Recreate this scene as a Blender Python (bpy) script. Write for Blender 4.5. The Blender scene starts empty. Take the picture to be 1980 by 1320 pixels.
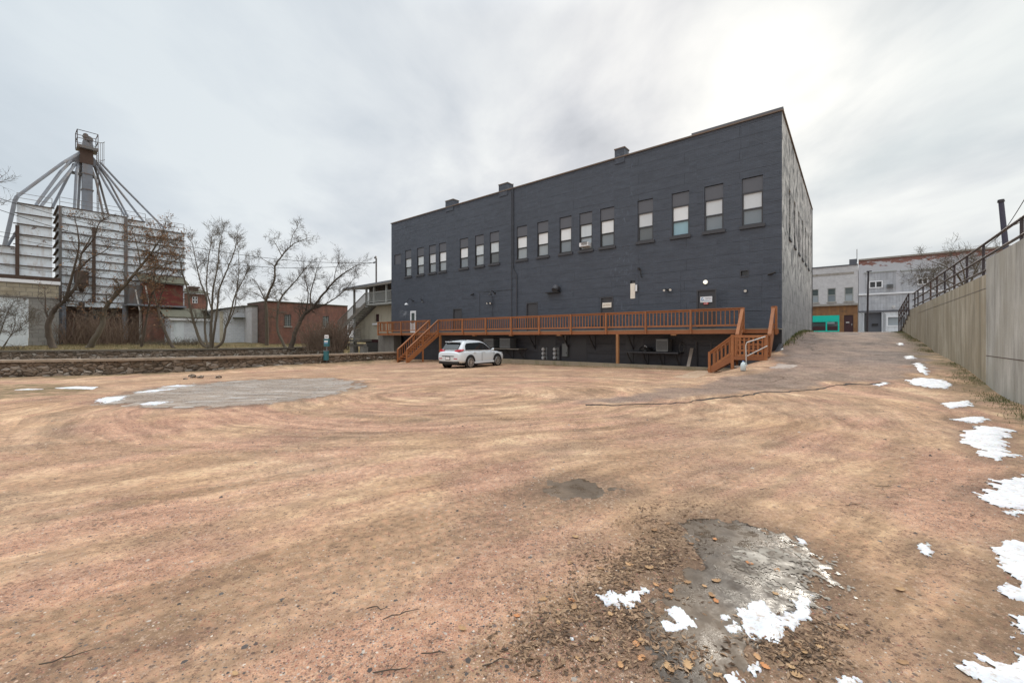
import bpy, math, random
import numpy as np
from mathutils import Vector, Matrix
random.seed(7)
SC = bpy.context.scene
COL = SC.collection
R = math.radians
# ------------------------------------------------------------ camera, sky, sun, exposure
EYE = 1.6
FPX = 805.0; CX = 990.0; HY = 652.0
cam = bpy.data.cameras.new('camera'); cam_o = bpy.data.objects.new('camera', cam); COL.objects.link(cam_o)
cam_o.location = (0, 0, EYE); cam_o.rotation_euler = (R(90), 0, 0)
cam.sensor_width = 36; cam.lens = 36 * FPX / 1980.0
cam.shift_y = -(660 - HY) / 1980.0
cam.clip_start = 0.05; cam.clip_end = 2000
SC.camera = cam_o
SC.view_settings.view_transform = 'Standard'; SC.view_settings.look = 'None'
SC.view_settings.exposure = 0.19; SC.view_settings.gamma = 1.0
SUN = Vector((510, 805, 500)).normalized()
SUN_EL = math.asin(SUN.z); SUN_AZ = math.atan2(SUN.x, SUN.y)

class NT:
    def __init__(s, nt): s.nt = nt; nt.nodes.clear()
    def n(s, t, ins=None, **kw):
        nd = s.nt.nodes.new('ShaderNode' + t)
        for k, v in kw.items(): setattr(nd, k, v)
        if ins:
            for k, v in ins.items():
                if isinstance(v, bpy.types.NodeSocket): s.nt.links.new(v, nd.inputs[k])
                else: nd.inputs[k].default_value = v
        return nd
    def noise(s, co, scale=1, detail=4, rough=.55, dist=0.0):
        return s.n('TexNoise', {'Vector': co, 'Scale': scale, 'Detail': detail, 'Roughness': rough, 'Distortion': dist}).outputs['Fac']
    def ramp(s, fac, *st, interp='LINEAR'):
        nd = s.n('ValToRGB', {'Fac': fac}); cr = nd.color_ramp; cr.interpolation = interp
        while len(cr.elements) < len(st): cr.elements.new(.5)
        for e, (p, c) in zip(cr.elements, st):
            e.position = p; e.color = (c, c, c, 1) if not hasattr(c, '__len__') else (*c[:3], 1)
        return nd.outputs[0]
    def mix(s, fac, a, b, mode='MIX'):
        nd = s.n('Mix', data_type='RGBA', blend_type=mode)
        for i, v in ((0, fac), (6, a), (7, b)):
            if isinstance(v, bpy.types.NodeSocket): s.nt.links.new(v, nd.inputs[i])
            elif hasattr(v, '__len__'): nd.inputs[i].default_value = (*v[:3], 1)
            else: nd.inputs[i].default_value = v if i == 0 else (v, v, v, 1)
        return nd.outputs[2]
    def math(s, op, a, b=0.0, clamp=False):
        nd = s.n('Math', operation=op, use_clamp=clamp)
        for i, v in ((0, a), (1, b)):
            if isinstance(v, bpy.types.NodeSocket): s.nt.links.new(v, nd.inputs[i])
            else: nd.inputs[i].default_value = v
        return nd.outputs[0]
    def mapping(s, co, scale=(1, 1, 1), loc=(0, 0, 0), rot=(0, 0, 0)):
        return s.n('Mapping', {'Vector': co, 'Scale': scale, 'Location': loc, 'Rotation': rot}).outputs[0]
    def stretch(s, co, rot, scale): return s.mapping(s.mapping(co, rot=(0, 0, rot)), scale=scale)
    def attr(s, name): return s.n('Attribute', attribute_name=name)
    def bump(s, h, strength=.3, dist=.02):
        return s.n('Bump', {'Height': h, 'Strength': strength, 'Distance': dist}).outputs[0]
    def out(s, col, rough=.8, normal=None, metal=0.0, spec=.5, **kw):
        b = s.n('BsdfPrincipled')
        ins = {'Base Color': col, 'Roughness': rough, 'Metallic': metal, 'Specular IOR Level': spec}
        if normal is not None: ins['Normal'] = normal
        ins.update(kw)
        for k, v in ins.items():
            if isinstance(v, bpy.types.NodeSocket): s.nt.links.new(v, b.inputs[k])
            elif hasattr(v, '__len__') and len(v) == 3: b.inputs[k].default_value = (*v, 1)
            else: b.inputs[k].default_value = v
        o = s.n('OutputMaterial'); s.nt.links.new(b.outputs[0], o.inputs[0]); return b

world = bpy.data.worlds.new('World'); SC.world = world; world.use_nodes = True
w = NT(world.node_tree)
tc = w.n('TexCoord').outputs['Generated']
D = w.n('VectorMath', {0: tc}, operation='NORMALIZE').outputs[0]
sep = w.n('SeparateXYZ', {0: D})
dz = w.math('MAXIMUM', sep.outputs[2], 0.0)
den = w.math('ADD', dz, 0.22)
pv = w.n('CombineXYZ', {0: w.math('DIVIDE', sep.outputs[0], den), 1: w.math('DIVIDE', sep.outputs[1], den), 2: 0.0}).outputs[0]
pm = w.mapping(pv, scale=(.9, .62, 1), rot=(0, 0, R(38)), loc=(2.7, 1.9, 0))
n1 = w.noise(pm, 2.2, 7, .55, .25)
n2 = w.noise(w.mapping(pv, loc=(7, 3, 0), scale=(1, .6, 1)), .75, 4, .5, .2)
nn = w.math('ADD', w.math('MULTIPLY', n1, .6), w.math('MULTIPLY', n2, .4))
cloud = w.ramp(nn, (.34, (.45, .47, .505)), (.44, (.61, .625, .655)), (.51, (.74, .745, .755)), (.59, (.88, .88, .86)))
blu = w.math('MULTIPLY', w.ramp(w.n('VectorMath', {0: D, 1: Vector((-.72, .45, .5)).normalized()[:]}, operation='DOT_PRODUCT').outputs['Value'], (.55, 0.0), (1.0, 1.0)), .7)
cloud = w.mix(blu, cloud, (.60, .685, .75))
bl2 = w.math('MULTIPLY', w.ramp(w.n('VectorMath', {0: D, 1: Vector((1050, 805, 520)).normalized()[:]}, operation='DOT_PRODUCT').outputs['Value'], (.86, 0.0), (.99, 1.0)), w.ramp(n2, (.4, 1.0), (.6, .35)))
cloud = w.mix(w.math('MULTIPLY', bl2, .7), cloud, (.48, .58, .61))
sd = w.n('VectorMath', {0: D, 1: SUN[:]}, operation='DOT_PRODUCT').outputs['Value']
g1 = w.ramp(sd, (.93, 0.0), (.972, .18), (.992, .55), (1.0, 1.0), interp='EASE')
gl = w.math('MULTIPLY', g1, w.ramp(n1, (.35, .55), (.6, 1.0)))
cloud = w.mix(gl, cloud, (1.12, 1.09, 1.02))
low = w.ramp(sep.outputs[2], (0.0, 1.0), (.22, 0.0))
cloud = w.mix(w.math('MULTIPLY', low, .5), cloud, (.90, .885, .85))
zen = w.ramp(sep.outputs[2], (.62, 1.0), (.92, 1.0), interp='EASE')
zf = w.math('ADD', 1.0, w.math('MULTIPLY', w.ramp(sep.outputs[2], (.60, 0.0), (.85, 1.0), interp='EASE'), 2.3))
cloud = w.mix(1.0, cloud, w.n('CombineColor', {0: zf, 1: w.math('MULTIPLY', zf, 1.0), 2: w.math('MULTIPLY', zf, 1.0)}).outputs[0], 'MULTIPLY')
sky = w.n('TexSky', sky_type='NISHITA', sun_disc=False, sun_elevation=SUN_EL, sun_rotation=SUN_AZ)
b1 = w.n('Background', {'Color': sky.outputs[0], 'Strength': 0.05})
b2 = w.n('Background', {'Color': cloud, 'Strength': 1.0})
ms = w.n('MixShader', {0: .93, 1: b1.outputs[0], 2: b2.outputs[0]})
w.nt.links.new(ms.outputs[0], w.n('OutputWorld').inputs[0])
sl = bpy.data.lights.new('sun', 'SUN'); sl.energy = 1.5; sl.angle = R(14); sl.color = (1, .93, .82)
so = bpy.data.objects.new('sun', sl); COL.objects.link(so); so.location = (20, 30, 40)
so.rotation_euler = (-SUN).to_track_quat('-Z', 'Y').to_euler()

# ------------------------------------------------------------ frames: s runs left along the dark building's front, u runs away along the alley
def _n(x, y): l = math.hypot(x, y); return (x / l, y / l)
dS = _n(-990, 805); dU = _n(655 * 1.0, 805 * 1.0)
dU = (dS[1], -dS[0])          # perpendicular
C0 = ((1512 - CX) / FPX * 20.8, 20.8)
def F(s, u, z): return (C0[0] + s * dS[0] + u * dU[0], C0[1] + s * dS[1] + u * dU[1], z)
def toSU(x, y): dx, dy = x - C0[0], y - C0[1]; return dx * dS[0] + dy * dS[1], dx * dU[0] + dy * dU[1]
def P(px, py, Y): return ((px - CX) / FPX * Y, Y, EYE + (HY - py) / FPX * Y)
def hitU(px, py, u):          # where the sight line meets the vertical plane u = const -> (s, z)
    t = (px - CX) / FPX; Y = (u + C0[0] * dU[0] + C0[1] * dU[1]) / (t * dU[0] + dU[1])
    return toSU(t * Y, Y)[0], EYE + (HY - py) / FPX * Y
def hitS(px, py, s):
    t = (px - CX) / FPX; Y = (s + C0[0] * dS[0] + C0[1] * dS[1]) / (t * dS[0] + dS[1])
    return toSU(t * Y, Y)[1], EYE + (HY - py) / FPX * Y

# ------------------------------------------------------------ noise in numpy
def _hash(ix, iy, seed):
    h = (ix.astype(np.int64) * 374761393 + iy.astype(np.int64) * 668265263 + seed * 1442695041) & 0xffffffff
    h = ((h ^ (h >> 13)) * 1274126177) & 0xffffffff
    return ((h ^ (h >> 16)) & 0xffffff) / float(0xffffff)
def vn(x, y, seed=0):
    x = np.asarray(x, float); y = np.asarray(y, float)
    ix = np.floor(x); iy = np.floor(y); fx = x - ix; fy = y - iy
    fx = fx * fx * (3 - 2 * fx); fy = fy * fy * (3 - 2 * fy)
    a = _hash(ix, iy, seed); b = _hash(ix + 1, iy, seed); c = _hash(ix, iy + 1, seed); d = _hash(ix + 1, iy + 1, seed)
    return (a * (1 - fx) + b * fx) * (1 - fy) + (c * (1 - fx) + d * fx) * fy
def fbm(x, y, o=4, seed=0, g=.5):
    t = 0; a = 1; n = 0
    for i in range(o):
        t = t + a * vn(x * 2 ** i + 17.3 * i, y * 2 ** i - 9.1 * i, seed + i); n += a; a *= g
    return t / n
def sst(a, b, x): t = np.clip((x - a) / (b - a), 0, 1); return t * t * (3 - 2 * t)

# ------------------------------------------------------------ terrain height
NX = [(-120, 8), (-60, 14.5), (-40, 17.5), (-24.8, 20.2), (-20.8, 21.2), (-17.1, 23.5), (-12.7, 28), (-9.2, 33.5), (-8.9, 80)]
FX = [(-120, 24), (-60, 30), (-40, 32.8), (-30, 36.3), (-25.7, 41), (-23.2, 44), (-20, 52), (-17, 80)]
def NY(x): return np.interp(x, [p[0] for p in NX], [p[1] for p in NX])
def FY(x): return np.interp(x, [p[0] for p in FX], [p[1] for p in FX])
WA = 5.6                                     # the retaining wall stands at a = -s = WA
def ground(x, y):
    x = np.asarray(x, float); y = np.asarray(y, float)
    s, u = toSU(x, y); a = -s
    pl = -0.012 * (np.clip(y, -10, 60) - 8) + 0.010 * np.clip(x, -60, 15)
    # ramp
    zr = np.interp(u, [-11, -8, -4, 0, 4, 8, 12, 16, 25, 50, 90], [.0, .22, .62, 1.05, 1.48, 1.80, 1.96, 2.0, 2.03, 2.05, 2.1])
    zr = zr + np.interp(u, [-4, 2, 10, 16], [0, 1, 1, 0]) * np.interp(a, [0, 5.6], [.1, -.33])
    ui = np.minimum(u, 0.0)
    wr = sst(-1.75 + .12 * ui, 0.15 + .03 * ui, a)
    wr = np.where(u > 0.3, sst(-1.2, -.2, a), wr) * sst(-11, -7, u)
    wr = np.where(u > 21.5, 1.0, wr)
    z = pl + wr * (np.maximum(zr, pl) - pl)
    # upper ground behind the retaining wall
    up = np.interp(u, [-60, 10, 16, 21], [3.5, 3.25, 3.0, 2.25])
    z = np.where(u < 21.5, z + sst(WA + .12, WA + .42, a) * (up - z), z)
    # bank against the creek wall, creek and the grass beyond
    left = (x < -8.9)
    dn = y - NY(x)
    z = z + left * .26 * sst(-3.2, -.1, dn) * (.25 + .75 * sst(-18, -13, x)) 
    z = np.where(left & (dn > .1), z + sst(.1, .45, dn) * (-2.4 - z), z)
    df = y - FY(x)
    gz = .47 + .035 * np.clip(df, 0, 16) 
    z = np.where(left & (df > .05) & (x < -20.6), z + sst(.05, .4, df) * (gz - z), z)
    return z
def gfine(x, y):                             # small relief of the lot
    n = (fbm(x * .9, y * .9, 3, 5) - .5) * .05 + (fbm(x * 5, y * 5, 3, 9) - .5) * .018
    for (pts, k) in FLAT: 
        n = n * (1 - .93 * sst(-.35, .1, insd(x, y, pts)))
    return n
def G(px, py):                               # the ground point seen at a picture position
    t = (px - CX) / FPX; v = (HY - py) / FPX
    Y = 1.0; lo = None
    while Y < 90:
        if EYE + v * Y < float(ground(t * Y, Y)):
            a, b = Y / 1.03, Y
            for _ in range(30):
                m = (a + b) / 2
                if EYE + v * m < float(ground(t * m, m)): b = m
                else: a = m
            return (t * b, b)
        Y *= 1.03
    return (t * 90, 90)
def GP(*pp): return [G(*p) for p in pp]
def insd(x, y, poly):                        # signed distance, positive inside
    x = np.asarray(x, float); y = np.asarray(y, float)
    d = np.full(x.shape, 1e9); ins = np.zeros(x.shape, bool)
    n = len(poly)
    for i in range(n):
        ax, ay = poly[i]; bx, by = poly[(i + 1) % n]
        ex, ey = bx - ax, by - ay; L = ex * ex + ey * ey + 1e-12
        t = np.clip(((x - ax) * ex + (y - ay) * ey) / L, 0, 1)
        d = np.minimum(d, np.hypot(x - ax - t * ex, y - ay - t * ey))
        c = ((ay > y) != (by > y)) & (x < (bx - ax) * (y - ay) / ((by - ay) if abs(by - ay) > 1e-9 else 1e-9) + ax)
        ins ^= c
    return np.where(ins, d, -d)
FLAT = []

# ------------------------------------------------------------ object helpers
def put(o, parent=None):
    COL.objects.link(o)
    if parent is not None: o.parent = parent
    return o
def tag(o, label=None, cat=None, group=None, kind=None):
    if label: o['label'] = label
    if cat: o['category'] = cat
    if group: o['group'] = group
    if kind: o['kind'] = kind
    return o
def thing(name, label, cat, loc=(0, 0, 0), rz=0, group=None):
    o = bpy.data.objects.new(name, None); o.empty_display_size = .3
    put(o); o.location = loc; o.rotation_euler = (0, 0, rz)
    return tag(o, label, cat, group)
def mw(o):
    m = Matrix.Identity(4)
    while o is not None: m = o.matrix_basis @ m; o = o.parent
    return m
class MB:
    def __init__(s): s.v = []; s.f = []
    def add(s, vs, fs): o = len(s.v); s.v += [tuple(p) for p in vs]; s.f += [tuple(i + o for i in f) for f in fs]; return s
    def quad(s, *p): return s.add(p, [tuple(range(len(p)))])
    def box(s, c, d, rz=0):
        ca, sa = math.cos(rz), math.sin(rz); V = []
        for z in (-.5, .5):
            for x, y in ((-.5, -.5), (.5, -.5), (.5, .5), (-.5, .5)):
                X, Y = x * d[0], y * d[1]
                V.append((c[0] + X * ca - Y * sa, c[1] + X * sa + Y * ca, c[2] + z * d[2]))
        return s.add(V, [(0, 3, 2, 1), (4, 5, 6, 7), (0, 1, 5, 4), (1, 2, 6, 5), (2, 3, 7, 6), (3, 0, 4, 7)])
    def fbox(s, s0, s1, u0, u1, z0, z1):
        if s0 > s1: s0, s1 = s1, s0
        if u0 > u1: u0, u1 = u1, u0
        V = [F(a, b, z) for z in (z0, z1) for a, b in ((s0, u0), (s0, u1), (s1, u1), (s1, u0))]
        return s.add(V, [(0, 3, 2, 1), (4, 5, 6, 7), (0, 1, 5, 4), (1, 2, 6, 5), (2, 3, 7, 6), (3, 0, 4, 7)])
    def bar(s, a, b, w, h=None, up=(0, 0, 1)):
        h = h or w; a = Vector(a); b = Vector(b); t = (b - a).normalized(); upv = Vector(up)
        if abs(t.dot(upv)) > .98: upv = Vector((dS[0], dS[1], 0))
        x = t.cross(upv).normalized() * w / 2; y = x.cross(t).normalized() * h / 2
        V = [p + i * x + j * y for p in (a, b) for i, j in ((-1, -1), (1, -1), (1, 1), (-1, 1))]
        return s.add(V, [(0, 3, 2, 1), (4, 5, 6, 7), (0, 1, 5, 4), (1, 2, 6, 5), (2, 3, 7, 6), (3, 0, 4, 7)])
    def tube(s, pts, rad, n=6, cap=True):
        pts = [Vector(p) for p in pts]
        if not hasattr(rad, '__len__'): rad = [rad] * len(pts)
        o = len(s.v); prev = None
        for i, p in enumerate(pts):
            t = (pts[min(i + 1, len(pts) - 1)] - pts[max(i - 1, 0)])
            if t.length < 1e-9: t = Vector((0, 0, 1))
            t.normalize()
            if prev is None:
                x = t.cross(Vector((0, 0, 1)) if abs(t.z) < .9 else Vector((1, 0, 0))).normalized()
            else:
                x = prev - t * prev.dot(t)
                x = x.normalized() if x.length > 1e-6 else t.orthogonal().normalized()
            prev = x; y = t.cross(x)
            for k in range(n):
                an = 2 * math.pi * k / n
                s.v.append(tuple(p + (x * math.cos(an) + y * math.sin(an)) * rad[i]))
        for i in range(len(pts) - 1):
            for k in range(n):
                a = o + i * n + k; b = o + i * n + (k + 1) % n
                s.f.append((a, b, b + n, a + n))
        if cap and n > 2:
            s.f.append(tuple(o + k for k in range(n))[::-1]); e = o + (len(pts) - 1) * n
            s.f.append(tuple(e + k for k in range(n)))
        return s
    def prism(s, poly, ext):
        n = len(poly); e = Vector(ext)
        V = [tuple(p) for p in poly] + [tuple(Vector(p) + e) for p in poly]
        return s.add(V, [tuple(range(n))[::-1], tuple(range(n, 2 * n))] + [(i, (i + 1) % n, (i + 1) % n + n, i + n) for i in range(n)])
    def build(s, name, mat, parent=None, smooth=False, local=False, uv=True, fixn=True):
        me = bpy.data.meshes.new(name)
        V = np.array(s.v, dtype=float).reshape(-1, 3)
        loc = None
        wv = V
        if not local:
            if parent is not None:
                m = np.array(mw(parent).inverted()); V = V @ m[:3, :3].T + m[:3, 3]
            else:
                loc = np.array([(V[:, 0].min() + V[:, 0].max()) / 2, (V[:, 1].min() + V[:, 1].max()) / 2, V[:, 2].min()]); V = V - loc
        me.from_pydata(V.tolist(), [], s.f)
        if fixn and len(s.f) < 60000:
            import bmesh
            bm = bmesh.new(); bm.from_mesh(me); bmesh.ops.recalc_face_normals(bm, faces=bm.faces); bm.to_mesh(me); bm.free()
        me.update()
        if uv:
            ul = me.uv_layers.new(name='UVMap')
            nl = len(me.loops); vi = np.empty(nl, int); me.loops.foreach_get('vertex_index', vi)
            npoly = len(me.polygons); nr = np.empty(npoly * 3); me.polygons.foreach_get('normal', nr); nr = nr.reshape(-1, 3)
            ls = np.empty(npoly, int); me.polygons.foreach_get('loop_total', ls)
            if parent is not None and not local:
                m3 = np.array(mw(parent))[:3, :3]; nr = nr @ m3.T
            ln = np.repeat(nr, ls, axis=0); p = wv[vi]
            hx = -ln[:, 1]; hy = ln[:, 0]; hl = np.hypot(hx, hy); vert = hl > .5
            hl = np.maximum(hl, 1e-9)
            U = np.where(vert, (p[:, 0] * hx + p[:, 1] * hy) / hl, p[:, 0]); Vv = np.where(vert, p[:, 2], p[:, 1])
            ul.data.foreach_set('uv', np.stack([U, Vv], 1).ravel())
        if mat: me.materials.append(mat)
        if smooth: me.polygons.foreach_set('use_smooth', [True] * len(me.polygons))
        o = bpy.data.objects.new(name, me); put(o, parent)
        if loc is not None: o.location = loc.tolist()
        return o
def copy_tree(o, parent=None):
    c = o.copy(); COL.objects.link(c); c.parent = parent
    for ch in [x for x in COL.objects if x.parent == o]: copy_tree(ch, c)
    return c

# ------------------------------------------------------------ materials
M = {}
def newmat(name):
    m = bpy.data.materials.new(name); m.use_nodes = True; M[name] = m
    t = NT(m.node_tree); return t
def co(t, kind='Object'): return t.n('TexCoord').outputs[kind]
def geo(t): return t.n('NewGeometry').outputs['Position']
def plain(name, col, rough=.7, metal=0.0, var=.12, scale=6, bump=.15, spec=.5, dirt=None):
    t = newmat(name); p = geo(t)
    n = t.noise(p, scale, 5, .6)
    c = t.mix(n, tuple(x * (1 - var) for x in col), tuple(min(1, x * (1 + var)) for x in col))
    if dirt: c = t.mix(t.math('MULTIPLY', t.ramp(t.noise(t.mapping(p, scale=(1, 1, .25)), scale * .4, 6, .65), (.48, 0.0), (.72, 1.0)), .7), c, dirt)
    t.out(c, rough, t.bump(t.noise(p, scale * 5, 4), bump, .01), metal, spec)
    return M[name]
def brick(name, c1, c2, mortar, bw=.21, bh=.075, ms=.012, rough=.9, patch=None, pfac=(.5, .62), streak=0.0, bumpd=.01, off=.5, wash=None):
    t = newmat(name); uv = co(t, 'UV')
    wob = t.n('VectorMath', {0: uv, 1: t.n('VectorMath', {0: t.n('TexNoise', {'Vector': uv, 'Scale': 1.3}).outputs['Color'], 1: (.03, .03, 0)}, operation='MULTIPLY').outputs[0]}, operation='ADD').outputs[0]
    b = t.n('TexBrick', {'Vector': wob, 'Color1': (*c1, 1), 'Color2': (*c2, 1), 'Mortar': (*mortar, 1), 'Scale': 1.0, 'Mortar Size': ms, 'Mortar Smooth': .3, 'Brick Width': bw, 'Row Height': bh}, offset=off)
    c = b.outputs['Color']
    c = t.mix(.5, c, t.mix(t.noise(uv, 2.2, 6, .6), .25, .85), 'OVERLAY')
    if patch: c = t.mix(t.ramp(t.noise(t.mapping(uv, scale=(.6, 1.2, 1)), 1.1, 7, .65), (pfac[0], 0.0), (pfac[1], 1.0)), c, patch)
    if wash: c = t.mix(t.ramp(t.noise(t.mapping(uv, scale=(1.5, .3, 1), loc=(5, 2, 0)), 1.4, 6, .6), (.45, 0.0), (.7, .8)), c, wash)
    h = t.math('MULTIPLY', b.outputs['Fac'], -1.0)
    t.out(c, rough, t.bump(t.math('ADD', h, t.math('MULTIPLY', t.noise(uv, 25, 3), .4)), .6, bumpd))
    return M[name]

# charcoal painted masonry
def charcoal(name, base, lo):
    t = newmat(name); uv = co(t, 'UV')
    wb = t.n('VectorMath', {0: uv, 1: t.n('VectorMath', {0: t.n('TexNoise', {'Vector': t.mapping(uv, scale=(.25, 1, 1)), 'Scale': .9, 'Detail': 3.0}).outputs['Color'], 1: (.1, .14, 0)}, operation='MULTIPLY').outputs[0]}, operation='ADD').outputs[0]
    course = t.n('TexBrick', {'Vector': wb, 'Color1': (1, 1, 1, 1), 'Color2': (.94, .94, .94, 1), 'Mortar': (.60, .60, .60, 1), 'Scale': 1.0, 'Mortar Size': .015, 'Mortar Smooth': .5, 'Brick Width': 7.3, 'Row Height': .61}, offset=.37)
    fine = t.n('TexBrick', {'Vector': uv, 'Color1': (1, 1, 1, 1), 'Color2': (.8, .8, .8, 1), 'Mortar': (.45, .45, .45, 1), 'Scale': 1.0, 'Mortar Size': .008, 'Mortar Smooth': .4, 'Brick Width': .22, 'Row Height': .08})
    a = t.noise(t.mapping(uv, scale=(.5, 2.4, 1)), 1.6, 8, .66)
    b = t.noise(uv, .35, 3, .5)
    c = t.mix(t.ramp(a, (.33, 0.0), (.68, 1.0)), lo, base)
    c = t.mix(t.math('MULTIPLY', b, .55), c, tuple(x * 1.35 for x in base))
    c = t.mix(.8, c, course.outputs['Color'], 'MULTIPLY')
    c = t.mix(.45, c, fine.outputs['Color'], 'MULTIPLY')
    gv = t.n('SeparateXYZ', {0: uv})
    efl = t.math('MULTIPLY', t.ramp(t.noise(t.mapping(uv, scale=(2.2, 1.1, 1)), 2.2, 8, .72, .6), (.54, 0.0), (.66, 1.0)), .5)
    U0 = (lambda q: q[0] * dU[1] - q[1] * dU[0])(F(hitU(1202, 400, 0)[0], 0, 0))
    efl = t.math('MULTIPLY', efl, t.ramp(t.math('ABSOLUTE', t.math('SUBTRACT', gv.outputs[0], U0)), (.35, 1.0), (1.6, .12)))
    c = t.mix(efl, c, tuple(x * 2.3 for x in base))
    h = t.math('ADD', t.math('MULTIPLY', course.outputs['Fac'], -.9), t.math('ADD', t.math('MULTIPLY', fine.outputs['Fac'], -.25), t.math('MULTIPLY', a, 1.1)))
    t.out(c, t.ramp(t.noise(uv, 3, 4), (.3, .42), (.7, .62)), t.bump(h, .7, .025), spec=.5)
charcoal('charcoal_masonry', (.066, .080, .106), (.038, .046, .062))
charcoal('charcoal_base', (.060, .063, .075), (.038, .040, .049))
# weathered cement side wall; grazing sun glare is painted into the pale mottling
t = newmat('side_cement'); uv = co(t, 'UV')
a = t.noise(t.mapping(uv, scale=(.7, .6, 1)), 1.5, 9, .74, .7); b = t.noise(t.mapping(uv, scale=(1.3, .5, 1), loc=(3, 1, 0)), 2.0, 6, .65)
zz_ = t.n('SeparateXYZ', {0: uv}).outputs[1]; hi_ = t.ramp(t.math('DIVIDE', zz_, 13.0), (.30, 0.0), (.48, 1.0))
c = t.mix(t.ramp(a, (.40, 0.0), (.56, 1.0)), (.10, .105, .11), (.60, .60, .58))
c = t.mix(t.math('MULTIPLY', t.math('SUBTRACT', 1.0, hi_), .75), c, (.20, .205, .21))
c = t.mix(t.ramp(b, (.54, 0.0), (.70, .6)), c, (.075, .08, .085))
cs = t.n('TexBrick', {'Vector': uv, 'Color1': (1, 1, 1, 1), 'Color2': (.9, .9, .9, 1), 'Mortar': (.55, .55, .55, 1), 'Scale': 1.0, 'Mortar Size': .014, 'Brick Width': 3.4, 'Row Height': 1.22})
c = t.mix(.7, c, cs.outputs['Color'], 'MULTIPLY')
t.out(c, .75, t.bump(t.math('ADD', a, t.noise(uv, 9, 5)), .5, .03))
# retaining-wall concrete with board marks, pour joints and streaks
for wn_, c1_, c2_, c3_ in (('wall_concrete', (.22, .215, .195), (.50, .495, .46), (.33, .315, .265)), ('wall_concrete_tan', (.20, .175, .125), (.48, .43, .335), (.28, .235, .155))):
  t = newmat(wn_); uv = co(t, 'UV')
  a = t.noise(t.mapping(uv, scale=(1.6, .22, 1)), 1.5, 8, .72); b = t.noise(t.mapping(uv, scale=(1, .7, 1)), .8, 7, .62)
  c = t.mix(t.ramp(a, (.36, 0.0), (.62, 1.0)), c1_, c2_)
  c = t.mix(t.ramp(b, (.4, 0.0), (.64, .75)), c, c3_)
  dk = t.math('MULTIPLY', t.ramp(t.noise(t.mapping(uv, scale=(2.0, .05, 1), loc=(9, 0, 0)), 2.4, 5, .6), (.56, 0.0), (.68, 1.0)), .55)
  c = t.mix(dk, c, (.11, .095, .075))
  bd = t.n('TexBrick', {'Vector': uv, 'Color1': (1, 1, 1, 1), 'Color2': (.92, .92, .92, 1), 'Mortar': (.6, .6, .6, 1), 'Scale': 1.0, 'Mortar Size': .008, 'Mortar Smooth': .8, 'Brick Width': .6, 'Row Height': 30.0}, offset=0.0)
  c = t.mix(.3, c, bd.outputs['Color'], 'MULTIPLY')
  c = t.mix(t.math('MULTIPLY', t.ramp(t.noise(uv, 22, 3), (.62, 0.0), (.7, 1.0)), .4), c, (.15, .14, .12))
  t.out(c, .85, t.bump(t.math('ADD', a, t.math('MULTIPLY', bd.outputs['Fac'], -.5)), .4, .02))

plain('coping', (.16, .13, .11), .7, dirt=(.2, .1, .05)); plain('roof_tar', (.05, .05, .05), .9)
plain('charcoal_trim', (.052, .054, .062), .5, var=.1); plain('charcoal_panel', (.105, .112, .13), .55, var=.05, scale=2)
plain('dark_frame', (.018, .017, .018), .4); plain('charcoal_door', (.050, .052, .06), .45, var=.08)
def pane(name, col, rough=.12, sc=1.5, lo=.82):
    t = newmat(name); p = geo(t)
    c = t.mix(t.noise(t.mapping(p, scale=(1, 1, .4)), sc, 4), tuple(x * lo for x in col), col)
    if 'curtain' in name: c = t.mix(t.n('TexWave', {'Vector': co(t, 'UV'), 'Scale': 3.0, 'Distortion': 2.0, 'Detail': 2.0}, bands_direction='X').outputs['Fac'], c, tuple(x * .72 for x in col))
    t.out(c, rough, spec=.6); return M[name]
PU = [pane('pane_blind', (.84, .88, .90)), pane('pane_curtain', (.76, .84, .88), sc=5, lo=.6), pane('pane_grey', (.66, .70, .73))]
PL = [pane('pane_screen', (.22, .26, .29)), pane('pane_screen_pale', (.36, .41, .44), lo=.7), pane('pane_blue', (.30, .48, .56)), pane('pane_dim', (.15, .17, .18), lo=.6)]
pane('pane_dark', (.02, .022, .025), .08); pane('pane_shop', (.12, .155, .155), .06, .6, .4)  # shop pane tint raised to grey-green, a reflection put into the colour
# stained deck timber
def wood(name, a, b, dark, rough=.6, pale=None):
    t = newmat(name); p = geo(t)
    r = t.n('ObjectInfo').outputs['Random']
    n = t.noise(t.mapping(p, scale=(1, 1, 1)), 2.3, 5, .6); g = t.noise(t.mapping(p, scale=(9, 9, 9)), 6, 6, .7)
    c = t.mix(n, a, b); c = t.mix(t.math('MULTIPLY', t.ramp(g, (.5, 0.0), (.75, 1.0)), .6), c, dark)
    c = t.mix(t.math('MULTIPLY', t.math('SUBTRACT', r, .5), .5, clamp=True), c, dark)
    if pale: c = t.mix(t.ramp(t.noise(p, 14, 3), (.60, 0.0), (.72, .7)), c, pale)
    t.out(c, rough, t.bump(g, .4, .006)); return M[name]
wood('deck_stain', (.29, .098, .032), (.45, .185, .070), (.10, .038, .018), pale=(.48, .26, .13))
wood('deck_beam', (.25, .09, .032), (.36, .14, .058), (.09, .035, .016))
wood('deck_post', (.30, .135, .05), (.40, .20, .085), (.15, .06, .03))
wood('deck_grey', (.22, .19, .15), (.34, .30, .24), (.11, .09, .07)); wood('old_timber', (.16, .15, .13), (.26, .24, .21), (.07, .06, .05))
wood('pale_board', (.30, .25, .21), (.40, .35, .3), (.18, .14, .11))
wood('grey_paint_timber', (.30, .32, .31), (.42, .44, .42), (.15, .15, .14))
plain('white_paint', (.78, .80, .82), .5, var=.05); plain('white_siding', (.66, .69, .72), .6, var=.08, dirt=(.45, .46, .46))
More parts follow.
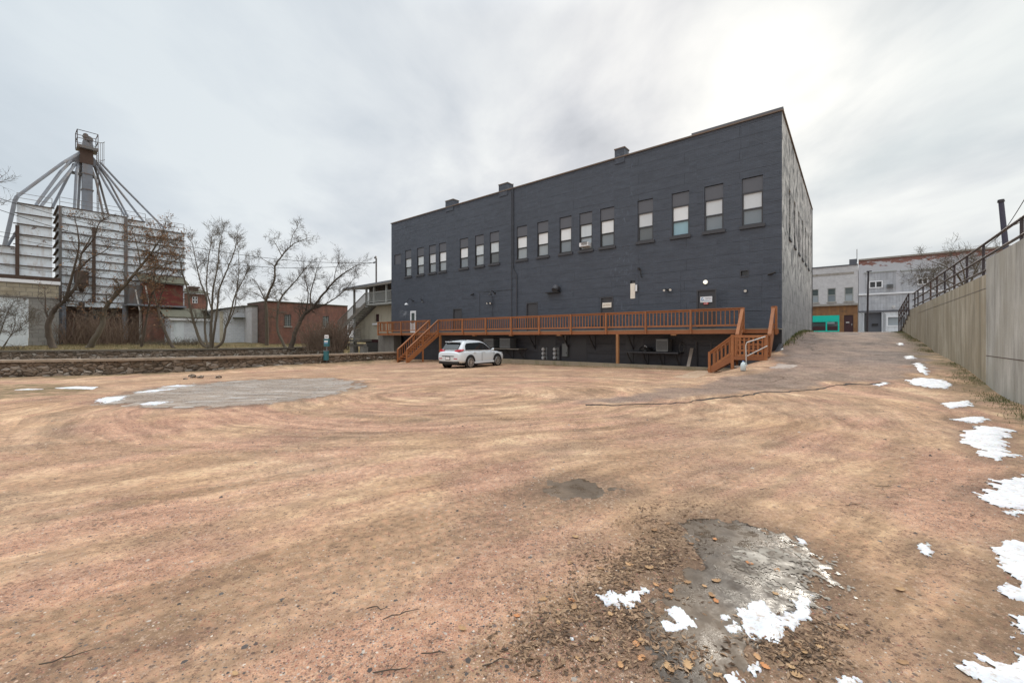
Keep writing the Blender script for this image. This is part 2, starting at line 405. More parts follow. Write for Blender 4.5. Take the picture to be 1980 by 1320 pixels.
plain('garage_white', (.68, .74, .77), .6, var=.05, dirt=(.5, .56, .58)); plain('tan_wall', (.48, .45, .36), .8, var=.1, dirt=(.3, .27, .2))
plain('galv', (.185, .205, .235), .65, .0, var=.25, scale=2.5, dirt=(.20, .15, .11)); plain('galv_dark', (.15, .145, .14), .5, .3, var=.3, dirt=(.14, .06, .03))
plain('rust', (.075, .05, .038), .85, var=.4, scale=5, dirt=(.07, .04, .03)); plain('iron', (.045, .040, .045), .5, .4); plain('iron_rail', (.055, .045, .05), .55, .2, dirt=(.14, .07, .04))
plain('pale_metal', (.60, .60, .58), .4, .3); plain('ac_grey', (.20, .215, .22), .5, .2); plain('ac_dark', (.06, .062, .066), .6)
plain('black_plastic', (.015, .015, .016), .45); plain('cable', (.02, .02, .02), .6); plain('green_enamel', (.03, .14, .16), .35)
plain('sign_white', (.82, .83, .85), .5, var=.02); plain('sign_cream', (.82, .76, .66), .55, var=.04); plain('sign_brown', (.36, .22, .13), .6, var=.02)
plain('sign_blue', (.16, .33, .55), .5, var=.02); plain('sign_grey', (.25, .25, .30), .5, var=.02); plain('sign_red', (.5, .05, .04), .5, var=.02)
plain('concrete', (.33, .31, .28), .85, dirt=(.2, .18, .14)); plain('kerb_timber', (.30, .25, .18), .85, dirt=(.15, .14, .06)); plain('bark', (.085, .066, .050), .95, var=.35, scale=12, bump=.5)
plain('bark_pale', (.115, .095, .070), .95, var=.35, scale=12, bump=.5)
plain('teal_paint', (.0, .52, .40), .5, var=.1); plain('maroon_door', (.045, .015, .018), .4); plain('jug_plastic', (.66, .76, .78), .3, var=.05); plain('jug_cap', (.08, .2, .5), .4)
plain('car_paint', (.70, .76, .80), .16, 0.0, var=.02, bump=0.0, spec=.6); plain('car_trim', (.012, .012, .013), .5); plain('tyre', (.018, .018, .018), .85); plain('alloy', (.62, .62, .62), .28, .8)
plain('tail_red', (.50, .012, .03), .15); plain('car_glass', (.018, .024, .026), .05, var=.2, bump=0, spec=.8); plain('plate', (.30, .32, .33), .4)
plain('meter_glass', (.60, .62, .64), .2); plain('lamp_glass', (.75, .75, .72), .2); plain('leaf_rust', (.23, .125, .06), .8, var=.4, scale=1.5)
brick('red_brick', (.26, .085, .050), (.20, .062, .04), (.25, .2, .17), patch=(.33, .16, .10), pfac=(.52, .7), wash=(.12, .08, .065))
brick('old_brick', (.17, .075, .055), (.11, .055, .045), (.16, .13, .11), patch=(.09, .06, .05), pfac=(.45, .6))
brick('crimson_panel', (.17, .04, .032), (.12, .03, .025), (.12, .03, .02), bw=.5, bh=.3, patch=(.17, .08, .045), pfac=(.5, .6))
brick('white_brick', (.60, .60, .61), (.54, .54, .55), (.42, .42, .42), patch=(.42, .42, .43), pfac=(.55, .75))
brick('white_block', (.62, .66, .70), (.58, .62, .66), (.46, .49, .5), bw=.4, bh=.2, patch=(.48, .5, .5), pfac=(.56, .75))
brick('grey_brick', (.45, .47, .50), (.41, .43, .46), (.36, .37, .38), patch=(.50, .51, .53), pfac=(.5, .7))
brick('tan_block', (.36, .32, .24), (.30, .27, .205), (.20, .18, .15), bw=.8, bh=.4, ms=.03, patch=(.25, .215, .15), pfac=(.5, .7))
brick('grey_block', (.26, .255, .235), (.22, .215, .20), (.16, .155, .14), bw=.8, bh=.4, ms=.02, patch=(.17, .165, .155), pfac=(.5, .75))
brick('brown_stucco', (.22, .115, .055), (.20, .10, .05), (.19, .1, .05), bw=2.4, bh=4, ms=.01, patch=(.115, .07, .045), pfac=(.5, .7), wash=(.30, .16, .06))
brick('grey_boards', (.43, .45, .48), (.39, .41, .44), (.27, .285, .31), bw=.3, bh=6, ms=.016, off=0.0, patch=(.5, .52, .54), wash=(.32, .33, .35))
brick('chimney_brick', (.20, .17, .16), (.16, .14, .14), (.12, .11, .11))
def panelmat(name, base, rustc, amt):
    t = newmat(name); uv = co(t, 'UV')
    c = t.mix(t.noise(t.mapping(uv, scale=(.6, 1, 1)), .7, 4), tuple(x * .84 for x in base), tuple(x * 1.12 for x in base))
    wv = t.n('TexWave', {'Vector': uv, 'Scale': 1.9, 'Distortion': 0.0}, bands_direction='X').outputs['Fac']
    stv = t.ramp(t.noise(t.mapping(uv, scale=(1.6, .5, 1)), 1.3, 8, .68), (amt, 0.0), (amt + .13, 1.0))
    c = t.mix(t.math('MULTIPLY', stv, .35), c, (.36, .27, .19))
    sp = t.ramp(t.noise(uv, 1.15, 9, .72, .3), (amt + .10, 0.0), (amt + .15, 1.0))
    c = t.mix(sp, c, rustc)
    t.out(c, .5, t.bump(t.noise(uv, 2, 3), .25, .03), .15)
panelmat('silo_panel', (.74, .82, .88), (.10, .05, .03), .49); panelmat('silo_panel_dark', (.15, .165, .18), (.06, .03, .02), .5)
# dry rubble wall
t = newmat('rubble'); uv = co(t, 'UV')
um = t.n('VectorMath', {0: t.mapping(uv, scale=(1.5, 3.2, 1)), 1: t.n('VectorMath', {0: t.n('TexNoise', {'Vector': uv, 'Scale': 2.0, 'Detail': 4.0}).outputs['Color'], 1: (.9, .9, 0)}, operation='MULTIPLY').outputs[0]}, operation='ADD').outputs[0]
v = t.n('TexVoronoi', {'Vector': um, 'Scale': 1.6}); ve = t.n('TexVoronoi', {'Vector': um, 'Scale': 1.6}, feature='DISTANCE_TO_EDGE')
c = t.ramp(t.n('SeparateColor', {0: v.outputs['Color']}).outputs[0], (0.0, (.11, .085, .062)), (.35, (.20, .155, .115)), (.65, (.26, .20, .15)), (.85, (.36, .31, .26)), (1.0, (.46, .43, .38)))
c = t.mix(t.ramp(ve.outputs['Distance'], (0.0, 1.0), (.09, 0.0)), c, (.035, .028, .022))
c = t.mix(t.ramp(t.noise(uv, .8, 6, .65), (.42, 0.0), (.66, .75)), c, (.12, .08, .05))
c = t.mix(.7, c, t.mix(t.noise(uv, 7, 5, .7), .15, .9), 'OVERLAY')
t.out(c, .95, t.bump(t.math('ADD', t.ramp(ve.outputs['Distance'], (0.0, 0.0), (.2, 1.0)), t.noise(uv, 6, 5)), .9, .06))
plain('wall_cap', (.34, .27, .205), .9, var=.2, dirt=(.16, .13, .09)); plain('brush_bark', (.15, .105, .075), .95, var=.4); plain('pier_concrete', (.17, .155, .135), .9, var=.2, dirt=(.08, .07, .06)); plain('wall_cap_dark', (.13, .11, .085), .9, var=.25)
# ------------------------------------------------------------ ground sheet
PUD_BIG = GP((196, 777), (262, 756), (330, 747), (420, 738), (560, 731), (640, 731), (688, 737), (708, 745), (690, 755), (610, 768), (520, 781), (420, 789), (330, 789), (250, 785))
PUD_MUD = GP((1038, 950), (1060, 932), (1110, 925), (1165, 933), (1205, 950), (1170, 960), (1100, 963))
PUD_ICE = GP((1322, 1012), (1360, 1002), (1440, 1006), (1520, 1035), (1585, 1072), (1602, 1112), (1580, 1160), (1530, 1210), (1470, 1245), (1440, 1290), (1400, 1330), (1310, 1335), (1250, 1300), (1208, 1250), (1212, 1205), (1262, 1180), (1296, 1165), (1300, 1120), (1335, 1080), (1325, 1040))
FLAT += [(PUD_BIG, 1), (PUD_MUD, 1), (PUD_ICE, 1)]
ASPH = GP((1120, 778), (1200, 783), (1330, 774), (1470, 757), (1600, 744), (1700, 738), (1742, 733), (1790, 715)) + [F(-5.5, 2, 0)[:2], F(-5.6, 24, 0)[:2], F(-60, 24, 0)[:2], F(-60, 60, 0)[:2], F(60, 60, 0)[:2], F(60, 24, 0)[:2], F(0.2, 24, 0)[:2], F(.2, .3, 0)[:2]] + GP((1500, 700), (1440, 722), (1380, 738), (1290, 752), (1180, 765))
SN = [
 ([(1158, 1160), (1180, 1145), (1215, 1150), (1245, 1138), (1272, 1140), (1240, 1160), (1215, 1176), (1175, 1175)], .05, 'small ragged snow patch left of the frozen foreground puddle'),
 ([(1285, 1178), (1310, 1175), (1350, 1200), (1345, 1215), (1310, 1208)], .03, 'yellowish oval of crusted snow on the dark foreground ice'),
 ([(1268, 1205), (1290, 1200), (1320, 1215), (1300, 1222)], .03, 'thin snow sliver at the left rim of the foreground ice'),
 ([(1410, 1170), (1470, 1168), (1500, 1192), (1528, 1182), (1548, 1156), (1574, 1152), (1556, 1200), (1520, 1224), (1488, 1252), (1465, 1238), (1436, 1208)], .05, 'large cracked snow slab across the lower edge of the foreground ice'),
 ([(1540, 1040), (1555, 1042), (1562, 1052), (1545, 1052)], .02, 'tiny snow dot at the upper right of the foreground ice'),
 ([(1388, 1190), (1400, 1184), (1408, 1195), (1396, 1205)], .02, 'round snow lump between two slabs on the foreground ice'),
 ([(1402, 1212), (1420, 1205), (1430, 1218), (1410, 1224)], .02, 'small white snow lump just left of the cracked snow slab'),
 ([(1775, 1056), (1792, 1050), (1806, 1062), (1795, 1078), (1780, 1070)], .03, 'small lone snow spot on bare gravel right of the foreground puddle'),
 ([(1893, 968), (1905, 950), (1935, 948), (1932, 930), (2000, 920), (2060, 960), (2050, 990), (1930, 985)], .07, 'wide snow patch by the wall with ribbed tyre marks'),
 ([(1940, 992), (1975, 990), (2010, 998), (1960, 1000)], .04, 'thin strip of snow just below the ribbed patch'),
 ([(1935, 1062), (1980, 1052), (2080, 1050), (2100, 1130), (2050, 1180), (1975, 1165), (1940, 1150), (1965, 1120), (1938, 1095)], .07, 'big irregular snow patch at the right border halfway down the gravel'),
 ([(1862, 1295), (1890, 1280), (1885, 1262), (1940, 1278), (1990, 1250), (2080, 1300), (2060, 1380), (1940, 1370)], .07, 'large snow patch in the lower right corner'),
 ([(1948, 1205), (1990, 1195), (2050, 1215), (1990, 1232)], .05, 'snow tongue above the corner patch at the right border'),
 ([(1864, 835), (1900, 822), (1955, 830), (1935, 850), (1950, 868), (1962, 880), (1945, 893), (1915, 890), (1890, 870), (1868, 855)], .09, 'long broad snow patch beside the weeds below the tall wall'),
 ([(1846, 810), (1895, 806), (1914, 813), (1880, 818)], .07, 'narrow snow patch above the long broad one'),
 ([(1822, 779), (1872, 775), (1876, 785), (1835, 790)], .08, 'oblong snow patch between asphalt edge and weeds'),
 ([(1750, 737), (1775, 729), (1820, 734), (1840, 745), (1835, 752), (1800, 750), (1765, 745)], .12, 'widest snow patch at the lower end of the ramp asphalt'),
 ([(1765, 703), (1778, 702), (1795, 715), (1792, 725), (1778, 720)], .08, 'lumpy snow patch further up the ramp beside the wall'),
 ([(1748, 689), (1765, 688), (1770, 693), (1755, 694)], .08, 'small snow patch midway up the ramp'),
 ([(1735, 664), (1745, 663), (1748, 667), (1738, 668)], .08, 'tiny snow patch near the top of the ramp'),
 ([(1612, 1318), (1640, 1306), (1662, 1315), (1655, 1335), (1620, 1335)], .03, 'snow spot at the very bottom edge right of the puddle'),
 ([(1406, 1310), (1425, 1300), (1440, 1315), (1425, 1330)], .03, 'broken snow crumbs among leaves under the foreground ice'),
 ([(1448, 1290), (1462, 1282), (1470, 1300), (1452, 1308)], .03, 'leaf-strewn snow bit just right of the frozen puddle tail'),
 ([(1100, 1238), (1110, 1232), (1112, 1245)], .015, 'speck of snow on mud left of the puddle'),
 ([(28, 754), (55, 751), (85, 753), (60, 754)], .02, 'leftmost thin snow streak at the gravel edge'),
 ([(105, 750), (150, 747), (190, 748), (180, 753), (120, 751)], .02, 'long thin snow streak in the grass left of the broad puddle'),
 ([(188, 777), (205, 768), (245, 766), (232, 775), (205, 780)], .12, 'snow crust on the left tip of the broad frozen puddle'),
 ([(255, 760), (300, 753), (340, 752), (300, 758)], .1, 'snow streak on the upper left of the broad frozen puddle'),
 ([(312, 748), (345, 744), (380, 745), (350, 748)], .1, 'snow streak against the far rim of the broad frozen puddle'),
 ([(270, 782), (300, 776), (330, 777), (300, 784)], .15, 'snow streak along the near rim of the broad frozen puddle'),
 ([(1500, 673), (1512, 671), (1516, 675), (1505, 678)], .06, 'scrap of snow by the foot of the cement side wall'),
 ([(1690, 744), (1715, 738), (1722, 741), (1700, 747)], .08, 'broken snow line along the cracked asphalt edge'),
]
angs = np.unique(np.concatenate([np.arange(-180, -62, 3.0), np.arange(-62, 62, .22), np.arange(62, 181, 3.0)]))
rads = [.35]
while rads[-1] < 480: rads.append(rads[-1] * (1.012 if rads[-1] < 75 else 1.05) + .002)
rads = np.array(rads)
A_, R_ = np.meshgrid(np.radians(angs), rads)
gx = (R_ * np.sin(A_)).ravel(); gy = (R_ * np.cos(A_)).ravel()
gz0 = ground(gx, gy); gz = gz0 + gfine(gx, gy)
nR, nA = A_.shape
ii, jj = np.meshgrid(np.arange(nR - 1), np.arange(nA - 1), indexing='ij'); a0 = (ii * nA + jj).ravel()
faces = np.stack([a0, a0 + nA, a0 + nA + 1, a0 + 1], 1)
me = bpy.data.meshes.new('ground')
nv = len(gx); vv = np.stack([gx, gy, gz], 1)
ctr = len(gx)
vv = np.vstack([vv, [[0, 0, float(ground(0, 0))]]])
tri = np.stack([np.full(nA - 1, ctr), np.arange(nA - 1), np.arange(1, nA)], 1)
me.vertices.add(len(vv)); me.vertices.foreach_set('co', vv.ravel())
nf = len(faces); nt_ = len(tri)
me.loops.add(nf * 4 + nt_ * 3); me.loops.foreach_set('vertex_index', np.concatenate([faces.ravel(), tri.ravel()]))
me.polygons.add(nf + nt_)
me.polygons.foreach_set('loop_start', np.concatenate([np.arange(nf) * 4, nf * 4 + np.arange(nt_) * 3]))
me.polygons.foreach_set('use_smooth', [True] * (nf + nt_))
me.update(calc_edges=True)
xs, ys = vv[:, 0], vv[:, 1]
s_, u_ = toSU(xs, ys); aa = -s_
wob = (fbm(xs * 1.3, ys * 1.3, 4, 21) - .5)
asph = insd(xs, ys, ASPH); asph = sst(-.15, .45, asph + wob * 1.6) * (.74 + .26 * sst(-7, -2, u_))
cover = fbm(xs * .55, ys * .55, 5, 33)
left = xs < -8.9
dn = ys - NY(xs); df = ys - FY(xs)
grass = (left & (df > .0)) * 1.0
grass = np.maximum(grass, np.where(left, 0, 0))
strip = sst(1.25, .2, WA - aa + wob * 1.6) * (aa < WA + .3) * (u_ < 20) * sst(-25, -20, u_)
strip2 = sst(.9, .2, np.abs(u_ + 2.35) + wob * .8) * sst(2.0, 3.0, s_) * (s_ < 36)
lb = sst(-2.6, -.5, dn + wob * 2.5) * left * (dn < .3)
lb2 = sst(.1, 1.0, insd(xs, ys, GP((-60, 742), (60, 742), (190, 746), (210, 757), (60, 768), (-60, 775))) + wob * 1.5 + .6)
weed = np.clip(np.maximum.reduce([strip * .9, strip2 * .8, lb * .9, lb2 * .8]), 0, 1)
weed = np.where(aa > WA + .3, 1, weed) * (u_ < 22)
mudp = GP((1180, 1000), (1330, 985), (1560, 1020), (1660, 1110), (1640, 1330), (1100, 1340), (1050, 1180), (1130, 1080))
mud = sst(-.25, .35, insd(xs, ys, mudp) + wob * .9)
# curved tyre tracks: rings round the turning circle of the lot
tcx, tcy = -1.0, 12.4
rr = np.hypot((xs - tcx), (ys - tcy) * 1.25) + .35 * (fbm(xs * .25, ys * .25, 2, 3) - .5) * 4; th = np.arctan2(ys - tcy, xs - tcx)
tr1 = fbm(rr * 2.6 + 40, th * 1.2 + 9, 5, 51, .62)
# and the run from the left foreground up to the ramp
ux, uy = .80, .60
al = xs * ux + ys * uy; ac = -xs * uy + ys * ux + .02 * al ** 1.5 * np.sign(al).clip(0, 1) if False else -xs * uy + ys * ux
tr2 = fbm(ac * 2.4 + 4, al * .16 + 3, 5, 71, .62)
wt = sst(4.0, 8.0, ys)
streak = tr2 * (1 - wt) + tr1 * wt
loose = fbm(xs * .8 + 3, ys * .8, 5, 91)
red = np.clip((.55 * streak + .45 * loose - .44) * 5.5, 0, 1) 
yel = np.clip((fbm(xs * .45 - 9, ys * .6, 4, 101) - .45) * 4, 0, 1) * sst(16, 6, ys)
dark = sst(.57, .72, fbm(xs * 1.6 + 50, ys * 2.2, 5, 131)) * .75
wetring = np.maximum.reduce([sst(-.45, .0, insd(xs, ys, p)) for p, _ in FLAT])
for pp, _, _ in SN:
    w_ = GP(*pp); m0 = (xs > min(q[0] for q in w_) - .5) & (xs < max(q[0] for q in w_) + .5) & (ys > min(q[1] for q in w_) - .5) & (ys < max(q[1] for q in w_) + .5)
    if m0.any(): wetring[m0] = np.maximum(wetring[m0], .85 * sst(-.30, .0, insd(xs[m0], ys[m0], w_) + .25 * (wob[m0])))
def setattr_(nm, r, g, b):
    at = me.color_attributes.new(nm, 'FLOAT_COLOR', 'POINT')
    at.data.foreach_set('color', np.stack([r, g, b, np.ones(len(r))], 1).astype(np.float32).ravel())
setattr_('ma', asph, grass, weed); setattr_('mb', red, yel, dark); setattr_('mc', mud, streak, wetring)
t = newmat('ground_mix'); p = geo(t)
ma = t.n('SeparateColor', {0: t.attr('ma').outputs[0]}).outputs; mb_ = t.n('SeparateColor', {0: t.attr('mb').outputs[0]}).outputs; mc = t.n('SeparateColor', {0: t.attr('mc').outputs[0]}).outputs
v1 = t.n('TexVoronoi', {'Vector': p, 'Scale': 75.0}); v2 = t.n('TexVoronoi', {'Vector': t.mapping(p, loc=(3, 1, 2)), 'Scale': 190.0}); v3 = t.n('TexVoronoi', {'Vector': t.mapping(p, loc=(1, 5, 2)), 'Scale': 26.0})
k1 = t.n('SeparateColor', {0: v1.outputs['Color']}).outputs; k2 = t.n('SeparateColor', {0: v2.outputs['Color']}).outputs; k3 = t.n('SeparateColor', {0: v3.outputs['Color']}).outputs
big = t.noise(p, .5, 5, .6); mid = t.noise(p, 3.1, 6, .68); fin = t.noise(p, 17, 7, .72)
sand = t.mix(t.ramp(big, (.35, 0.0), (.65, 1.0)), (.490, .308, .180), (.605, .420, .268))
sand = t.mix(t.math("MULTIPLY", mb_[1], .12), sand, (.50, .36, .21))
grit = t.ramp(k2[0], (0.0, (.10, .06, .045)), (.3, (.30, .145, .095)), (.6, (.46, .245, .165)), (.85, (.52, .36, .26)), (1.0, (.36, .33, .31)))
redc = t.mix(.5, (.44, .225, .145), grit)
fac = t.math('MULTIPLY', t.math('ADD', mb_[0], t.math('MULTIPLY', t.math('SUBTRACT', mid, .5), 1.5), clamp=True), .80)
c = t.mix(fac, sand, redc)
peb = t.ramp(k1[1], (0.0, (.05, .045, .05)), (.35, (.20, .12, .10)), (.7, (.30, .22, .19)), (1.0, (.48, .42, .38)))
pm_ = t.math('MULTIPLY', t.ramp(k1[0], (.74, 0.0), (.75, 1.0)), t.ramp(v1.outputs['Distance'], (.33, 1.0), (.45, 0.0)))
pd = t.math('ADD', .22, t.math('MULTIPLY', mb_[0], .7), clamp=True)
c = t.mix(t.math('MULTIPLY', pm_, pd), c, peb)
pm3 = t.math('MULTIPLY', t.ramp(k3[0], (.92, 0.0), (.925, 1.0)), t.ramp(v3.outputs['Distance'], (.22, 1.0), (.3, 0.0)))
c = t.mix(t.math('MULTIPLY', pm3, .8), c, (.11, .09, .08))
c = t.mix(t.math('MULTIPLY', mb_[2], t.math('MULTIPLY', t.ramp(fin, (.42, 0.0), (.6, 1.0)), .75)), c, (.11, .075, .06))
# dark crumbs of earth
c = t.mix(t.math('MULTIPLY', t.ramp(t.noise(p, 42, 5, .7), (.60, 0.0), (.68, 1.0)), .55), c, (.13, .075, .045))
sp8 = t.n('TexVoronoi', {'Vector': t.mapping(p, loc=(2, 7, 1)), 'Scale': 13.0}); k8 = t.n('SeparateColor', {0: sp8.outputs['Color']}).outputs
c = t.mix(t.math('MULTIPLY', t.math('MULTIPLY', t.ramp(k8[0], (.84, 0.0), (.85, 1.0)), t.ramp(sp8.outputs['Distance'], (.10, 1.0), (.26, 0.0))), .75), c, (.13, .085, .07))
c = t.mix(t.math('MULTIPLY', t.ramp(t.noise(t.stretch(p, R(-35), (.5, 1.4, 1)), 9.0, 8, .75), (.54, 0.0), (.66, 1.0)), .42), c, (.19, .105, .075))
c = t.mix(.75, c, t.mix(t.ramp(fin, (.34, 0.0), (.66, 1.0)), .26, .74), 'OVERLAY')
c = t.mix(.8, c, t.mix(t.ramp(mc[1], (.38, 0.0), (.62, 1.0)), .35, .63), 'OVERLAY')
mudc = t.mix(t.ramp(mid, (.38, 0.0), (.62, 1.0)), (.17, .105, .06), (.34, .22, .125))
c = t.mix(t.math('MULTIPLY', mc[0], t.ramp(t.noise(p, 2.4, 6, .7), (.36, .25), (.58, .95))), c, mudc)
c = t.mix(t.math('MULTIPLY', mc[2], .55), c, (.15, .105, .075))
# asphalt, worn, with pinkish grit over it
asc = t.mix(t.ramp(t.noise(p, 1.1, 7, .65), (.36, 0.0), (.60, 1.0)), (.09, .076, .068), (.25, .195, .16))
asc = t.mix(t.math('MULTIPLY', t.ramp(k1[0], (.5, 0.0), (.9, 1.0)), .5), asc, (.36, .27, .23))
asc = t.mix(t.ramp(t.noise(p, .28, 4, .6), (.46, 0.0), (.62, .55)), asc, (.34, .24, .18))
asc = t.mix(.8, asc, t.mix(t.ramp(fin, (.34, 0.0), (.66, 1.0)), .24, .76), 'OVERLAY')
crk = t.n('TexVoronoi', {'Vector': t.n('VectorMath', {0: t.stretch(p, R(39), (.35, 1.3, 1)), 1: t.n('VectorMath', {0: t.n('TexNoise', {'Vector': p, 'Scale': 1.5, 'Detail': 5.0}).outputs['Color'], 1: (.8, .8, 0)}, operation='MULTIPLY').outputs[0]}, operation='ADD').outputs[0], 'Scale': .8}, feature='DISTANCE_TO_EDGE').outputs['Distance']
asc = t.mix(t.math('MULTIPLY', t.ramp(crk, (.0, 1.0), (.028, 0.0)), t.ramp(t.noise(p, .35, 3), (.45, .1), (.55, .9))), asc, (.035, .03, .028))
c = t.mix(ma[0], c, asc)
gc = t.ramp(t.noise(p, 1.7, 7, .7), (.34, (.065, .065, .022)), (.48, (.15, .125, .058)), (.58, (.25, .18, .095)), (.7, (.22, .145, .075)))
c = t.mix(ma[1], c, gc)
wc = t.ramp(t.noise(p, 6, 6, .7), (.38, (.035, .055, .012)), (.5, (.13, .105, .05)), (.62, (.20, .145, .09)))
c = t.mix(t.math('MULTIPLY', ma[2], t.ramp(t.noise(p, 2.2, 5, .65), (.36, .2), (.56, 1.0))), c, wc)
pc_ = t.n('VectorMath', {0: p, 1: (-2.2, 12.2, 0)}, operation='SUBTRACT').outputs[0]; ps_ = t.n('SeparateXYZ', {0: pc_}).outputs
yy_ = t.math('MULTIPLY', ps_[1], 1.2); rr_ = t.math('SQRT', t.math('ADD', t.math('MULTIPLY', ps_[0], ps_[0]), t.math('MULTIPLY', yy_, yy_))); th_ = t.math('ARCTAN2', ps_[1], ps_[0])
rr_ = t.math('ADD', rr_, t.math('MULTIPLY', t.noise(p, .22, 2), 2.6))
ring = t.noise(t.n('CombineXYZ', {0: t.math('MULTIPLY', rr_, 2.1), 1: t.math('MULTIPLY', th_, .9), 2: 0.0}).outputs[0], 1.6, 7, .72)
runs = t.noise(t.stretch(p, R(-35), (.22, 1.6, 1)), 1.9, 7, .70)
wy_ = t.ramp(t.math('DIVIDE', t.math('ADD', t.n('SeparateXYZ', {0: p}).outputs[1], t.math('MULTIPLY', t.noise(p, .4, 3), 3.0)), 12.0), (.45, 0.0), (.72, 1.0))
trk = t.mix(wy_, runs, ring)
trk = t.mix(t.math('MULTIPLY', t.math('SUBTRACT', 1.0, wy_), .45), trk, .5)
c_trk = t.mix(.75, c, t.mix(t.ramp(trk, (.41, 0.0), (.59, 1.0)), .345, .655), 'OVERLAY')
c_trk = t.mix(t.math('MULTIPLY', t.ramp(trk, (.33, 1.0), (.42, 0.0)), .45), c_trk, (.27, .15, .10))
gr_ = t.math('ADD', t.noise(p, 34, 6, .8), t.math('MULTIPLY', t.math('SUBTRACT', t.noise(p, 1.9, 6, .7), .5), .32))
c_trk = t.mix(t.math('MULTIPLY', t.ramp(gr_, (.54, 0.0), (.60, 1.0)), .78), c_trk, (.135, .08, .058))
c_trk = t.mix(t.math('MULTIPLY', t.ramp(gr_, (.37, 1.0), (.44, 0.0)), .5), c_trk, (.70, .52, .39))
gr2_ = t.math('ADD', t.noise(t.mapping(p, loc=(9, 4, 0)), 13, 7, .82), t.math('MULTIPLY', t.math('SUBTRACT', t.noise(p, .9, 5, .7), .5), .4))
c_trk = t.mix(t.math('MULTIPLY', t.ramp(gr2_, (.58, 0.0), (.64, 1.0)), .45), c_trk, (.20, .115, .08))
c = t.mix(t.math('MAXIMUM', ma[0], t.math('MAXIMUM', ma[1], ma[2])), c_trk, c)
c = t.mix(t.math('MULTIPLY', t.math('MULTIPLY', t.ramp(gr_, (.52, 0.0), (.60, 1.0)), .6), ma[0]), c, (.07, .058, .052))
c = t.mix(t.math('MULTIPLY', t.math('MULTIPLY', t.ramp(gr_, (.38, 1.0), (.45, 0.0)), .5), ma[0]), c, (.50, .39, .33))
hh = t.math('ADD', t.math('ADD', t.math('MULTIPLY', fin, 1.6), t.math('MULTIPLY', t.noise(p, 55, 5, .7), .8)), t.math('MULTIPLY', t.math('MULTIPLY', pm_, pd), .5))
hh = t.math('ADD', hh, t.math('MULTIPLY', t.noise(p, 160, 3, .6), .35))
hh = t.math('ADD', hh, t.math('MULTIPLY', trk, 2.2))
t.out(c, .93, t.bump(hh, .85, .014), spec=.25)
me.materials.append(M['ground_mix'])
go = bpy.data.objects.new('ground', me); put(go); go['kind'] = 'structure'

# broken edge of the old asphalt: a low crumbling lip
lip = MB(); ep_old = [] ; ep = GP((1130, 781), (1200, 785), (1330, 776), (1470, 759), (1600, 746), (1700, 739))
random.seed(3); L_pts = []
for i in range(len(ep) - 1):
    a, b = ep[i], ep[i + 1]; n = int(math.dist(a, b) / .06)
    for k in range(n): L_pts.append((a[0] + (b[0] - a[0]) * k / n, a[1] + (b[1] - a[1]) * k / n))
LV = []
for k, (x, y) in enumerate(L_pts):
    w0 = (vn(k * .06, 2, 3) - .5) * .5 + (vn(k * .3, 9, 4) - .5) * .16; y += float(w0); wd = .015 + .16 * max(0., float(fbm(np.array([k * .09]), np.array([3.]), 4, 8, .7)[0]) - .30)
    z = float(ground(x, y)) + float(gfine(np.array([x]), np.array([y]))[0]); LV += [(x, y - wd, z - .02), (x, y - wd * .5, z + .012), (x, y + wd * .5, z + .016), (x, y + wd * 1.4, z - .02)]
lip.add(LV, [(4 * k + q, 4 * k + 4 + q, 4 * k + 5 + q, 4 * k + 1 + q) for k in range(len(L_pts) - 1) for q in range(3)])
plain('asphalt_crumb', (.045, .036, .032), .95, var=.4)
tag(lip.build('asphalt_edge', M['asphalt_crumb'], fixn=False), kind='structure')

# ------------------------------------------------------------ sheets on the ground: puddles, snow, slab
def sheet(name, poly, mat, step, rag, thick, dome, seed, nscale=3.0, smooth=True, lift=.006, attrf=None):
    xs = [p[0] for p in poly]; ys = [p[1] for p in poly]
    m = rag * 1.2
    X = np.arange(min(xs) - m, max(xs) + m, step); Y = np.arange(min(ys) - m, max(ys) + m, step)
    XX, YY = np.meshgrid(X, Y); d = insd(XX.ravel(), YY.ravel(), poly)
    nz = fbm(XX.ravel() * nscale, YY.ravel() * nscale, 5, seed, .6)
    nz2 = fbm(XX.ravel() * nscale * 5, YY.ravel() * nscale * 2.2, 4, seed + 3, .6)
    d2 = d + (nz - .5) * 2 * rag + (nz2 - .5) * rag * 3.0
    z = ground(XX.ravel(), YY.ravel()) + gfine(XX.ravel(), YY.ravel())
    zt = z + lift + np.clip(d2 / max(dome, 1e-6), 0, 1) ** .6 * thick * (.7 + .6 * nz)
    zt = np.where(d2 < 0, z - .012, zt)
    nx = len(X); keep = d2 > -step * 1.01
    idx = -np.ones(len(d2), int); idx[keep] = np.arange(keep.sum())
    a, b = np.meshgrid(np.arange(len(Y) - 1), np.arange(nx - 1), indexing='ij'); q = (a * nx + b).ravel()
    fq = np.stack([q, q + 1, q + nx + 1, q + nx], 1)
    fq = fq[keep[fq].all(1) & (d2[fq].max(1) > 0)]
    mb = MB(); mb.v = np.stack([XX.ravel()[keep], YY.ravel()[keep], zt[keep]], 1).tolist(); mb.f = [tuple(r) for r in idx[fq].tolist()]
    return mb.build(name, mat, smooth=smooth, fixn=False)
t = newmat('snow'); p = geo(t)
t.out(t.mix(t.ramp(t.noise(p, 26, 6, .7), (.54, 0.0), (.66, .8)), t.mix(t.ramp(t.noise(p, 7, 6, .7), (.35, 0.0), (.6, 1.0)), (.54, .56, .59), (.72, .73, .75)), (.36, .28, .21)), .6, t.bump(t.noise(p, 40, 5), .5, .012), **{'Subsurface Weight': .15, 'Subsurface Scale': .02})
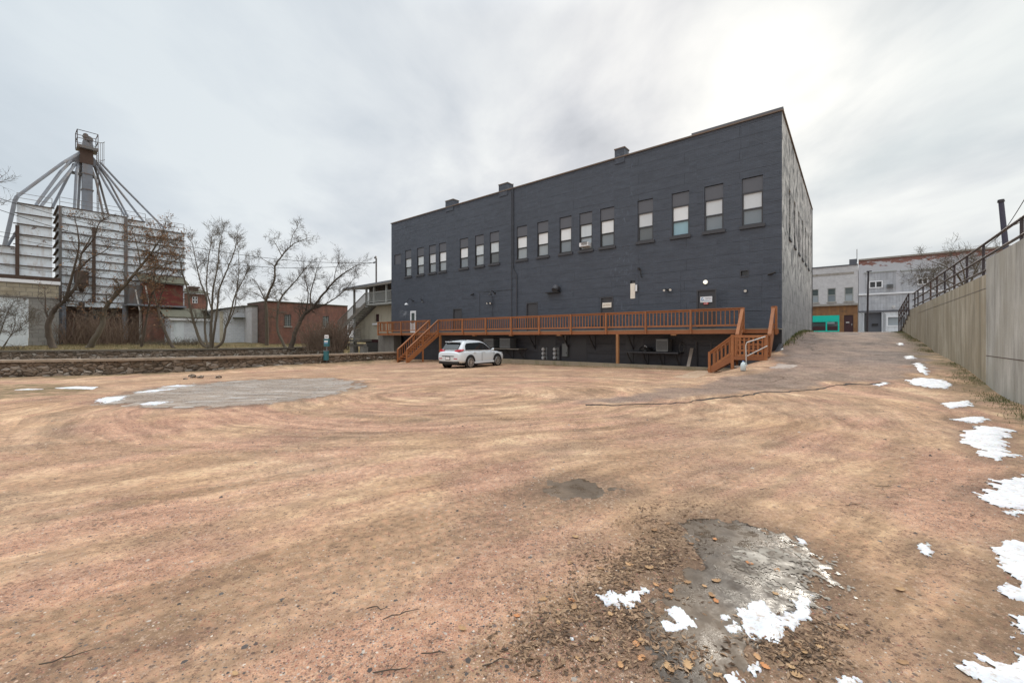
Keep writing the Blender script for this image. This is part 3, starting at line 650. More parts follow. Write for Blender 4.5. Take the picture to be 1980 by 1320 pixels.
def icemat(name, base, pale, lo, hi, rough, mp, streaks=None, stc=(.75, .77, .8), tr=(.5, .62)):
    t = newmat(name); p = geo(t)
    n = t.noise(t.mapping(p, scale=mp, rot=(0, 0, R(12))), 1.3, 7, .62, .5)
    c = t.mix(t.ramp(n, (lo, 0.0), (hi, 1.0)), base, pale)
    c = t.mix(.5, c, t.mix(t.noise(p, 9, 6, .7), .2, .8), 'OVERLAY')
    if streaks:
        q = t.noise(t.mapping(p, scale=streaks, rot=(0, 0, R(-6)), loc=(4, 2, 0)), 1.6, 9, .72, .4)
        c = t.mix(t.ramp(q, (tr[0], 0.0), (tr[1], 1.0)), c, stc)
    t.out(c, t.ramp(t.noise(p, 6, 6, .7), (.40, rough * .5), (.62, rough + .35)), t.bump(t.noise(p, 22, 7, .7), .22, .010), spec=.45)
    return M[name]
icemat('ice_lot', (.20, .150, .11), (.35, .275, .215), .38, .66, .5, (.5, 1.4, 1), (.45, 4.2, 1), (.72, .71, .69), (.55, .66))
icemat('ice_near', (.045, .032, .022), (.145, .105, .07), .42, .70, .30, (1.6, 1.0, 1), (3.5, 1.3, 1), (.38, .35, .31), (.61, .76))
icemat('mud_wet', (.10, .07, .045), (.17, .12, .08), .4, .6, .45, (1, 1, 1))
icemat('frost', (.12, .095, .07), (.32, .29, .245), .35, .6, .6, (3, 3, 1))
icemat('path_dirt', (.42, .29, .19), (.52, .37, .25), .35, .6, .85, (1, 1, 1))
icemat('pale_slab', (.30, .24, .20), (.42, .34, .29), .35, .6, .8, (1, 1, 1))
tag(sheet('ice_puddle', PUD_BIG, M['ice_lot'], .06, .5, .004, .3, 5, 1.1, lift=.004), 'broad grey frozen puddle streaked with snow in front of the stone wall', 'puddle')
tag(sheet('ice_puddle', PUD_ICE, M['ice_near'], .016, .12, .003, .2, 8, 3.0, lift=.002), 'dark glossy frozen puddle with trapped leaves in the near foreground', 'puddle')
tag(sheet('mud_patch', PUD_MUD, M['mud_wet'], .03, .12, .003, .2, 9, 2.0, lift=.003), 'small damp brown mud patch in the middle of the lot', 'mud patch')
tag(sheet('ice_frost', GP((1440, 1062), (1520, 1050), (1575, 1085), (1592, 1120), (1560, 1165), (1500, 1140), (1450, 1120)), M['frost'], .008, .34, .0015, .1, 61, 17, lift=.006), 'white crystal frost crust on the right side of the frozen foreground puddle', 'frost', kind='stuff')
tag(sheet('ice_frost', GP((1416, 1064), (1470, 1062), (1500, 1080), (1470, 1100), (1425, 1095)), M['frost'], .008, .14, .0015, .1, 67, 16, lift=.006), 'cloudy white spot in the middle of the frozen foreground puddle', 'frost', kind='stuff')
tag(sheet('concrete_slab', GP((1488, 712), (1505, 702), (1545, 705), (1530, 713)), M['pale_slab'], .05, .1, .01, .2, 12), 'pale flat slab patch at the foot of the ramp by the white jug', 'slab')
tag(sheet('stone_path', GP((1300, 729), (1350, 716), (1380, 718), (1345, 731)), M['path_dirt'], .05, .1, .01, .2, 13), 'pale trodden slab in front of the wooden stair foot', 'slab')
for i, (pp, rag, lb_) in enumerate(SN):
    w_ = GP(*pp); ext = max(max(q[0] for q in w_) - min(q[0] for q in w_), max(q[1] for q in w_) - min(q[1] for q in w_))
    st_ = max(.008, min(.05, ext / 70))
    tag(sheet('snow_patch', w_, M['snow'], st_, rag, .006 if ext < 1 else .012, .12, 200 + i, 2.2 / max(.25, min(ext, 2.2)) + 1.5), lb_, 'snow patch', 'melting snow patches on the lot')

# ------------------------------------------------------------ loose stones (stuff), litter, leaves, twigs
rng = np.random.default_rng(5)
def stones(name, n, rmin, rmax, sz0, sz1, maskf, mat, pal, seed):
    rng = np.random.default_rng(seed)
    an = rng.uniform(R(-60), R(60), n * 3); rr = np.exp(rng.uniform(math.log(rmin), math.log(rmax), n * 3))
    x = rr * np.sin(an); y = rr * np.cos(an); k = rng.random(n * 3) < maskf(x, y)
    x, y = x[k][:n], y[k][:n]; n = len(x)
    oc = np.array([(1, 0, 0), (.3, .95, 0), (-.8, .6, 0), (-.8, -.6, 0), (.3, -.95, 0), (.1, 0, .7), (0, 0, -.5)], float)
    fc = np.array([(0, 1, 5), (1, 2, 5), (2, 3, 5), (3, 4, 5), (4, 0, 5)])
    S = (sz0 * (sz1 / sz0) ** (rng.random(n) ** 2.2)); S = S * np.clip(rr[k][:n] / 4, .8, 2.2) ** .5
    ph = rng.uniform(0, 6.28, n); jit = rng.uniform(.65, 1.25, (n, 7, 1))
    pts = oc[None] * jit; el = rng.uniform(.6, 1.3, n)
    ca, sa = np.cos(ph), np.sin(ph)
    px = pts[:, :, 0] * el[:, None]; py = pts[:, :, 1]
    X = (px * ca[:, None] - py * sa[:, None]) * S[:, None] + x[:, None]; Y = (px * sa[:, None] + py * ca[:, None]) * S[:, None] + y[:, None]
    Z = pts[:, :, 2] * S[:, None] * rng.uniform(.5, 1, n)[:, None] + (ground(x, y) + gfine(x, y))[:, None] + S[:, None] * .02
    V = np.stack([X, Y, Z], 2).reshape(-1, 3); Fq = (fc[None] + (np.arange(n) * 7)[:, None, None]).reshape(-1, 3)
    me = bpy.data.meshes.new(name); me.vertices.add(len(V)); me.vertices.foreach_set('co', V.ravel())
    me.loops.add(len(Fq) * 3); me.loops.foreach_set('vertex_index', Fq.ravel()); me.polygons.add(len(Fq)); me.polygons.foreach_set('loop_start', np.arange(len(Fq)) * 3)
    me.update(calc_edges=True)
    at = me.color_attributes.new('pc', 'FLOAT_COLOR', 'POINT')
    pc = np.array(pal)[rng.integers(0, len(pal), n)] * rng.uniform(.75, 1.25, (n, 1)); pc = np.repeat(np.hstack([pc, np.ones((n, 1))]), 7, 0)
    at.data.foreach_set('color', pc.astype(np.float32).ravel())
    me.materials.append(mat); o = bpy.data.objects.new(name, me); put(o); return o
t = newmat('stone_mix'); t.out(t.attr('pc').outputs[0], .85, spec=.3)
def mask_g(x, y):
    lo = fbm(x * .8 + 3, y * .8, 5, 91); k = sst(.40, .62, lo) * .85 + .1
    s, u = toSU(x, y)
    k = k * np.where(-s > WA - .05, 0, 1) * np.where((-s > 2.8) & (u < -15), 1.3, 1)
    for p, _ in FLAT: k = k * (insd(x, y, p) < 0)
    return k * (y < NY(x) - .2) * (y > .5)
PAL = [(.32, .14, .10), (.38, .20, .14), (.26, .12, .09), (.30, .24, .19), (.13, .11, .10), (.45, .32, .24), (.50, .44, .37), (.20, .13, .10), (.08, .07, .065), (.36, .24, .16)]
tag(stones('gravel', 60000, 1.6, 14, .002, .009, mask_g, M['stone_mix'], PAL, 1), 'pink, grey and dark gravel strewn over the sandy lot', 'gravel', kind='stuff')
tag(stones('loose_stone', 1300, 1.8, 20, .006, .019, lambda x, y: mask_g(x, y) * .5, M['stone_mix'], [(.08, .07, .065), (.15, .135, .125), (.40, .35, .30), (.22, .12, .085), (.12, .09, .08)], 2), 'larger dark and pale pebbles scattered on the lot', 'pebbles', kind='stuff')

t = newmat('oak_leaf'); p = geo(t); rn = t.n('ObjectInfo').outputs['Random']
c = t.ramp(rn, (0.0, (.20, .10, .045)), (.35, (.33, .19, .09)), (.7, (.44, .28, .14)), (1.0, (.50, .20, .07)))
t.out(t.mix(.6, c, t.mix(t.noise(p, 60, 5), .25, .75), 'OVERLAY'), .75)
def leafmesh(mb, x, y, z, L, ph, curl, seed):
    rnd = random.Random(seed); n = 9; lobe = [.05, .30, .18, .42, .22, .46, .24, .30, .10, .02]
    ca, sa = math.cos(ph), math.sin(ph); V = []
    tl = rnd.uniform(-.15, .3)
    for i in range(n + 1):
        tt = i / n; wv = lobe[i] * L * rnd.uniform(.7, 1.1)
        for sgn in (-1, 0, 1):
            lx = (tt - .5) * L + (abs(sgn) * .05 * L if i % 2 else 0); ly = sgn * wv
            lz = curl * L * ((tt - .5) ** 2 * 1.6 + (ly / L) ** 2 * 2.0) + tl * tt * L * .4
            V.append((x + lx * ca - ly * sa, y + lx * sa + ly * ca, z + .004 + lz))
    Fs = []
    for i in range(n):
        for k in range(2): a = i * 3 + k; Fs.append((a, a + 1, a + 4, a + 3))
    mb.add(V, Fs)
def gzf(x, y): return float(ground(x, y) + gfine(x, y))
LEAFPX = [(1382, 1044), (1515, 1138), (1500, 1150), (1290, 1012), (1300, 1030), (1265, 1025), (855, 1012), (724, 1056), (455, 1302), (1000, 1195), (1585, 1250), (1600, 1262), (1050, 1162), (1160, 1100), (1745, 1280), (1555, 1262), (1340, 1270), (1290, 1290), (1370, 1290), (1480, 1290), (1530, 1290), (1240, 1240), (1180, 1190), (1110, 1180), (1080, 1210), (1150, 1240), (1210, 1130), (1255, 1100), (1120, 1280), (1200, 1290)]
rnl = random.Random(12)
for i in range(60):
    if i < len(LEAFPX): px, py = LEAFPX[i]
    else: px = rnl.gauss(1330, 170); py = 1020 + 300 * rnl.random() ** .7
    if not (300 < px < 1900) : continue
    x, y = G(px, py); L = rnl.uniform(.035, .06)
    mb = MB(); leafmesh(mb, x, y, gzf(x, y), L, rnl.uniform(0, 6.28), rnl.uniform(.05, .6), i)
    o = mb.build('oak_leaf', M['oak_leaf'], smooth=True, fixn=False)
    tag(o, 'dry curled oak leaf lying on the gravel, mud and ice', 'leaf', 'fallen oak leaves')
mb = MB(); rnl = random.Random(4)
for i in range(12000):
    c_ = rnl.choice([(1265, 1055, 40, 35), (1250, 1100, 45, 30), (1215, 1130, 50, 30), (1120, 1230, 60, 22), (1180, 1200, 40, 25), (1560, 1270, 60, 25), (1260, 1275, 60, 40), (1330, 1005, 50, 12), (1060, 1290, 60, 25), (1450, 1300, 90, 25), (1520, 1290, 60, 30), (1200, 1150, 90, 70)])
    px = rnl.gauss(c_[0], c_[2]); py = rnl.gauss(c_[1], c_[3])
    if py < 960 or py > 1420: continue
    v = (HY - py) / FPX; Y = EYE / -v; x, y = (px - CX) / FPX * Y, Y
    if vn(np.array([x * 6.0]), np.array([y * 6.0]), 3)[0] < rnl.uniform(.15, .6): continue
    L = rnl.uniform(.003, .010) if rnl.random() < .62 else rnl.uniform(.008, .022); z = gzf(x, y); ph = rnl.uniform(0, 6.28)
    V = [(x + L * math.cos(ph + q) * r_, y + L * math.sin(ph + q) * r_, z + .002 + rnl.uniform(0, .5) * L) for q, r_ in ((0, 1.2), (1.0 + rnl.random(), rnl.uniform(.15, .5)), (3.1, rnl.uniform(.6, 1.1)), (4.3 + rnl.random(), rnl.uniform(.15, .6)))]
    mb.add(V, [(0, 1, 2, 3)])
t = newmat('litter'); t.out(t.ramp(t.n('NewGeometry').outputs['Random Per Island'], (0.0, (.05, .032, .02)), (.35, (.14, .085, .05)), (.7, (.25, .155, .09)), (1.0, (.38, .26, .16))), .85)
tag(mb.build('leaf_litter', M['litter'], fixn=False), 'dark crumbled leaf litter around the frozen foreground puddle', 'leaf litter', kind='stuff')
TW = [(732, 1178, .14), (778, 1190, .2), (760, 1300, .18), (1650, 975, .16), (1710, 940, .18), (130, 1278, .2), (1880, 1000, .14), (1480, 945, .12), (960, 1290, .15), (840, 1270, .12)]
TWL = ['thin dark twig lying on bare sand left of the litter', 'forked dark twig on the sand beside the thin one', 'bent stick at the bottom of the lot left of the leaves', 'short stick on gravel right of the puddle', 'slim straight stick further right on the gravel', 'mossy stick in the lower left corner', 'little stick near the ribbed snow patch', 'short twig above the frozen puddle', 'curved twig among loose gravel at the bottom centre', 'small twig left of the bottom centre gravel heap']
for i, (px, py, L) in enumerate(TW):
    x, y = G(px, py); ph = rnl.uniform(-.6, 1.0); pts = []
    for k in range(6): pts.append((x + (k / 5 - .5) * L * math.cos(ph) + rnl.uniform(-.01, .01), y + (k / 5 - .5) * L * math.sin(ph) + rnl.uniform(-.012, .012), gzf(x, y) + .007 + rnl.uniform(0, .012)))
    m_ = MB().tube(pts, [.003, .0035, .003, .003, .002, .001], 5)
    if i in (1, 2, 5): m_.tube([pts[2], (pts[2][0] + .03, pts[2][1] + .04, pts[2][2] + .015)], [.0025, .001], 4)
    tag(m_.build('twig', M['bark']), TWL[i], 'twig', 'loose twigs on the lot')

# grass blades and weeds
def blades(name, n, fn, hmin, hmax, mat, label, seed, cat='grass'):
    r_ = random.Random(seed); mb = MB()
    for _ in range(n):
        x, y = fn(r_)
        z = float(ground(x, y)); h = r_.uniform(hmin, hmax); a = r_.uniform(0, 6.28); lx, ly = math.cos(a) * h * .5, math.sin(a) * h * .5; wd = h * .06 + .002
        px_, py_ = -math.sin(a) * wd, math.cos(a) * wd
        mb.add([(x - px_, y - py_, z - .01), (x + px_, y + py_, z - .01), (x + lx, y + ly, z + h)], [(0, 1, 2)])
    return tag(mb.build(name, mat, fixn=False), label, cat, kind='stuff')
t = newmat('weed_green'); t.out(t.ramp(t.noise(geo(t), 8, 4, .7), (.35, (.04, .075, .015)), (.5, (.10, .12, .03)), (.65, (.24, .19, .09))), .8)
t = newmat('dry_grass'); t.out(t.ramp(t.noise(geo(t), .9, 6, .7), (.35, (.08, .08, .025)), (.5, (.18, .145, .065)), (.65, (.27, .19, .095))), .85)
def f_wall(r_):
    while True:
        u = r_.uniform(-16.5, 18); a = WA - abs(r_.gauss(0, .26)) - .02
        q = F(-a, u, 0)
        if a > 3.8 and vn(q[0] * 1.1, q[1] * 1.1, 4) > .45: return q[0], q[1]
blades('weeds', 7000, f_wall, .02, .07, M['weed_green'], 'low green weeds growing along the foot of the concrete wall', 2)
def f_b(r_):
    u = r_.uniform(.3, 19); q = F(-abs(r_.gauss(0, .2)) - .03, u, 0); return q[0], q[1]
blades('weeds', 1400, f_b, .04, .22, M['weed_green'], 'weeds along the foot of the cement side wall', 3)
def f_k(r_):
    q = F(r_.uniform(2.5, 33), -2.35 + r_.gauss(0, .25), 0); return q[0], q[1]
blades('weeds', 4500, f_k, .02, .08, M['dry_grass'], 'thin dry grass along the timber kerb under the deck', 5)
def f_g(r_):
    while True:
        x = r_.uniform(-62, -20); y = float(FY(x)) + r_.uniform(.1, 9)
        return x, y
blades('grass', 16000, f_g, .06, .2, M['dry_grass'], 'short dry grass behind the far stone wall under the trees', 6)
# ------------------------------------------------------------ walls with openings
def wallmesh(Fn, s0, s1, z0, z1, ops, depth, top=None):
    """Fn(s, z, d) -> world; ops = (s0, s1, z0, z1); reveals go d inward"""
    mb = MB(); S = sorted(set([s0, s1] + [v for o in ops for v in o[:2]])); Z = sorted(set([z0, z1] + [v for o in ops for v in o[2:4]]))
    for i in range(len(S) - 1):
        for j in range(len(Z) - 1):
            cs, cz = (S[i] + S[i + 1]) / 2, (Z[j] + Z[j + 1]) / 2
            if any(o[0] < cs < o[1] and o[2] < cz < o[3] for o in ops): continue
            mb.quad(Fn(S[i], Z[j], 0), Fn(S[i + 1], Z[j], 0), Fn(S[i + 1], Z[j + 1], 0), Fn(S[i], Z[j + 1], 0))
    for a, b, c, d in ops:
        for (p, q) in (((a, c), (b, c)), ((b, c), (b, d)), ((b, d), (a, d)), ((a, d), (a, c))):
            mb.quad(Fn(*p, 0), Fn(*q, 0), Fn(*q, depth), Fn(*p, depth))
    return mb
def bx(Fn, mb, a, b, c, d, d0, d1):           # a box in a wall's own frame
    V = [Fn(s, z, q) for q in (d0, d1) for s, z in ((a, c), (b, c), (b, d), (a, d))]
    return mb.add(V, [(0, 1, 2, 3), (7, 6, 5, 4), (0, 4, 5, 1), (1, 5, 6, 2), (2, 6, 7, 3), (3, 7, 4, 0)])

# ------------------------------------------------------------ the dark building
TOP = EYE + 11.3; L_ = 32.9; DP = 20.8
BLD = thing('commercial_building', 'long two-storey charcoal painted masonry building with cement side wall', 'building', F(L_ / 2, DP / 2, 0), 0)
FR = lambda s, z, d: F(s, d, z)
wins = [  # px left, px right, kind of upper pane, lower pane
 (783.4, 795.2, 1, 1), (806.7, 819.4, 1, 1), (829.5, 842.6, 2, 1), (849, 862.8, 0, 1), (889, 905, 0, 0), (918.6, 935.4, 1, 1), (947, 964.8, 1, 3),
 (999.2, 1019.2, 0, 1), (1039, 1060.2, 0, 1), (1082, 1105, 0, 0), (1120.5, 1145, 1, 1), (1160.7, 1187.8, 0, 0), (1233, 1263, 2, 3), (1299, 1332.6, 0, 2), (1362, 1398.8, 2, 0), (1434.5, 1475.5, 2, 0)]
ZT = EYE + 8.33; ZG = EYE + 7.58; ZB = EYE + 5.83
ops = []
for (a, b, _, _) in wins:
    s1 = hitU(a, 500, 0)[0]; s0 = hitU(b, 500, 0)[0]; ops.append((s0, s1, ZB, ZT))
bs1 = hitU(762.6, 500, 0); bs0 = hitU(775, 500, 0)
blocked = (bs0[0], bs1[0], hitU(768, 511, 0)[1], hitU(768, 492, 0)[1])
doors_px = [(876, 893, 596, 'charcoal_door'), (1018, 1040, 584, 'charcoal_door'), (1161, 1186, 573, 'charcoal_door'), (1347, 1385, 558, 'charcoal_door')]
DZ = EYE + .43
dops = []
for a, b, y, m in doors_px:
    s1 = hitU(a, y, 0)[0]; s0, zt = hitU(b, y, 0); dops.append((s0, s1, DZ + .02, min(zt, DZ + 2.25)))
# little vent windows
vent1 = (hitU(1448, 530, 0)[0], hitU(1431, 530, 0)[0], hitU(1440, 536, 0)[1], hitU(1440, 522, 0)[1])
vent2 = (hitU(1228.5, 545, 0)[0], hitU(1218.5, 545, 0)[0], hitU(1224, 577, 0)[1], hitU(1224, 542.5, 0)[1])
bdoor = (hitU(1376, 690, 0)[0] - .0, hitU(1350, 690, 0)[0] + .15, -.05, 1.42)
zdeck = DZ - .12
wallmesh(FR, 0, L_, zdeck, TOP, ops + [blocked] + dops + [vent1, vent2], .2).build('front_wall', M['charcoal_masonry'], BLD)
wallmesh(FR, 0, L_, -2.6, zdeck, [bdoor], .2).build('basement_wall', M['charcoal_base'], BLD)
SR = lambda u, z, d: F(d, u, z)
sw = []
for u in (3.4, 6.1, 8.8, 11.4, 14.0, 16.7): sw.append((u - .42, u + .42, EYE + 5.55, EYE + 8.3))
wallmesh(SR, 0.0, DP, -1.5, TOP, sw, .22).build('side_wall', M['side_cement'], BLD)
m_ = MB(); m_.fbox(L_ - .3, L_, .02, DP, -2.6, TOP - .02); m_.fbox(.3, L_ - .3, DP - .3, DP, -1, TOP - .02)
m_.build('rear_wall', M['charcoal_masonry'], BLD)
MB().fbox(.25, L_ - .32, .25, DP - .32, TOP - .9, TOP - .8).build('roof', M['roof_tar'], BLD)
cp = MB(); cp.fbox(-.07, L_ + .05, -.07, .28, TOP, TOP + .075); cp.fbox(-.07, .28, .285, DP + .05, TOP, TOP + .075)
cp.build('coping', M['coping'], BLD)
MB().fbox(-.06, 4.3, -.055, .27, TOP + .077, TOP + .18).build('raised_coping', M['charcoal_panel'], BLD)
MB().fbox(-.05, .18, DP - .25, DP - .02, -.5, TOP - .02).build('corner_pier', M['charcoal_trim'], BLD)
for k, (a, b) in enumerate(((1189, 1208), (965, 982), (862, 877))):
    s1 = hitU(a, 300, 0)[0]; s0 = hitU(b, 300, 0)[0]
    c_ = MB(); c_.fbox(s0, s1, -.045, .62, TOP - .35, TOP + .55); o = c_.build('chimney', M['charcoal_masonry'], BLD)
    MB().fbox(s0 - .03, s1 + .03, -.07, .65, TOP + .552, TOP + .62).build('chimney_cap', M['coping'], o)
for i, (o_, w_) in enumerate(zip(ops, wins)):
    s0, s1, z0, z1 = o_; W = s1 - s0
    fr = MB(); fw = .07
    for args in ((s0, s0 + fw, z0, ZG - .01), (s1 - fw, s1, z0, ZG - .01), (s0 + fw, s1 - fw, z0, z0 + .08), (s0 + fw, s1 - fw, ZG - .09, ZG - .01)): bx(FR, fr, *args, .05, .18)
    zm = (z0 + ZG) / 2 - .02
    bx(FR, fr, s0 + fw, s1 - fw, zm - .04, zm + .04, .07, .17)
    wo = fr.build('window', M['dark_frame'] if i < 12 else M['charcoal_trim'], BLD)
    bx(FR, MB(), s0 + fw, s1 - fw, zm + .04, ZG - .09, .10, .12).build('upper_pane', PU[w_[2]], wo)
    bx(FR, MB(), s0 + fw, s1 - fw, z0 + .08, zm - .04, .13, .15).build('lower_pane', PL[w_[3]], wo)
    bx(FR, MB(), s0 + .01, s1 - .01, ZG, z1 - .03, .06, .10).build('transom_panel', M['charcoal_panel'], wo)
    bx(FR, MB(), s0 - .10, s1 + .10, z0 - .16, z0 - .002, -.09, .05).build('sill', M['charcoal_trim'], wo)
bx(FR, MB(), blocked[0], blocked[1], blocked[2], blocked[3], .08, .12).build('blocked_window', M['charcoal_panel'], BLD)
for o_ in sw:
    u0, u1, z0, z1 = o_; fr = MB()
    for args in ((u0, u0 + .06, z0, z1), (u1 - .06, u1, z0, z1), (u0 + .06, u1 - .06, z1 - .06, z1), (u0 + .06, u1 - .06, (z0 + z1) / 2 - .03, (z0 + z1) / 2 + .03), (u0 + .06, u1 - .06, z0, z0 + .06)): bx(SR, fr, *args, .10, .2)
    wo = fr.build('window', M['dark_frame'], BLD)
    bx(SR, MB(), u0 + .06, u1 - .06, z0 + .06, z1 - .06, .15, .16).build('pane', M['pane_dark'], wo)
    bx(SR, MB(), u0 - .1, u1 + .1, z0 - .14, z0 - .002, -.08, .08).build('sill', M['charcoal_trim'], wo)
for (a, b, c, d) in dops:
    dr = bx(FR, MB(), a + .07, b - .07, c, d - .07, .06, .11).build('door', M['charcoal_door'], BLD)
    fr = MB()
    for args in ((a, a + .07, c, d), (b - .07, b, c, d), (a + .07, b - .07, d - .07, d)): bx(FR, fr, *args, -.02, .14)
    fr.build('door_frame', M['charcoal_trim'], dr)
    k_ = MB(); k_.tube([FR(a + .2, c + 1.0, .06), FR(a + .2, c + 1.0, -.02), FR(a + .32, c + 1.0, -.02)], .018, 6); k_.build('handle', M['iron'], dr)
dr = bx(FR, MB(), bdoor[0] + .08, bdoor[1] - .08, bdoor[2], bdoor[3] - .08, .08, .12).build('basement_door', M['charcoal_base'], BLD)
fr = MB()
for args in ((bdoor[0], bdoor[0] + .08, bdoor[2], bdoor[3]), (bdoor[1] - .08, bdoor[1], bdoor[2], bdoor[3]), (bdoor[0] + .08, bdoor[1] - .08, bdoor[3] - .08, bdoor[3])): bx(FR, fr, *args, -.03, .15)
fr.build('door_frame', M['charcoal_trim'], dr)
# white glazed door at the far end
a = hitU(794, 605, 0)[0]; b = hitU(804.5, 605, 0)[0]; zt = hitU(799, 601, 0)[1]; s0, s1 = min(a, b), max(a, b)
fr = MB()
for args in ((s0, s0 + .16, DZ, zt), (s1 - .16, s1, DZ, zt), (s0 + .16, s1 - .16, zt - .2, zt), (s0 + .16, s1 - .16, DZ, DZ + .9)): bx(FR, fr, *args, -.05, .02)
wd_ = fr.build('glazed_door', M['white_paint'], BLD)
bx(FR, MB(), s0 + .16, s1 - .16, DZ + .9, zt - .2, -.02, .0).build('pane', M['pane_shop'], wd_)
# vent openings
bx(FR, MB(), vent1[0], vent1[1], vent1[2], vent1[3], .12, .16).build('vent_opening', M['pane_dark'], BLD)
fr = MB()
for q in ((vent1[0], vent1[0] + .05, vent1[2], vent1[3]), (vent1[1] - .05, vent1[1], vent1[2], vent1[3]), (vent1[0] + .05, vent1[1] - .05, vent1[3] - .05, vent1[3]), (vent1[0] + .05, vent1[1] - .05, vent1[2], vent1[2] + .05)): bx(FR, fr, *q, -.03, .1)
fr.build('vent_frame', M['charcoal_trim'], BLD)
zc = vent2[3] - .17
bx(FR, MB(), vent2[0], vent2[1], zc, vent2[3], .12, .16).build('vent_opening', M['pane_dark'], BLD)
bx(FR, MB(), vent2[0] + .02, vent2[1] - .02, vent2[2], zc, -.02, .14).build('vent_shutter', M['sign_cream'], BLD)
# raised blank panels painted over, seen as outlines on the lower wall
pn = MB()
for (x0, x1, y0, y1) in ((1280, 1316, 525, 628), (1385, 1472, 530, 600), (927, 955, 572, 615), (1386, 1408, 560, 630), (1136, 1158, 570, 630)):
    p0 = hitU(x0, y0, 0); p1 = hitU(x1, y0, 0); z1 = min(p0[1], p1[1]); z0 = max(DZ + .03, hitU(x1, y1, 0)[1])
    bx(FR, MB(), p1[0], p0[0], z0, z1, -.014, .02).build('blanked_opening', M['charcoal_masonry'], BLD)
# basement panels
pn = MB()
for x0, x1 in ((1045, 1075), (1100, 1135), (1210, 1245)): 
    p0 = hitU(x0, 660, 0)[0]; p1 = hitU(x1, 660, 0)[0]; bx(FR, MB(), p1, p0, -.2, 1.55, -.02, .02).build('basement_panel', M['charcoal_door'], BLD)
# conduits
sc_ = hitU(993, 360, 0)[0]
cd = MB(); cd.tube([F(sc_, -.06, TOP + .35), F(sc_, -.06, EYE + 5.2), F(sc_ - .35, -.06, EYE + 4.7), F(sc_ - .35, -.06, DZ + .02)], .035, 6)
cd.tube([F(sc_ + .16, -.05, TOP - .2), F(sc_ + .16, -.05, DZ + .02)], .022, 6)
cd.build('conduit', M['charcoal_trim'], BLD)
wr = MB()
for (x0, y0, x1, y1) in ((925, 565, 992, 560), (928, 568, 928, 610), (952, 572, 952, 612), (1018, 590, 1018, 618)):
    p, q = hitU(x0, y0, 0), hitU(x1, y1, 0); wr.tube([F(p[0], -.02, p[1]), F(q[0], -.02, q[1])], .012, 4)
wr.build('wall_cable', M['black_plastic'], BLD)

# window air conditioner
p = hitU(1132.5, 475, 0); q = hitU(1141, 470, 0); q2 = hitU(1124, 480, 0)
ac = thing('window_air_conditioner', 'small white air conditioner sitting in the lower pane of an upstairs window', 'air conditioner', F(p[0], -.1, p[1] - .1))
bx(FR, MB(), q[0], q2[0], q2[1] + .05, q[1] + .04, -.28, .12).build('housing', M['white_paint'], ac)
g_ = MB()
for k in range(7): bx(FR, g_, q[0] + .06, (q[0] + q2[0]) / 2 + .18, q2[1] + .12 + k * .035, q2[1] + .135 + k * .035, -.29, -.275)
g_.build('grille', M['ac_dark'], ac)

# security lamps, cameras, vents on the wall
def spot(px, py, label, heads=2, lit=False, name='flood_light', cat='flood light', grp=None):
    s, z = hitU(px, py, 0); o = thing(name, label, cat, F(s, -.05, z), 0, grp)
    MB().tube([F(s, 0, z), F(s, -.07, z)], .07, 10).build('base', M['black_plastic'], o)
    for k in range(heads):
        sg = (k - (heads - 1) / 2) * .34 if heads > 1 else 0
        MB().tube([F(s + sg * .3, -.06, z), F(s + sg * .8, -.14, z + .05), F(s + sg, -.18, z + .02), F(s + sg * 1.05, -.27, z - .03)], [.02, .03, .06, .085], 8).build('head', M['black_plastic'], o)
        MB().tube([F(s + sg * 1.05, -.271, z - .031), F(s + sg * 1.07, -.285, z - .035)], [.075, .07], 10).build('lens', M['lamp_glass'], o)
    return o
spot(949, 586, 'twin head flood light with pale lenses above the middle of the deck')
spot(1293, 560.5, 'twin head flood light between the cream shutter and the lit bulb')
spot(1443, 562, 'single small pale wall light right of the white notice', 1)
t = newmat('lit_bulb'); e = t.n('Emission', {'Color': (1, .95, .75, 1), 'Strength': 3.0}); t.nt.links.new(e.outputs[0], t.n('OutputMaterial').inputs[0])
s, z = hitU(1364.5, 545.5, 0); o = thing('bulkhead_light', 'round lit bulkhead lamp over the door with the white notice', 'wall lamp', F(s, -.05, z))
MB().tube([F(s, 0, z), F(s, -.06, z)], .13, 12).build('base', M['pale_metal'], o); MB().tube([F(s, -.06, z), F(s, -.12, z), F(s, -.15, z)], [.08, .075, .03], 10).build('bulb', M['lit_bulb'], o)
def gooseneck(px, py, px2, py2, label, white=False):
    s, z = hitU(px, py, 0); s2, z2 = hitU(px2, py2, 0); o = thing('gooseneck_lamp', label, 'wall lamp', F(s, -.05, z), 0, 'wall lamps above the deck')
    MB().tube([F(s, 0, z), F(s, -.05, z)], .08, 8).build('base', M['black_plastic'], o)
    MB().tube([F(s, -.04, z), F(s, -.25, z + .14), F((s + s2) / 2, -.5, z + .18), F(s2, -.7, z2 + .12)], .025, 6).build('arm', M['black_plastic'], o)
    MB().tube([F(s2, -.7, z2 + .16), F(s2, -.7, z2 + .1), F(s2, -.7, z2)], [.05, .1, .2], 12).build('lamp_shade', M['white_paint'] if white else M['black_plastic'], o)
gooseneck(799, 582, 797.5, 590, 'black gooseneck lamp with pale shade over the white glazed door', True)
gooseneck(817, 581, 829, 586, 'black gooseneck lamp right of the white glazed door')
gooseneck(957, 567, 959, 572, 'long armed black lamp above the twin flood light')
s, z = hitU(1076, 558, 0); o = thing('exhaust_hood', 'rounded dark metal exhaust hood on the middle of the wall', 'vent', F(s, -.1, z))
MB().tube([F(s - .1, 0, z), F(s - .1, -.25, z + .02), F(s - .1, -.4, z - .15)], [.24, .24, .22], 12).build('cowl', M['charcoal_trim'], o)
MB().fbox(s - .35, s + .75, -.3, 0, z - .3, z - .24).build('tray', M['black_plastic'], o)
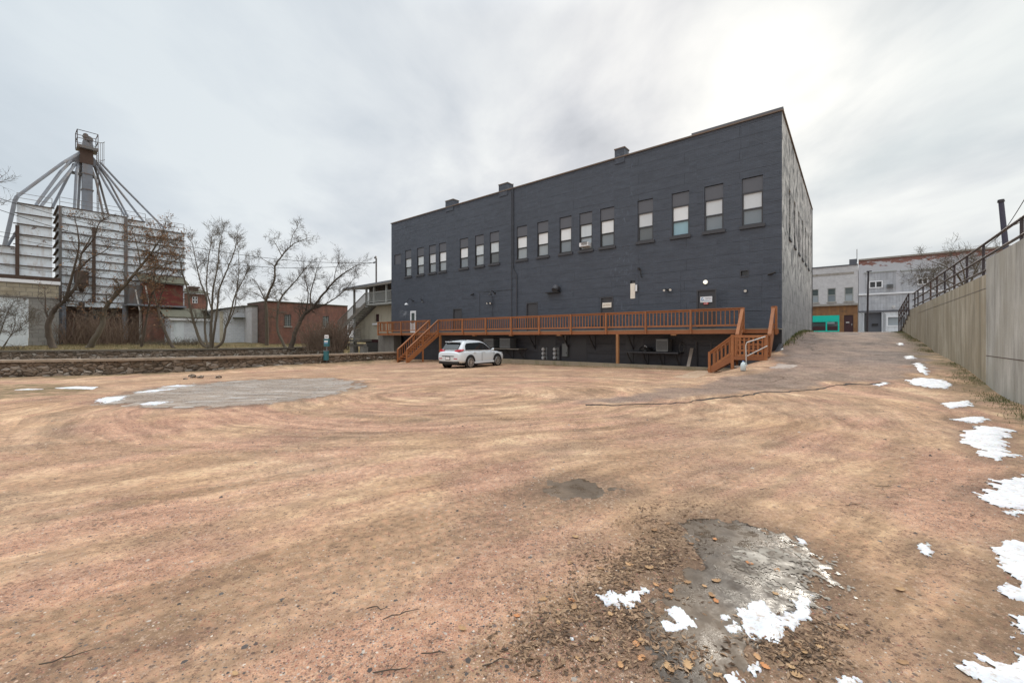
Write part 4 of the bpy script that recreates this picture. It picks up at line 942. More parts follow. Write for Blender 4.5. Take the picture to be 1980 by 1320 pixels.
for px, py, lb_ in ((915, 570, 'small black wall camera left of the service cables'), (1491, 530, 'small black wall camera near the right corner of the facade')):
    s, z = hitU(px, py, 0); o = thing('security_camera', lb_, 'camera', F(s, -.1, z))
    MB().tube([F(s, 0, z), F(s, -.12, z)], .04, 8).build('mount', M['black_plastic'], o); MB().tube([F(s + .12, -.16, z - .03), F(s - .22, -.2, z + .05)], [.065, .055], 8).build('housing', M['black_plastic'], o)
s, z = hitU(1239.5, 521, 0); o = thing('goose_pipe', 'thin black bent service pipe above the white box', 'pipe', F(s, -.1, z))
MB().tube([F(s + .1, -.05, z + .05), F(s + .02, -.16, z + .08), F(s - .04, -.14, z - .1), F(s - .04, -.1, z - .45), F(s - .1, -.06, z - .5)], .03, 6).build('pipe', M['black_plastic'], o)
MB().tube([F(s + .12, 0, z + .05), F(s + .12, -.1, z + .05)], .07, 8).build('bracket', M['black_plastic'], o)
s0, z0 = hitU(1233, 563, 0); s1, z1 = hitU(1229.5, 551, 0)
o = thing('junction_box', 'narrow white plastic box right of the cream shutter', 'box', F(s0, -.1, z0)); MB().fbox(s0, s1, -.1, -.02, z0, z1).build('cover', M['white_paint'], o); MB().fbox(s0 - .04, s0, -.07, -.02, z0 + .05, z1 - .02).build('hinge', M['black_plastic'], o)
# signs
def text(body, size, s, u, z, mat, parent, name='lettering', ext=.002, Fx=None, align='CENTER', face='front'):
    cu = bpy.data.curves.new(name, 'FONT'); cu.body = body; cu.size = size; cu.align_x = align; cu.align_y = 'CENTER'; cu.extrude = ext; cu.resolution_u = 2
    to = bpy.data.objects.new(name, cu); COL.objects.link(to); bpy.context.view_layer.update()
    me = bpy.data.meshes.new_from_object(to.evaluated_get(bpy.context.evaluated_depsgraph_get())); bpy.data.objects.remove(to); 
    if face == 'front': xax, nrm = Vector((-dS[0], -dS[1], 0)), Vector((-dU[0], -dU[1], 0))
    m = Matrix.Identity(4)
    m.col[0] = (*xax, 0); m.col[1] = (0, 0, 1, 0); m.col[2] = (*nrm, 0); m.col[3] = (*F(s, u, z), 1)
    me.transform(m); me.materials.append(mat)
    me.transform(mw(parent).inverted()); o = bpy.data.objects.new(name, me); put(o, parent); return o
def sign(x0, x1, y0, y1, mat, label, u=-.03):
    a, zt = hitU(x0, y0, u); b, _ = hitU(x1, y0, u); _, zb = hitU((x0 + x1) / 2, y1, u); zt = hitU((x0 + x1) / 2, y0, u)[1]
    o = thing('wall_sign', label, 'sign', F((a + b) / 2, u, zb)); MB().fbox(b, a, u, u + .025, zb, zt).build('board', mat, o); return o, b, a, zb, zt
o, sa, sb, za, zb = sign(1164.5, 1182, 585, 594.5, M['sign_cream'], 'cream sign with faint brown capitals on the door left of the shutter')
text('LAUNDRY', (sb - sa) * .19, (sa + sb) / 2, -.033, (za + zb) / 2, M['sign_brown'], o)
o, sa, sb, za, zb = sign(1354, 1377, 573.3, 584.3, M['sign_white'], 'white notice with blue swirl emblem and grey lines on the dark door')
w_ = sb - sa; h_ = zb - za
MB().tube([F(sb - w_ * (.2 + .1 * math.cos(q)), -.034, zb - h_ * (.42 + .22 * math.sin(q))) for q in np.linspace(.3, 5.2, 10)], .022, 5).build('emblem', M['sign_blue'], o)
for (p0, p1, q0, q1, mm) in ((.42, .92, .22, .28, 'sign_grey'), (.45, .66, .42, .50, 'sign_grey'), (.70, .92, .42, .48, 'sign_grey'), (.06, .20, .76, .82, 'sign_grey'), (.3, .95, .70, .76, 'sign_blue')):
    MB().fbox(sb - w_ * p1, sb - w_ * p0, -.036, -.031, zb - h_ * q1, zb - h_ * q0).build('text_line', M[mm], o)
o, sa, sb, za, zb = sign(1360.5, 1369.5, 584.8, 588.5, M['sign_red'], 'small red sticker below the white notice')
MB().fbox((sa + sb) / 2 - .08, (sa + sb) / 2 + .08, -.036, -.031, za + .04, zb - .04).build('emblem', M['sign_white'], o)

# ------------------------------------------------------------ deck
UO = -1.62                                     # outer edge of the deck
so = lambda px: hitU(px, 640, UO)[0]
DK = thing('wooden_deck', 'long raised orange-stained timber deck with slatted railing along the dark building', 'deck', F(15, UO, 0))
sL, sR = so(732), -.05
s_st0, s_st1 = so(848.5), so(832)              # opening for the left stairs
s_r0, s_r1 = so(1494), so(1438)                # opening for the right stairs
fl = MB()
k = sR
for j in range(11):
    fl.fbox(sR, sL, UO + j * .145, UO + j * .145 + .137, DZ - .04, DZ)
fl.build('deck_boards', M['deck_grey'], DK)
MB().fbox(sR, sL, UO - .04, UO - .002, DZ - .25, DZ - .045).build('rim_joist', M['deck_beam'], DK)
MB().fbox(sR, sL, UO - .002, UO + .05, DZ - .036, DZ + .006).build('edge_board', M['kerb_timber'], DK)
j_ = MB()
ss = sR + .3
while ss < sL: j_.fbox(ss, ss + .045, UO, -.02, DZ - .25, DZ - .045); ss += .61
j_.build('joists', M['deck_beam'], DK)
def railing(mbp, a, b, n=None, za=DZ, zb=DZ, top=1.04, parent=DK, bal=.19, cap=True):
    """a, b = (s, u); rail between two posts"""
    pa, pb = Vector(F(a[0], a[1], za)), Vector(F(b[0], b[1], zb)); up = Vector((0, 0, 1))
    L = (Vector(pb.xy) - Vector(pa.xy)).length
    tp = MB(); tp.bar(pa + up * (top - .02), pb + up * (top - .02), .14, .04); tp.bar(pa + up * (top - .09), pb + up * (top - .09), .04, .09)
    o = tp.build('top_rail', M['deck_stain'], parent)
    MB().bar(pa + up * .17, pb + up * .17, .04, .09).build('bottom_rail', M['deck_stain'], parent)
    bl = MB(); n = max(1, int(L / bal))
    for i in range(1, n):
        q = pa.lerp(pb, i / n); bl.box(tuple(q + up * ((.13 + top - .05) / 2)), (.042, .042, top - .18), math.atan2(dS[1], dS[0]))
    bl.build('balusters', M['deck_stain'], parent)
def post(s, u, z0, z1, w_=.10, mat='deck_stain', parent=DK):
    MB().fbox(s - w_ / 2, s + w_ / 2, u - w_ / 2, u + w_ / 2, z0, z1).build('post', M[mat], parent)
pp = [so(x) for x in (848.5, 896, 941, 990, 1044, 1105, 1173, 1249.6, 1336.5, 1438)]
for i, s in enumerate(pp):
    post(s, UO - .09, DZ - .25, DZ + 1.02)
    if i: railing(None, (pp[i - 1], UO - .02), (s, UO - .02))
pl = [so(x) for x in (832, 806, 777, 751, 732.5)]
for i, s in enumerate(pl):
    post(s, UO - .09, DZ - .25, DZ + 1.02)
    if i: railing(None, (pl[i - 1], UO - .02), (s, UO - .02))
railing(None, (sL, UO), (sL, -.02)); post(sL, -.08, DZ - .2, DZ + 1.0)
post(s_r0, UO - .09, DZ - .3, DZ + 1.02); railing(None, (s_r0, UO - .02), (.05, UO - .02)); post(.05, UO - .09, DZ - .3, DZ + 1.02)
for px in (851, 1194): s = so(px); post(s, UO + .02, -.6, DZ - .25, .15, 'deck_post')
# angled knee braces under the deck and small beam ends
kb = MB()
for px in (1100, 1150, 1225, 1035):
    s = hitU(px, 660, 0)[0]; kb.bar(F(s, -.05, DZ - 1.15), F(s, -.85, DZ - .3), .07, .07); kb.fbox(s - .035, s + .035, -.06, -.0, DZ - 1.3, DZ - .3)
kb.build('knee_brace', M['charcoal_trim'], DK)
be = MB()
for px in (916, 987, 1080, 1302): s = so(px); be.fbox(s - .14, s + .14, UO - .01, UO + .2, DZ - .33, DZ - .252)
be.build('beam_end', M['deck_post'], DK)
# left stairs: outward from the deck
LS = thing('wooden_stairs', 'long straight timber stairs coming down from the left end of the deck', 'stairs', F((s_st0 + s_st1) / 2, UO - 2, -.4))
gl_ = float(ground(*F((s_st0 + s_st1) / 2, UO - 3.1, 0)[:2]))
run = 3.1; nst = 12; u0 = UO - .14
gl_ += .05
for i in range(nst):
    f0 = (i + .5) / nst; zz = DZ + (gl_ - DZ) * (i + 1) / (nst + 1)
    MB().fbox(s_st0 - .02, s_st1 + .02, u0 - run * i / nst - .28, u0 - run * i / nst, zz - .04, zz).build('tread', M['deck_stain'], LS)
for s in (s_st0 - .05, s_st1 + .05):
    MB().bar(F(s, u0, DZ - .22), F(s, u0 - run, gl_ + .02), .05, .26).build('stringer', M['deck_stain'], LS)
for s in (s_st0 - .03, s_st1 + .03):
    MB().fbox(s - .05, s + .05, u0 - run - .06, u0 - run + .04, gl_ - .2, gl_ + 1.0).build('post', M['deck_stain'], LS)
    MB().fbox(s - .05, s + .05, u0 - run * .5 - .05, u0 - run * .5 + .05, (DZ + gl_) / 2 - (1.0 if s > s_st0 else 1.2), (DZ + gl_) / 2 + .9).build('post', M['deck_stain'], LS)
    railing(None, (s, u0), (s, u0 - run), za=DZ - .02, zb=gl_, top=1.02, parent=LS, bal=.2)
# right stairs: down, a landing, then a turn to the left
RS = thing('wooden_stairs', 'timber stairs with a lattice landing turning at the right end of the deck', 'stairs', F(1, UO - 1.5, 0))
ZL = EYE - .80; l0, l1 = UO - 1.35, UO - 2.3
for i in range(6):
    zz = DZ - (DZ - ZL) * (i + 1) / 7
    MB().fbox(s_r0, s_r1, UO - .1 - .22 * i - .27, UO - .1 - .22 * i, zz - .04, zz).build('tread', M['deck_stain'], RS)
for s in (s_r0 - .04, s_r1 + .04):
    MB().bar(F(s, UO - .06, DZ - .18), F(s, l0, ZL - .12), .05, .24).build('stringer', M['deck_stain'], RS)
    MB().fbox(s - .05, s + .05, l0 - .05, l0 + .05, .2, ZL + .95).build('post', M['deck_stain'], RS)
    railing(None, (s, UO - .1), (s, l0), za=DZ, zb=ZL - .05, top=.98, parent=RS, bal=.15)
    MB().fbox(s - .06, s + .06, l1 - .06, l1 + .06, -.1, ZL + .92).build('post', M['deck_stain'], RS)
lb_ = MB()
for j in range(7): lb_.fbox(s_r0 - .05, s_r1 + .05, l1 + j * .14, l1 + j * .14 + .132, ZL - .04, ZL)
lb_.build('landing_boards', M['deck_stain'], RS)
railing(None, (s_r0, l0), (s_r0, l1), za=ZL, zb=ZL, top=.9, parent=RS, bal=.15)
MB().fbox(s_r0 - .05, s_r1 + .05, l1 - .03, l1 + .03, ZL + .78, ZL + .90).build('top_rail', M['deck_stain'], RS)
lt = MB()
for k in range(7): 
    s = s_r0 + (s_r1 - s_r0) * (k + .5) / 7; lt.fbox(s - .035, s + .035, l1 - .012, l1 + .012, ZL - .12, ZL + .78)
for k in range(4): z = ZL + .02 + k * .22; lt.fbox(s_r0, s_r1, l1 + .013, l1 + .035, z - .03, z + .03)
lt.build('lattice', M['deck_stain'], RS)
MB().fbox(s_r0 - .02, s_r1 + .02, l1 - .045, l1 - .015, ZL - .2, ZL - .045).build('rim_joist', M['deck_beam'], RS)
se = s_r1 + 1.0; gr_ = float(ground(*F(se, l1, 0)[:2])) + .04
for i in range(3):
    zz = ZL + (gr_ - ZL) * (i + 1) / 4
    MB().fbox(s_r1 + .05 + .3 * i, s_r1 + .38 + .3 * i, l1, l0, zz - .045, zz).build('tread', M['deck_grey'], RS)
for u in (l1, l0):
    MB().bar(F(s_r1 + .03, u, ZL - .14), F(se + .05, u, gr_ + .02), .05, .24).build('stringer', M['deck_beam'], RS)
    MB().fbox(se - .05, se + .05, u - .05, u + .05, gr_ - .25, gr_ + .93).build('post', M['deck_stain'], RS)
    railing(None, (s_r1, u), (se, u), za=ZL, zb=gr_, top=.93, parent=RS, bal=.15)
MB().fbox(s_r1 - .5, s_r1 - .1, l1 - .35, l1 - .05, .28, .34).build('tread', M['pale_board'], RS)
# wing wall beside the ramp and its pipe handrail
WW = thing('wing_wall', 'low dark painted wing wall holding the ramp beside the timber stairs', 'wall', F(.3, -1.5, 0))
prof = [(-.06, -.05, 1.30), (-.06, -1.4, .95), (-.06, -2.4, .62), (-.06, -3.2, .30), (-.06, -3.2, -.3), (-.06, -.05, -.3)]
MB().prism([F(*q) for q in prof], Vector(F(.18, 0, 0)) - Vector(F(0, 0, 0))).build('body', M['charcoal_door'], WW)
MB().fbox(-.1, s_r1 - .55, l1 - .05, l1 + .06, -.2, ZL - .22).build('cheek', M['charcoal_door'], WW)
HR = thing('pipe_handrail', 'pale bent pipe handrail beside the lattice landing', 'handrail', F(.6, -3.2, .2))
A0 = F(*(lambda q: (q[0], -3.35, q[1]))(hitU(1443, 690, -3.35)))
def rp(px, py, u): s, z = hitU(px, py, u); return F(s, u, z)
MB().tube([rp(1443, 700, -4.1), rp(1442, 668, -4.1), rp(1444, 662, -4.09), rp(1480, 650.5, -4.05)], .024, 8).build('upper_pipe', M['pale_metal'], HR)
MB().tube([rp(1445, 688, -4.1), rp(1484, 668.5, -4.05)], .024, 8).build('lower_pipe', M['pale_metal'], HR)
# kerb timber
tag(MB().fbox(1.6, 20.5, UO - .12, UO + .06, -.75, .0 + .055).build('kerb', M['kerb_timber']), 'grey weathered timber kerb lying under the front of the deck', 'kerb')
go_k = COL.objects[-1]

# under-deck things
def onwall(px0, px1, py0, py1, u0, u1): 
    a = hitU(px0, py0, u0)[0]; b = hitU(px1, py0, u0)[0]; zt = hitU((px0 + px1) / 2, py0, u0)[1]; zb = hitU((px0 + px1) / 2, py1, u0)[1]
    return min(a, b), max(a, b), zb, zt
def condenser(px0, px1, py0, py1, label, u0=-.95, u1=-.2):
    a, b, zb, zt = onwall(px0, px1, py0, py1, u0, u1); o = thing('condenser_unit', label, 'air conditioner', F((a + b) / 2, u0, zb), 0, 'condenser units under the deck')
    MB().fbox(a, b, u0, u1, zb + .02, zt - .03).build('casing', M['ac_grey'], o)
    g = MB(); n = 12
    for k in range(n): x = a + .05 + (b - a - .1) * k / (n - 1); g.fbox(x - .012, x + .012, u0 - .012, u0 - .002, zb + .08, zt - .1)
    for k in range(8): y = u0 + .06 + (u1 - u0 - .12) * k / 7; g.fbox(a - .012, a - .002, y - .01, y + .01, zb + .08, zt - .1)
    g.build('grille', M['ac_dark'], o); MB().fbox(a - .02, b + .02, u0 - .02, u1 + .02, zt - .03, zt).build('lid', M['ac_grey'], o)
    MB().fbox(a + .05, b - .05, u0 + .05, u1 - .05, zb - .02, zb + .02).build('base', M['ac_dark'], o)
    return a, b, zb
a1 = condenser(935, 954, 655, 671, 'grey condenser unit nearest the parked car, on the wall shelf')
a2 = condenser(966, 986, 654, 672.5, 'grey condenser unit right of the other on the bracket shelf behind the car')
a3 = condenser(1268.5, 1291, 655.5, 679.5, 'ribbed grey condenser unit on the long black shelf right of the timber post')
def shelf(a, b, z, label, mat='charcoal_trim'):
    o = thing('wall_shelf', label, 'shelf', F((a + b) / 2, -.6, z)); MB().fbox(a, b, -1.05, -.02, z - .07, z).build('board', M[mat], o)
    n = 3 if b - a < 3 else 4
    for k in range(n):
        s = a + .2 + (b - a - .4) * k / (n - 1); br = MB(); br.bar(F(s, -.9, z - .08), F(s, -.05, z - .85), .05, .05); br.fbox(s - .03, s + .03, -.05, 0, z - .9, z - .07); br.build('bracket', M['charcoal_trim'], o)
shelf(a2[0] - .9, a1[1] + .3, min(a1[2], a2[2]) - .03, 'pale edged wall shelf carrying two condenser units behind the car', 'old_timber')
c0 = hitU(1311, 682, -1.05)[0]; c1 = hitU(1204, 682, -1.05)[0]; shelf(c0, c1, a3[2] - .03, 'long black wall shelf on four braces under the deck')
s, z = hitU(1248, 679, -.8); o = thing('plastic_bag', 'crumpled black plastic bag on the long wall shelf', 'bag', F(s, -.7, a3[2] - .03))
import bmesh
bm = bmesh.new(); bmesh.ops.create_icosphere(bm, subdivisions=3, radius=.3)
for v in bm.verts: 
    q = fbm(np.array([v.co.x * 9 + 20]), np.array([v.co.y * 9 + v.co.z * 13 + 30]), 3, 4)[0]; v.co *= .6 + .8 * q; v.co.z = max(v.co.z * .6, -.12) + .12; v.co.x *= 1.3
mb = MB(); mb.v = [tuple(Vector(F(s, -.7, a3[2] - .03)) + v.co) for v in bm.verts]; mb.f = [tuple(v.index for v in f.verts) for f in bm.faces]; bm.free()
mb.build('body', M['black_plastic'], o); MB().tube([F(s - .1, -.75, a3[2] + .2), F(s + .05, -.75, a3[2] + .33), F(s + .2, -.75, a3[2] + .18)], .02, 5).build('handle', M['sign_white'], o)
# meter board
a, b, zb, zt = onwall(1041, 1083, 668, 699, -.1, 0)
o = thing('meter_board', 'dark board carrying six round electricity meters under the deck', 'meter board', F((a + b) / 2, -.1, zb)); MB().fbox(a, b, -.1, -.03, zb, zt).build('board', M['charcoal_trim'], o)
for x in (1052, 1074):
    for y in (675, 683, 691):
        s, z = hitU(x, y, -.1); me_ = MB().tube([F(s, -.1, z), F(s, -.24, z)], .125, 12).build('meter', M['pale_metal'], o); MB().tube([F(s, -.242, z), F(s, -.30, z)], [.105, .09], 12).build('dome', M['meter_glass'], me_)
        MB().fbox(s - .3, s - .17, -.15, -.1, z - .12, z + .12).build('breaker', M['ac_grey'], o)
a, b, zb, zt = onwall(1087, 1097, 664.5, 689, -.18, 0)
o = thing('fuse_box', 'tall grey fuse box right of the six meters', 'electrical box', F((a + b) / 2, -.1, zb)); MB().fbox(a, b, -.18, -.03, zb, zt).build('cabinet', M['ac_grey'], o); MB().tube([F((a + b) / 2, -.1, zt), F((a + b) / 2, -.1, DZ - .3)], .05, 6).build('conduit', M['ac_grey'], o)
MB().fbox(a + .04, a + .1, -.2, -.18, zb + .2, zb + .3).build('handle', M['iron'], o)
# leaning board, jug, cable loop
z0 = float(ground(*F(*(hitU(1331, 710, -1.0)[0], -1.0), 0)[:2]))
p = rp(1330.5, 709, -1.1); q = rp(1338, 673, -.35)
o = thing('leaning_board', 'pale weathered plank leaning on the wall left of the basement door', 'board', p); MB().bar(p, q, .17, .03, up=(dU[0], dU[1], 0)).build('plank', M['pale_board'], o)
x, y = G(1437, 716.5); gz_ = float(ground(x, y)); o = thing('plastic_jug', 'pale translucent plastic jug standing at the foot of the stairs', 'jug', (x, y, gz_))
MB().tube([(x, y, gz_), (x, y, gz_ + .01), (x, y, gz_ + .22), (x, y, gz_ + .29), (x, y, gz_ + .335), (x, y, gz_ + .36)], [.08, .095, .095, .075, .03, .028], 14).build('body', M['jug_plastic'], o, smooth=True)
MB().tube([(x + .035, y - .02, gz_ + .32), (x + .11, y - .03, gz_ + .29), (x + .125, y - .03, gz_ + .18)], .014, 6).build('handle', M['jug_plastic'], o)
MB().tube([(x, y, gz_ + .36), (x, y, gz_ + .385)], .036, 10).build('cap', M['jug_cap'], o)
pts = [F(*(lambda q: (q[0], -.15, q[1]))(hitU(1318 + 5 * math.cos(q_), 672 + 9 * math.sin(q_), -.15))) for q_ in np.linspace(0, 5.9, 14)]
o = thing('cable_loop', 'grey hanging loop of cable right of the long shelf', 'cable', pts[0]); MB().tube(pts, .016, 5).build('cable', M['galv_dark'], o); MB().tube([F(hitU(1318, 662, -.1)[0], 0, hitU(1318, 662, -.1)[1]), F(hitU(1318, 662, -.1)[0], -.2, hitU(1318, 662, -.1)[1])], .03, 6).build('hook', M['iron'], o)
# concrete pier under the landing end
tag(MB().fbox(hitU(775, 670, -.4)[0], hitU(745, 670, -.4)[0], -1.2, -.35, -3, DZ - .26).build('concrete_pier', M['pier_concrete']), 'square concrete pier carrying the left end of the deck', 'pier')
# ------------------------------------------------------------ creek walls
def strip_wall(name, xs, Yf, ztop, zbot, th, mat, capmat, label, capth=.12, over=.06, seed=1):
    pts = [(x, float(Yf(x))) for x in xs]
    o = thing(name, label, 'wall', (pts[len(pts) // 2][0], pts[len(pts) // 2][1], zbot))
    def off(i, d):
        a = pts[max(i - 1, 0)]; b = pts[min(i + 1, len(pts) - 1)]; tx, ty = b[0] - a[0], b[1] - a[1]; l = math.hypot(tx, ty)
        return (pts[i][0] - ty / l * d, pts[i][1] + tx / l * d)
    mb = MB(); cap = MB(); n = len(pts)
    for i in range(n - 1):
        zt0, zt1 = ztop(pts[i][0]) - capth, ztop(pts[i + 1][0]) - capth
        for (da, db) in ((0, th),):
            a0, a1 = off(i, 0), off(i + 1, 0); b0, b1 = off(i, th), off(i + 1, th)
            K = 8
            for k in range(K):
                q0 = zbot + (zt0 - zbot) * k / K; q1 = zbot + (zt0 - zbot) * (k + 1) / K; r0 = zbot + (zt1 - zbot) * k / K; r1 = zbot + (zt1 - zbot) * (k + 1) / K
                def jg(p, z): j = (vn(p[0] * 2.3, z * 4 + p[1], seed) - .5) * .16; return (p[0], p[1] + j - .02, z)
                mb.quad(jg(a0, q0), jg(a1, r0), jg(a1, r1), jg(a0, q1))
            mb.quad((*b1, zbot), (*b0, zbot), (*b0, zt0), (*b1, zt1))
        c0, c1 = off(i, -over - .03), off(i + 1, -over - .03); e0, e1 = off(i, th + over), off(i + 1, th + over)
        T0, T1 = ztop(pts[i][0]), ztop(pts[i + 1][0])
        w0 = (vn(i * .7, 3, seed) - .5) * .02; w1 = (vn((i + 1) * .7, 3, seed) - .5) * .02
        cap.quad((*c0, T0 + w0), (*c1, T1 + w1), (*e1, T1 + w1), (*e0, T0 + w0)); cap.quad((*c0, T0 - capth), (*c1, T1 - capth), (*c1, T1 + w1), (*c0, T0 + w0)); cap.quad((*e1, T1 - capth), (*e0, T0 - capth), (*e0, T0 + w0), (*e1, T1 + w1)); cap.quad((*c1, T1 - capth), (*c0, T0 - capth), (*e0, T0 - capth), (*e1, T1 - capth))
    mb.build('stonework', mat, o, fixn=False); cap.build('coping', capmat, o, fixn=False)
    return o
zn = lambda x: EYE - 1.1 - .05 * sst(-20, -9, x)
strip_wall('creek_wall', np.arange(-60, -9.15, .4), NY, zn, -2.6, .42, M['rubble'], M['wall_cap'], 'low rubble stone wall with pale concrete cap along the gravel lot')
strip_wall('creek_wall', np.arange(-62, -20.2, .5), lambda x: FY(x) - .1, lambda x: .56, -2.6, .85, M['rubble'], M['wall_cap_dark'], 'dark stone retaining wall across the creek under the trees', seed=5)
tag(MB().add([(-90, 10, -2.3), (-8, 10, -2.3), (-8, 80, -2.3), (-90, 80, -2.3)], [(0, 1, 2, 3)]).build('creek_bed', M['old_timber']), kind='structure')
# tumbled stones at the foot of the near wall
rs = random.Random(3)
for i in range(5):
    px = 385 + rs.gauss(0, 30); x, y = G(px, 731 + rs.uniform(-3, 3)); z = float(ground(x, y)); r = rs.uniform(.06, .17)
    bm = bmesh.new(); bmesh.ops.create_icosphere(bm, subdivisions=2, radius=r)
    for v in bm.verts: v.co *= .75 + .5 * rs.random(); v.co.z *= .6
    mb = MB(); mb.v = [(x + v.co.x, y + v.co.y, z + r * .3 + v.co.z) for v in bm.verts]; mb.f = [tuple(v.index for v in f.verts) for f in bm.faces]; bm.free()
    tag(mb.build('fallen_stone', M['rubble']), 'loose stone tumbled from the bulge of the near stone wall', 'stone', 'stones fallen at the foot of the creek wall')

# ------------------------------------------------------------ grain silos, all square to the alley
GB = .75                                      # ground level at the buildings
def SF(s0): return lambda u, z, d: F(s0 + d, u, z)
SIL = 62.5
FS = SF(SIL)
def hz(px, py, s=SIL): return hitS(px, py, s)
def ribs(fn, mb, u0, u1, zs, d=-.12, t_=.075):
    for z in zs: bx(fn, mb, u0 - .1, u1 + .1, z - t_ / 2, z + t_ / 2, d, .06)
def rail_top(parent, fn, u0, u1, z, d0, step=1.7, h=1.05, name='guard_rail'):
    mb = MB(); n = max(1, round((u1 - u0) / step))
    for i in range(n + 1): u = u0 + (u1 - u0) * i / n; mb.tube([fn(u, z, d0), fn(u, z + h, d0)], .03, 4)
    for q in (.55, 1.0): mb.tube([fn(u0, z + h * q, d0), fn(u1, z + h * q, d0)], .026, 4)
    mb.build(name, M['galv_dark'], parent)
BIN = thing('grain_silo', 'tall square silo of white ribbed steel panels with railing, streaked with rust', 'silo', FS(-10, GB, 3))
uA = hz(116, 500)[0]; uB = hz(243, 500)[0]; uC = hz(280.5, 500)[0]; uD = hz(357, 500)[0]
zT1, zT2, zT3 = EYE + 13.9, EYE + 13.7, EYE + 13.2; zB1 = EYE + 3.9
def block(fn, u0, u1, z0, z1, d1, name, parent, mat='silo_panel', lat='silo_panel_dark', d0=0.0):
    mb = MB(); bx(fn, mb, u0, u1, z0, z1, d0, d1); mb.build(name, M[mat], parent)
block(FS, uA + .02, uB - .1, zB1, zT1, 5.6, 'panel_wall', BIN); block(FS, uB + .1, uC, zB1, zT2, 5.6, 'panel_wall', BIN, d0=.05); block(FS, uC, uD, zB1, zT3, 5.6, 'panel_wall', BIN, d0=.08)
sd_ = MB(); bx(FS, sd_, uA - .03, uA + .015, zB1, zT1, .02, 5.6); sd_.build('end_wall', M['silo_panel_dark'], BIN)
zr_ = [zB1 + .02 + (zT1 - zB1) * i / 11 for i in range(12)]
rb = MB(); ribs(FS, rb, uA, uB - .15, zr_); ribs(FS, rb, uB + .2, uD, [z for z in zr_ if z < zT3]); bx(FS, rb, uB + .2, uC, zT2 - .05, zT2 + .04, -.12, .2)
for z in zr_: bx(FS, rb, uA - .22, uA + .02, z - .03, z + .03, -.1, 5.7)
rb.build('rib', M['rust'], BIN)
vp = MB(); bx(FS, vp, uB - .14, uB + .14, zB1 - .2, zT1 + .05, -.25, .1); bx(FS, vp, uA - .1, uA + .12, zB1 - .2, zT1 + .05, -.22, -.01)
vp.build('corner_angle', M['galv_dark'], BIN)
zs, ze = hz(181, 585)[1], hz(181, 440)[1]; um = hz(181, 500)[0]; v_ = MB(); bx(FS, v_, um - .14, um + .14, zs, ze, -.28, -.16); v_.build('stiffener', M['rust'], BIN)
bt = MB(); bx(FS, bt, uA, uB - .1, zB1 - .55, zB1 - .01, -.05, .3); bx(FS, bt, uB, uD, zB1 - .2, zB1 - .01, -.05, .3); bt.build('skirt', M['silo_panel'], BIN)
rail_top(BIN, FS, uA, uB - .3, zT1, .3); rail_top(BIN, FS, uB, uC + .1, zT2, .4); rail_top(BIN, FS, uC + .2, uD, zT3, .3); rail_top(BIN, FS, uA, uD, zT3, 5.4)
for px, w_, m_ in ((120, .30, 'galv'), (157.5, .24, 'rust'), (242, .26, 'galv'), (271, .13, 'pale_metal')):
    u = hz(px, 640)[0]; MB().tube([FS(u, GB - .3, -.1), FS(u, zB1 - .1, -.1)], w_, 8).build('column', M[m_], BIN)
u = hz(156.5, 530)[0]; hp = MB(); z1 = hz(156, 525)[1]; z0 = hz(156, 548)[1]
bx(FS, hp, u - .55, u + .5, z0, z1, -1.1, -.2); hp.tube([FS(u, z0, -.65), FS(u, z0 - .6, -.65), FS(u, z0 - .9, -.4)], [.55, .22, .2], 6); hp.build('chute', M['rust'], BIN)
# undercroft brick wall behind the columns
UC = thing('undercroft_building', 'old brick undercroft behind the silo columns with broken windows', 'building', FS(-10, GB, 3))
FU_ = SF(SIL + 1.2)
wpx = [(180, 203, 598, 618), (150, 170, 600, 622)]
ops_u = []
for a, b, y0, y1 in wpx:
    p = hitS(a, y0, SIL + 1.2); q = hitS(b, y1, SIL + 1.2); ops_u.append((p[0], q[0], q[1], p[1]))
wallmesh(FU_, uA + .1, uD, GB - .4, zB1 - .25, ops_u, .3).build('wall', M['old_brick'], UC)
for o_ in ops_u:
    f_ = MB(); u0, u1, z0, z1 = o_
    for k in range(4): x = u0 + (u1 - u0) * k / 3; bx(FU_, f_, x - .03, x + .03, z0, z1, .12, .16)
    for k in range(4): z = z0 + (z1 - z0) * k / 3; bx(FU_, f_, u0, u1, z - .025, z + .025, .165, .19)
    wo = f_.build('window', M['old_timber'], UC); bx(FU_, MB(), u0, u1, z0, z1, .2, .22).build('pane', M['pane_dark'], wo)
# red clad elevator box and brick base
RB = thing('elevator_house', 'crimson clad box house with green-brown lean-to roof at the right end of the silos', 'building', F(SIL - 2, 8, GB))
S2 = SIL - 2.2; F2 = SF(S2)
a = hitS(278, 570, S2)[0]; b = hitS(354, 570, S2)[0]; zt = hitS(354, 552, S2)[1]; zb = hitS(354, 592, S2)[1]
MB_ = MB(); bx(F2, MB_, a, b, zb, zt, 0, 2.0); MB_.build('wall', M['crimson_panel'], RB)
rf = MB(); rf.prism([F2(a - .4, zt + .02, -.45), F2(b + .5, zt + .02, -.45), F2(b + .5, zt + 1.0, 2.0), F2(a - .4, zt + 1.0, 2.0)], (0, 0, .15)); 
plain('moss_roof', (.085, .085, .06), .9, var=.5, scale=3); rf.build('roof', M['moss_roof'], RB)
a2_ = hitS(252, 570, S2)[0]; dk_ = MB(); bx(F2, dk_, a2_, a - .05, zb, zt - .3, .4, 2.0); dk_.build('doorway', M['galv_dark'], RB)
pl_ = MB(); bx(F2, pl_, a2_ - .3, b + .2, zb - .2, zb - .02, -.6, 2.0); pl_.build('ledge', M['galv'], RB)
c0_ = hitS(277, 640, S2)[0]; c1_ = hitS(327, 640, S2)[0]; wl_ = MB(); 
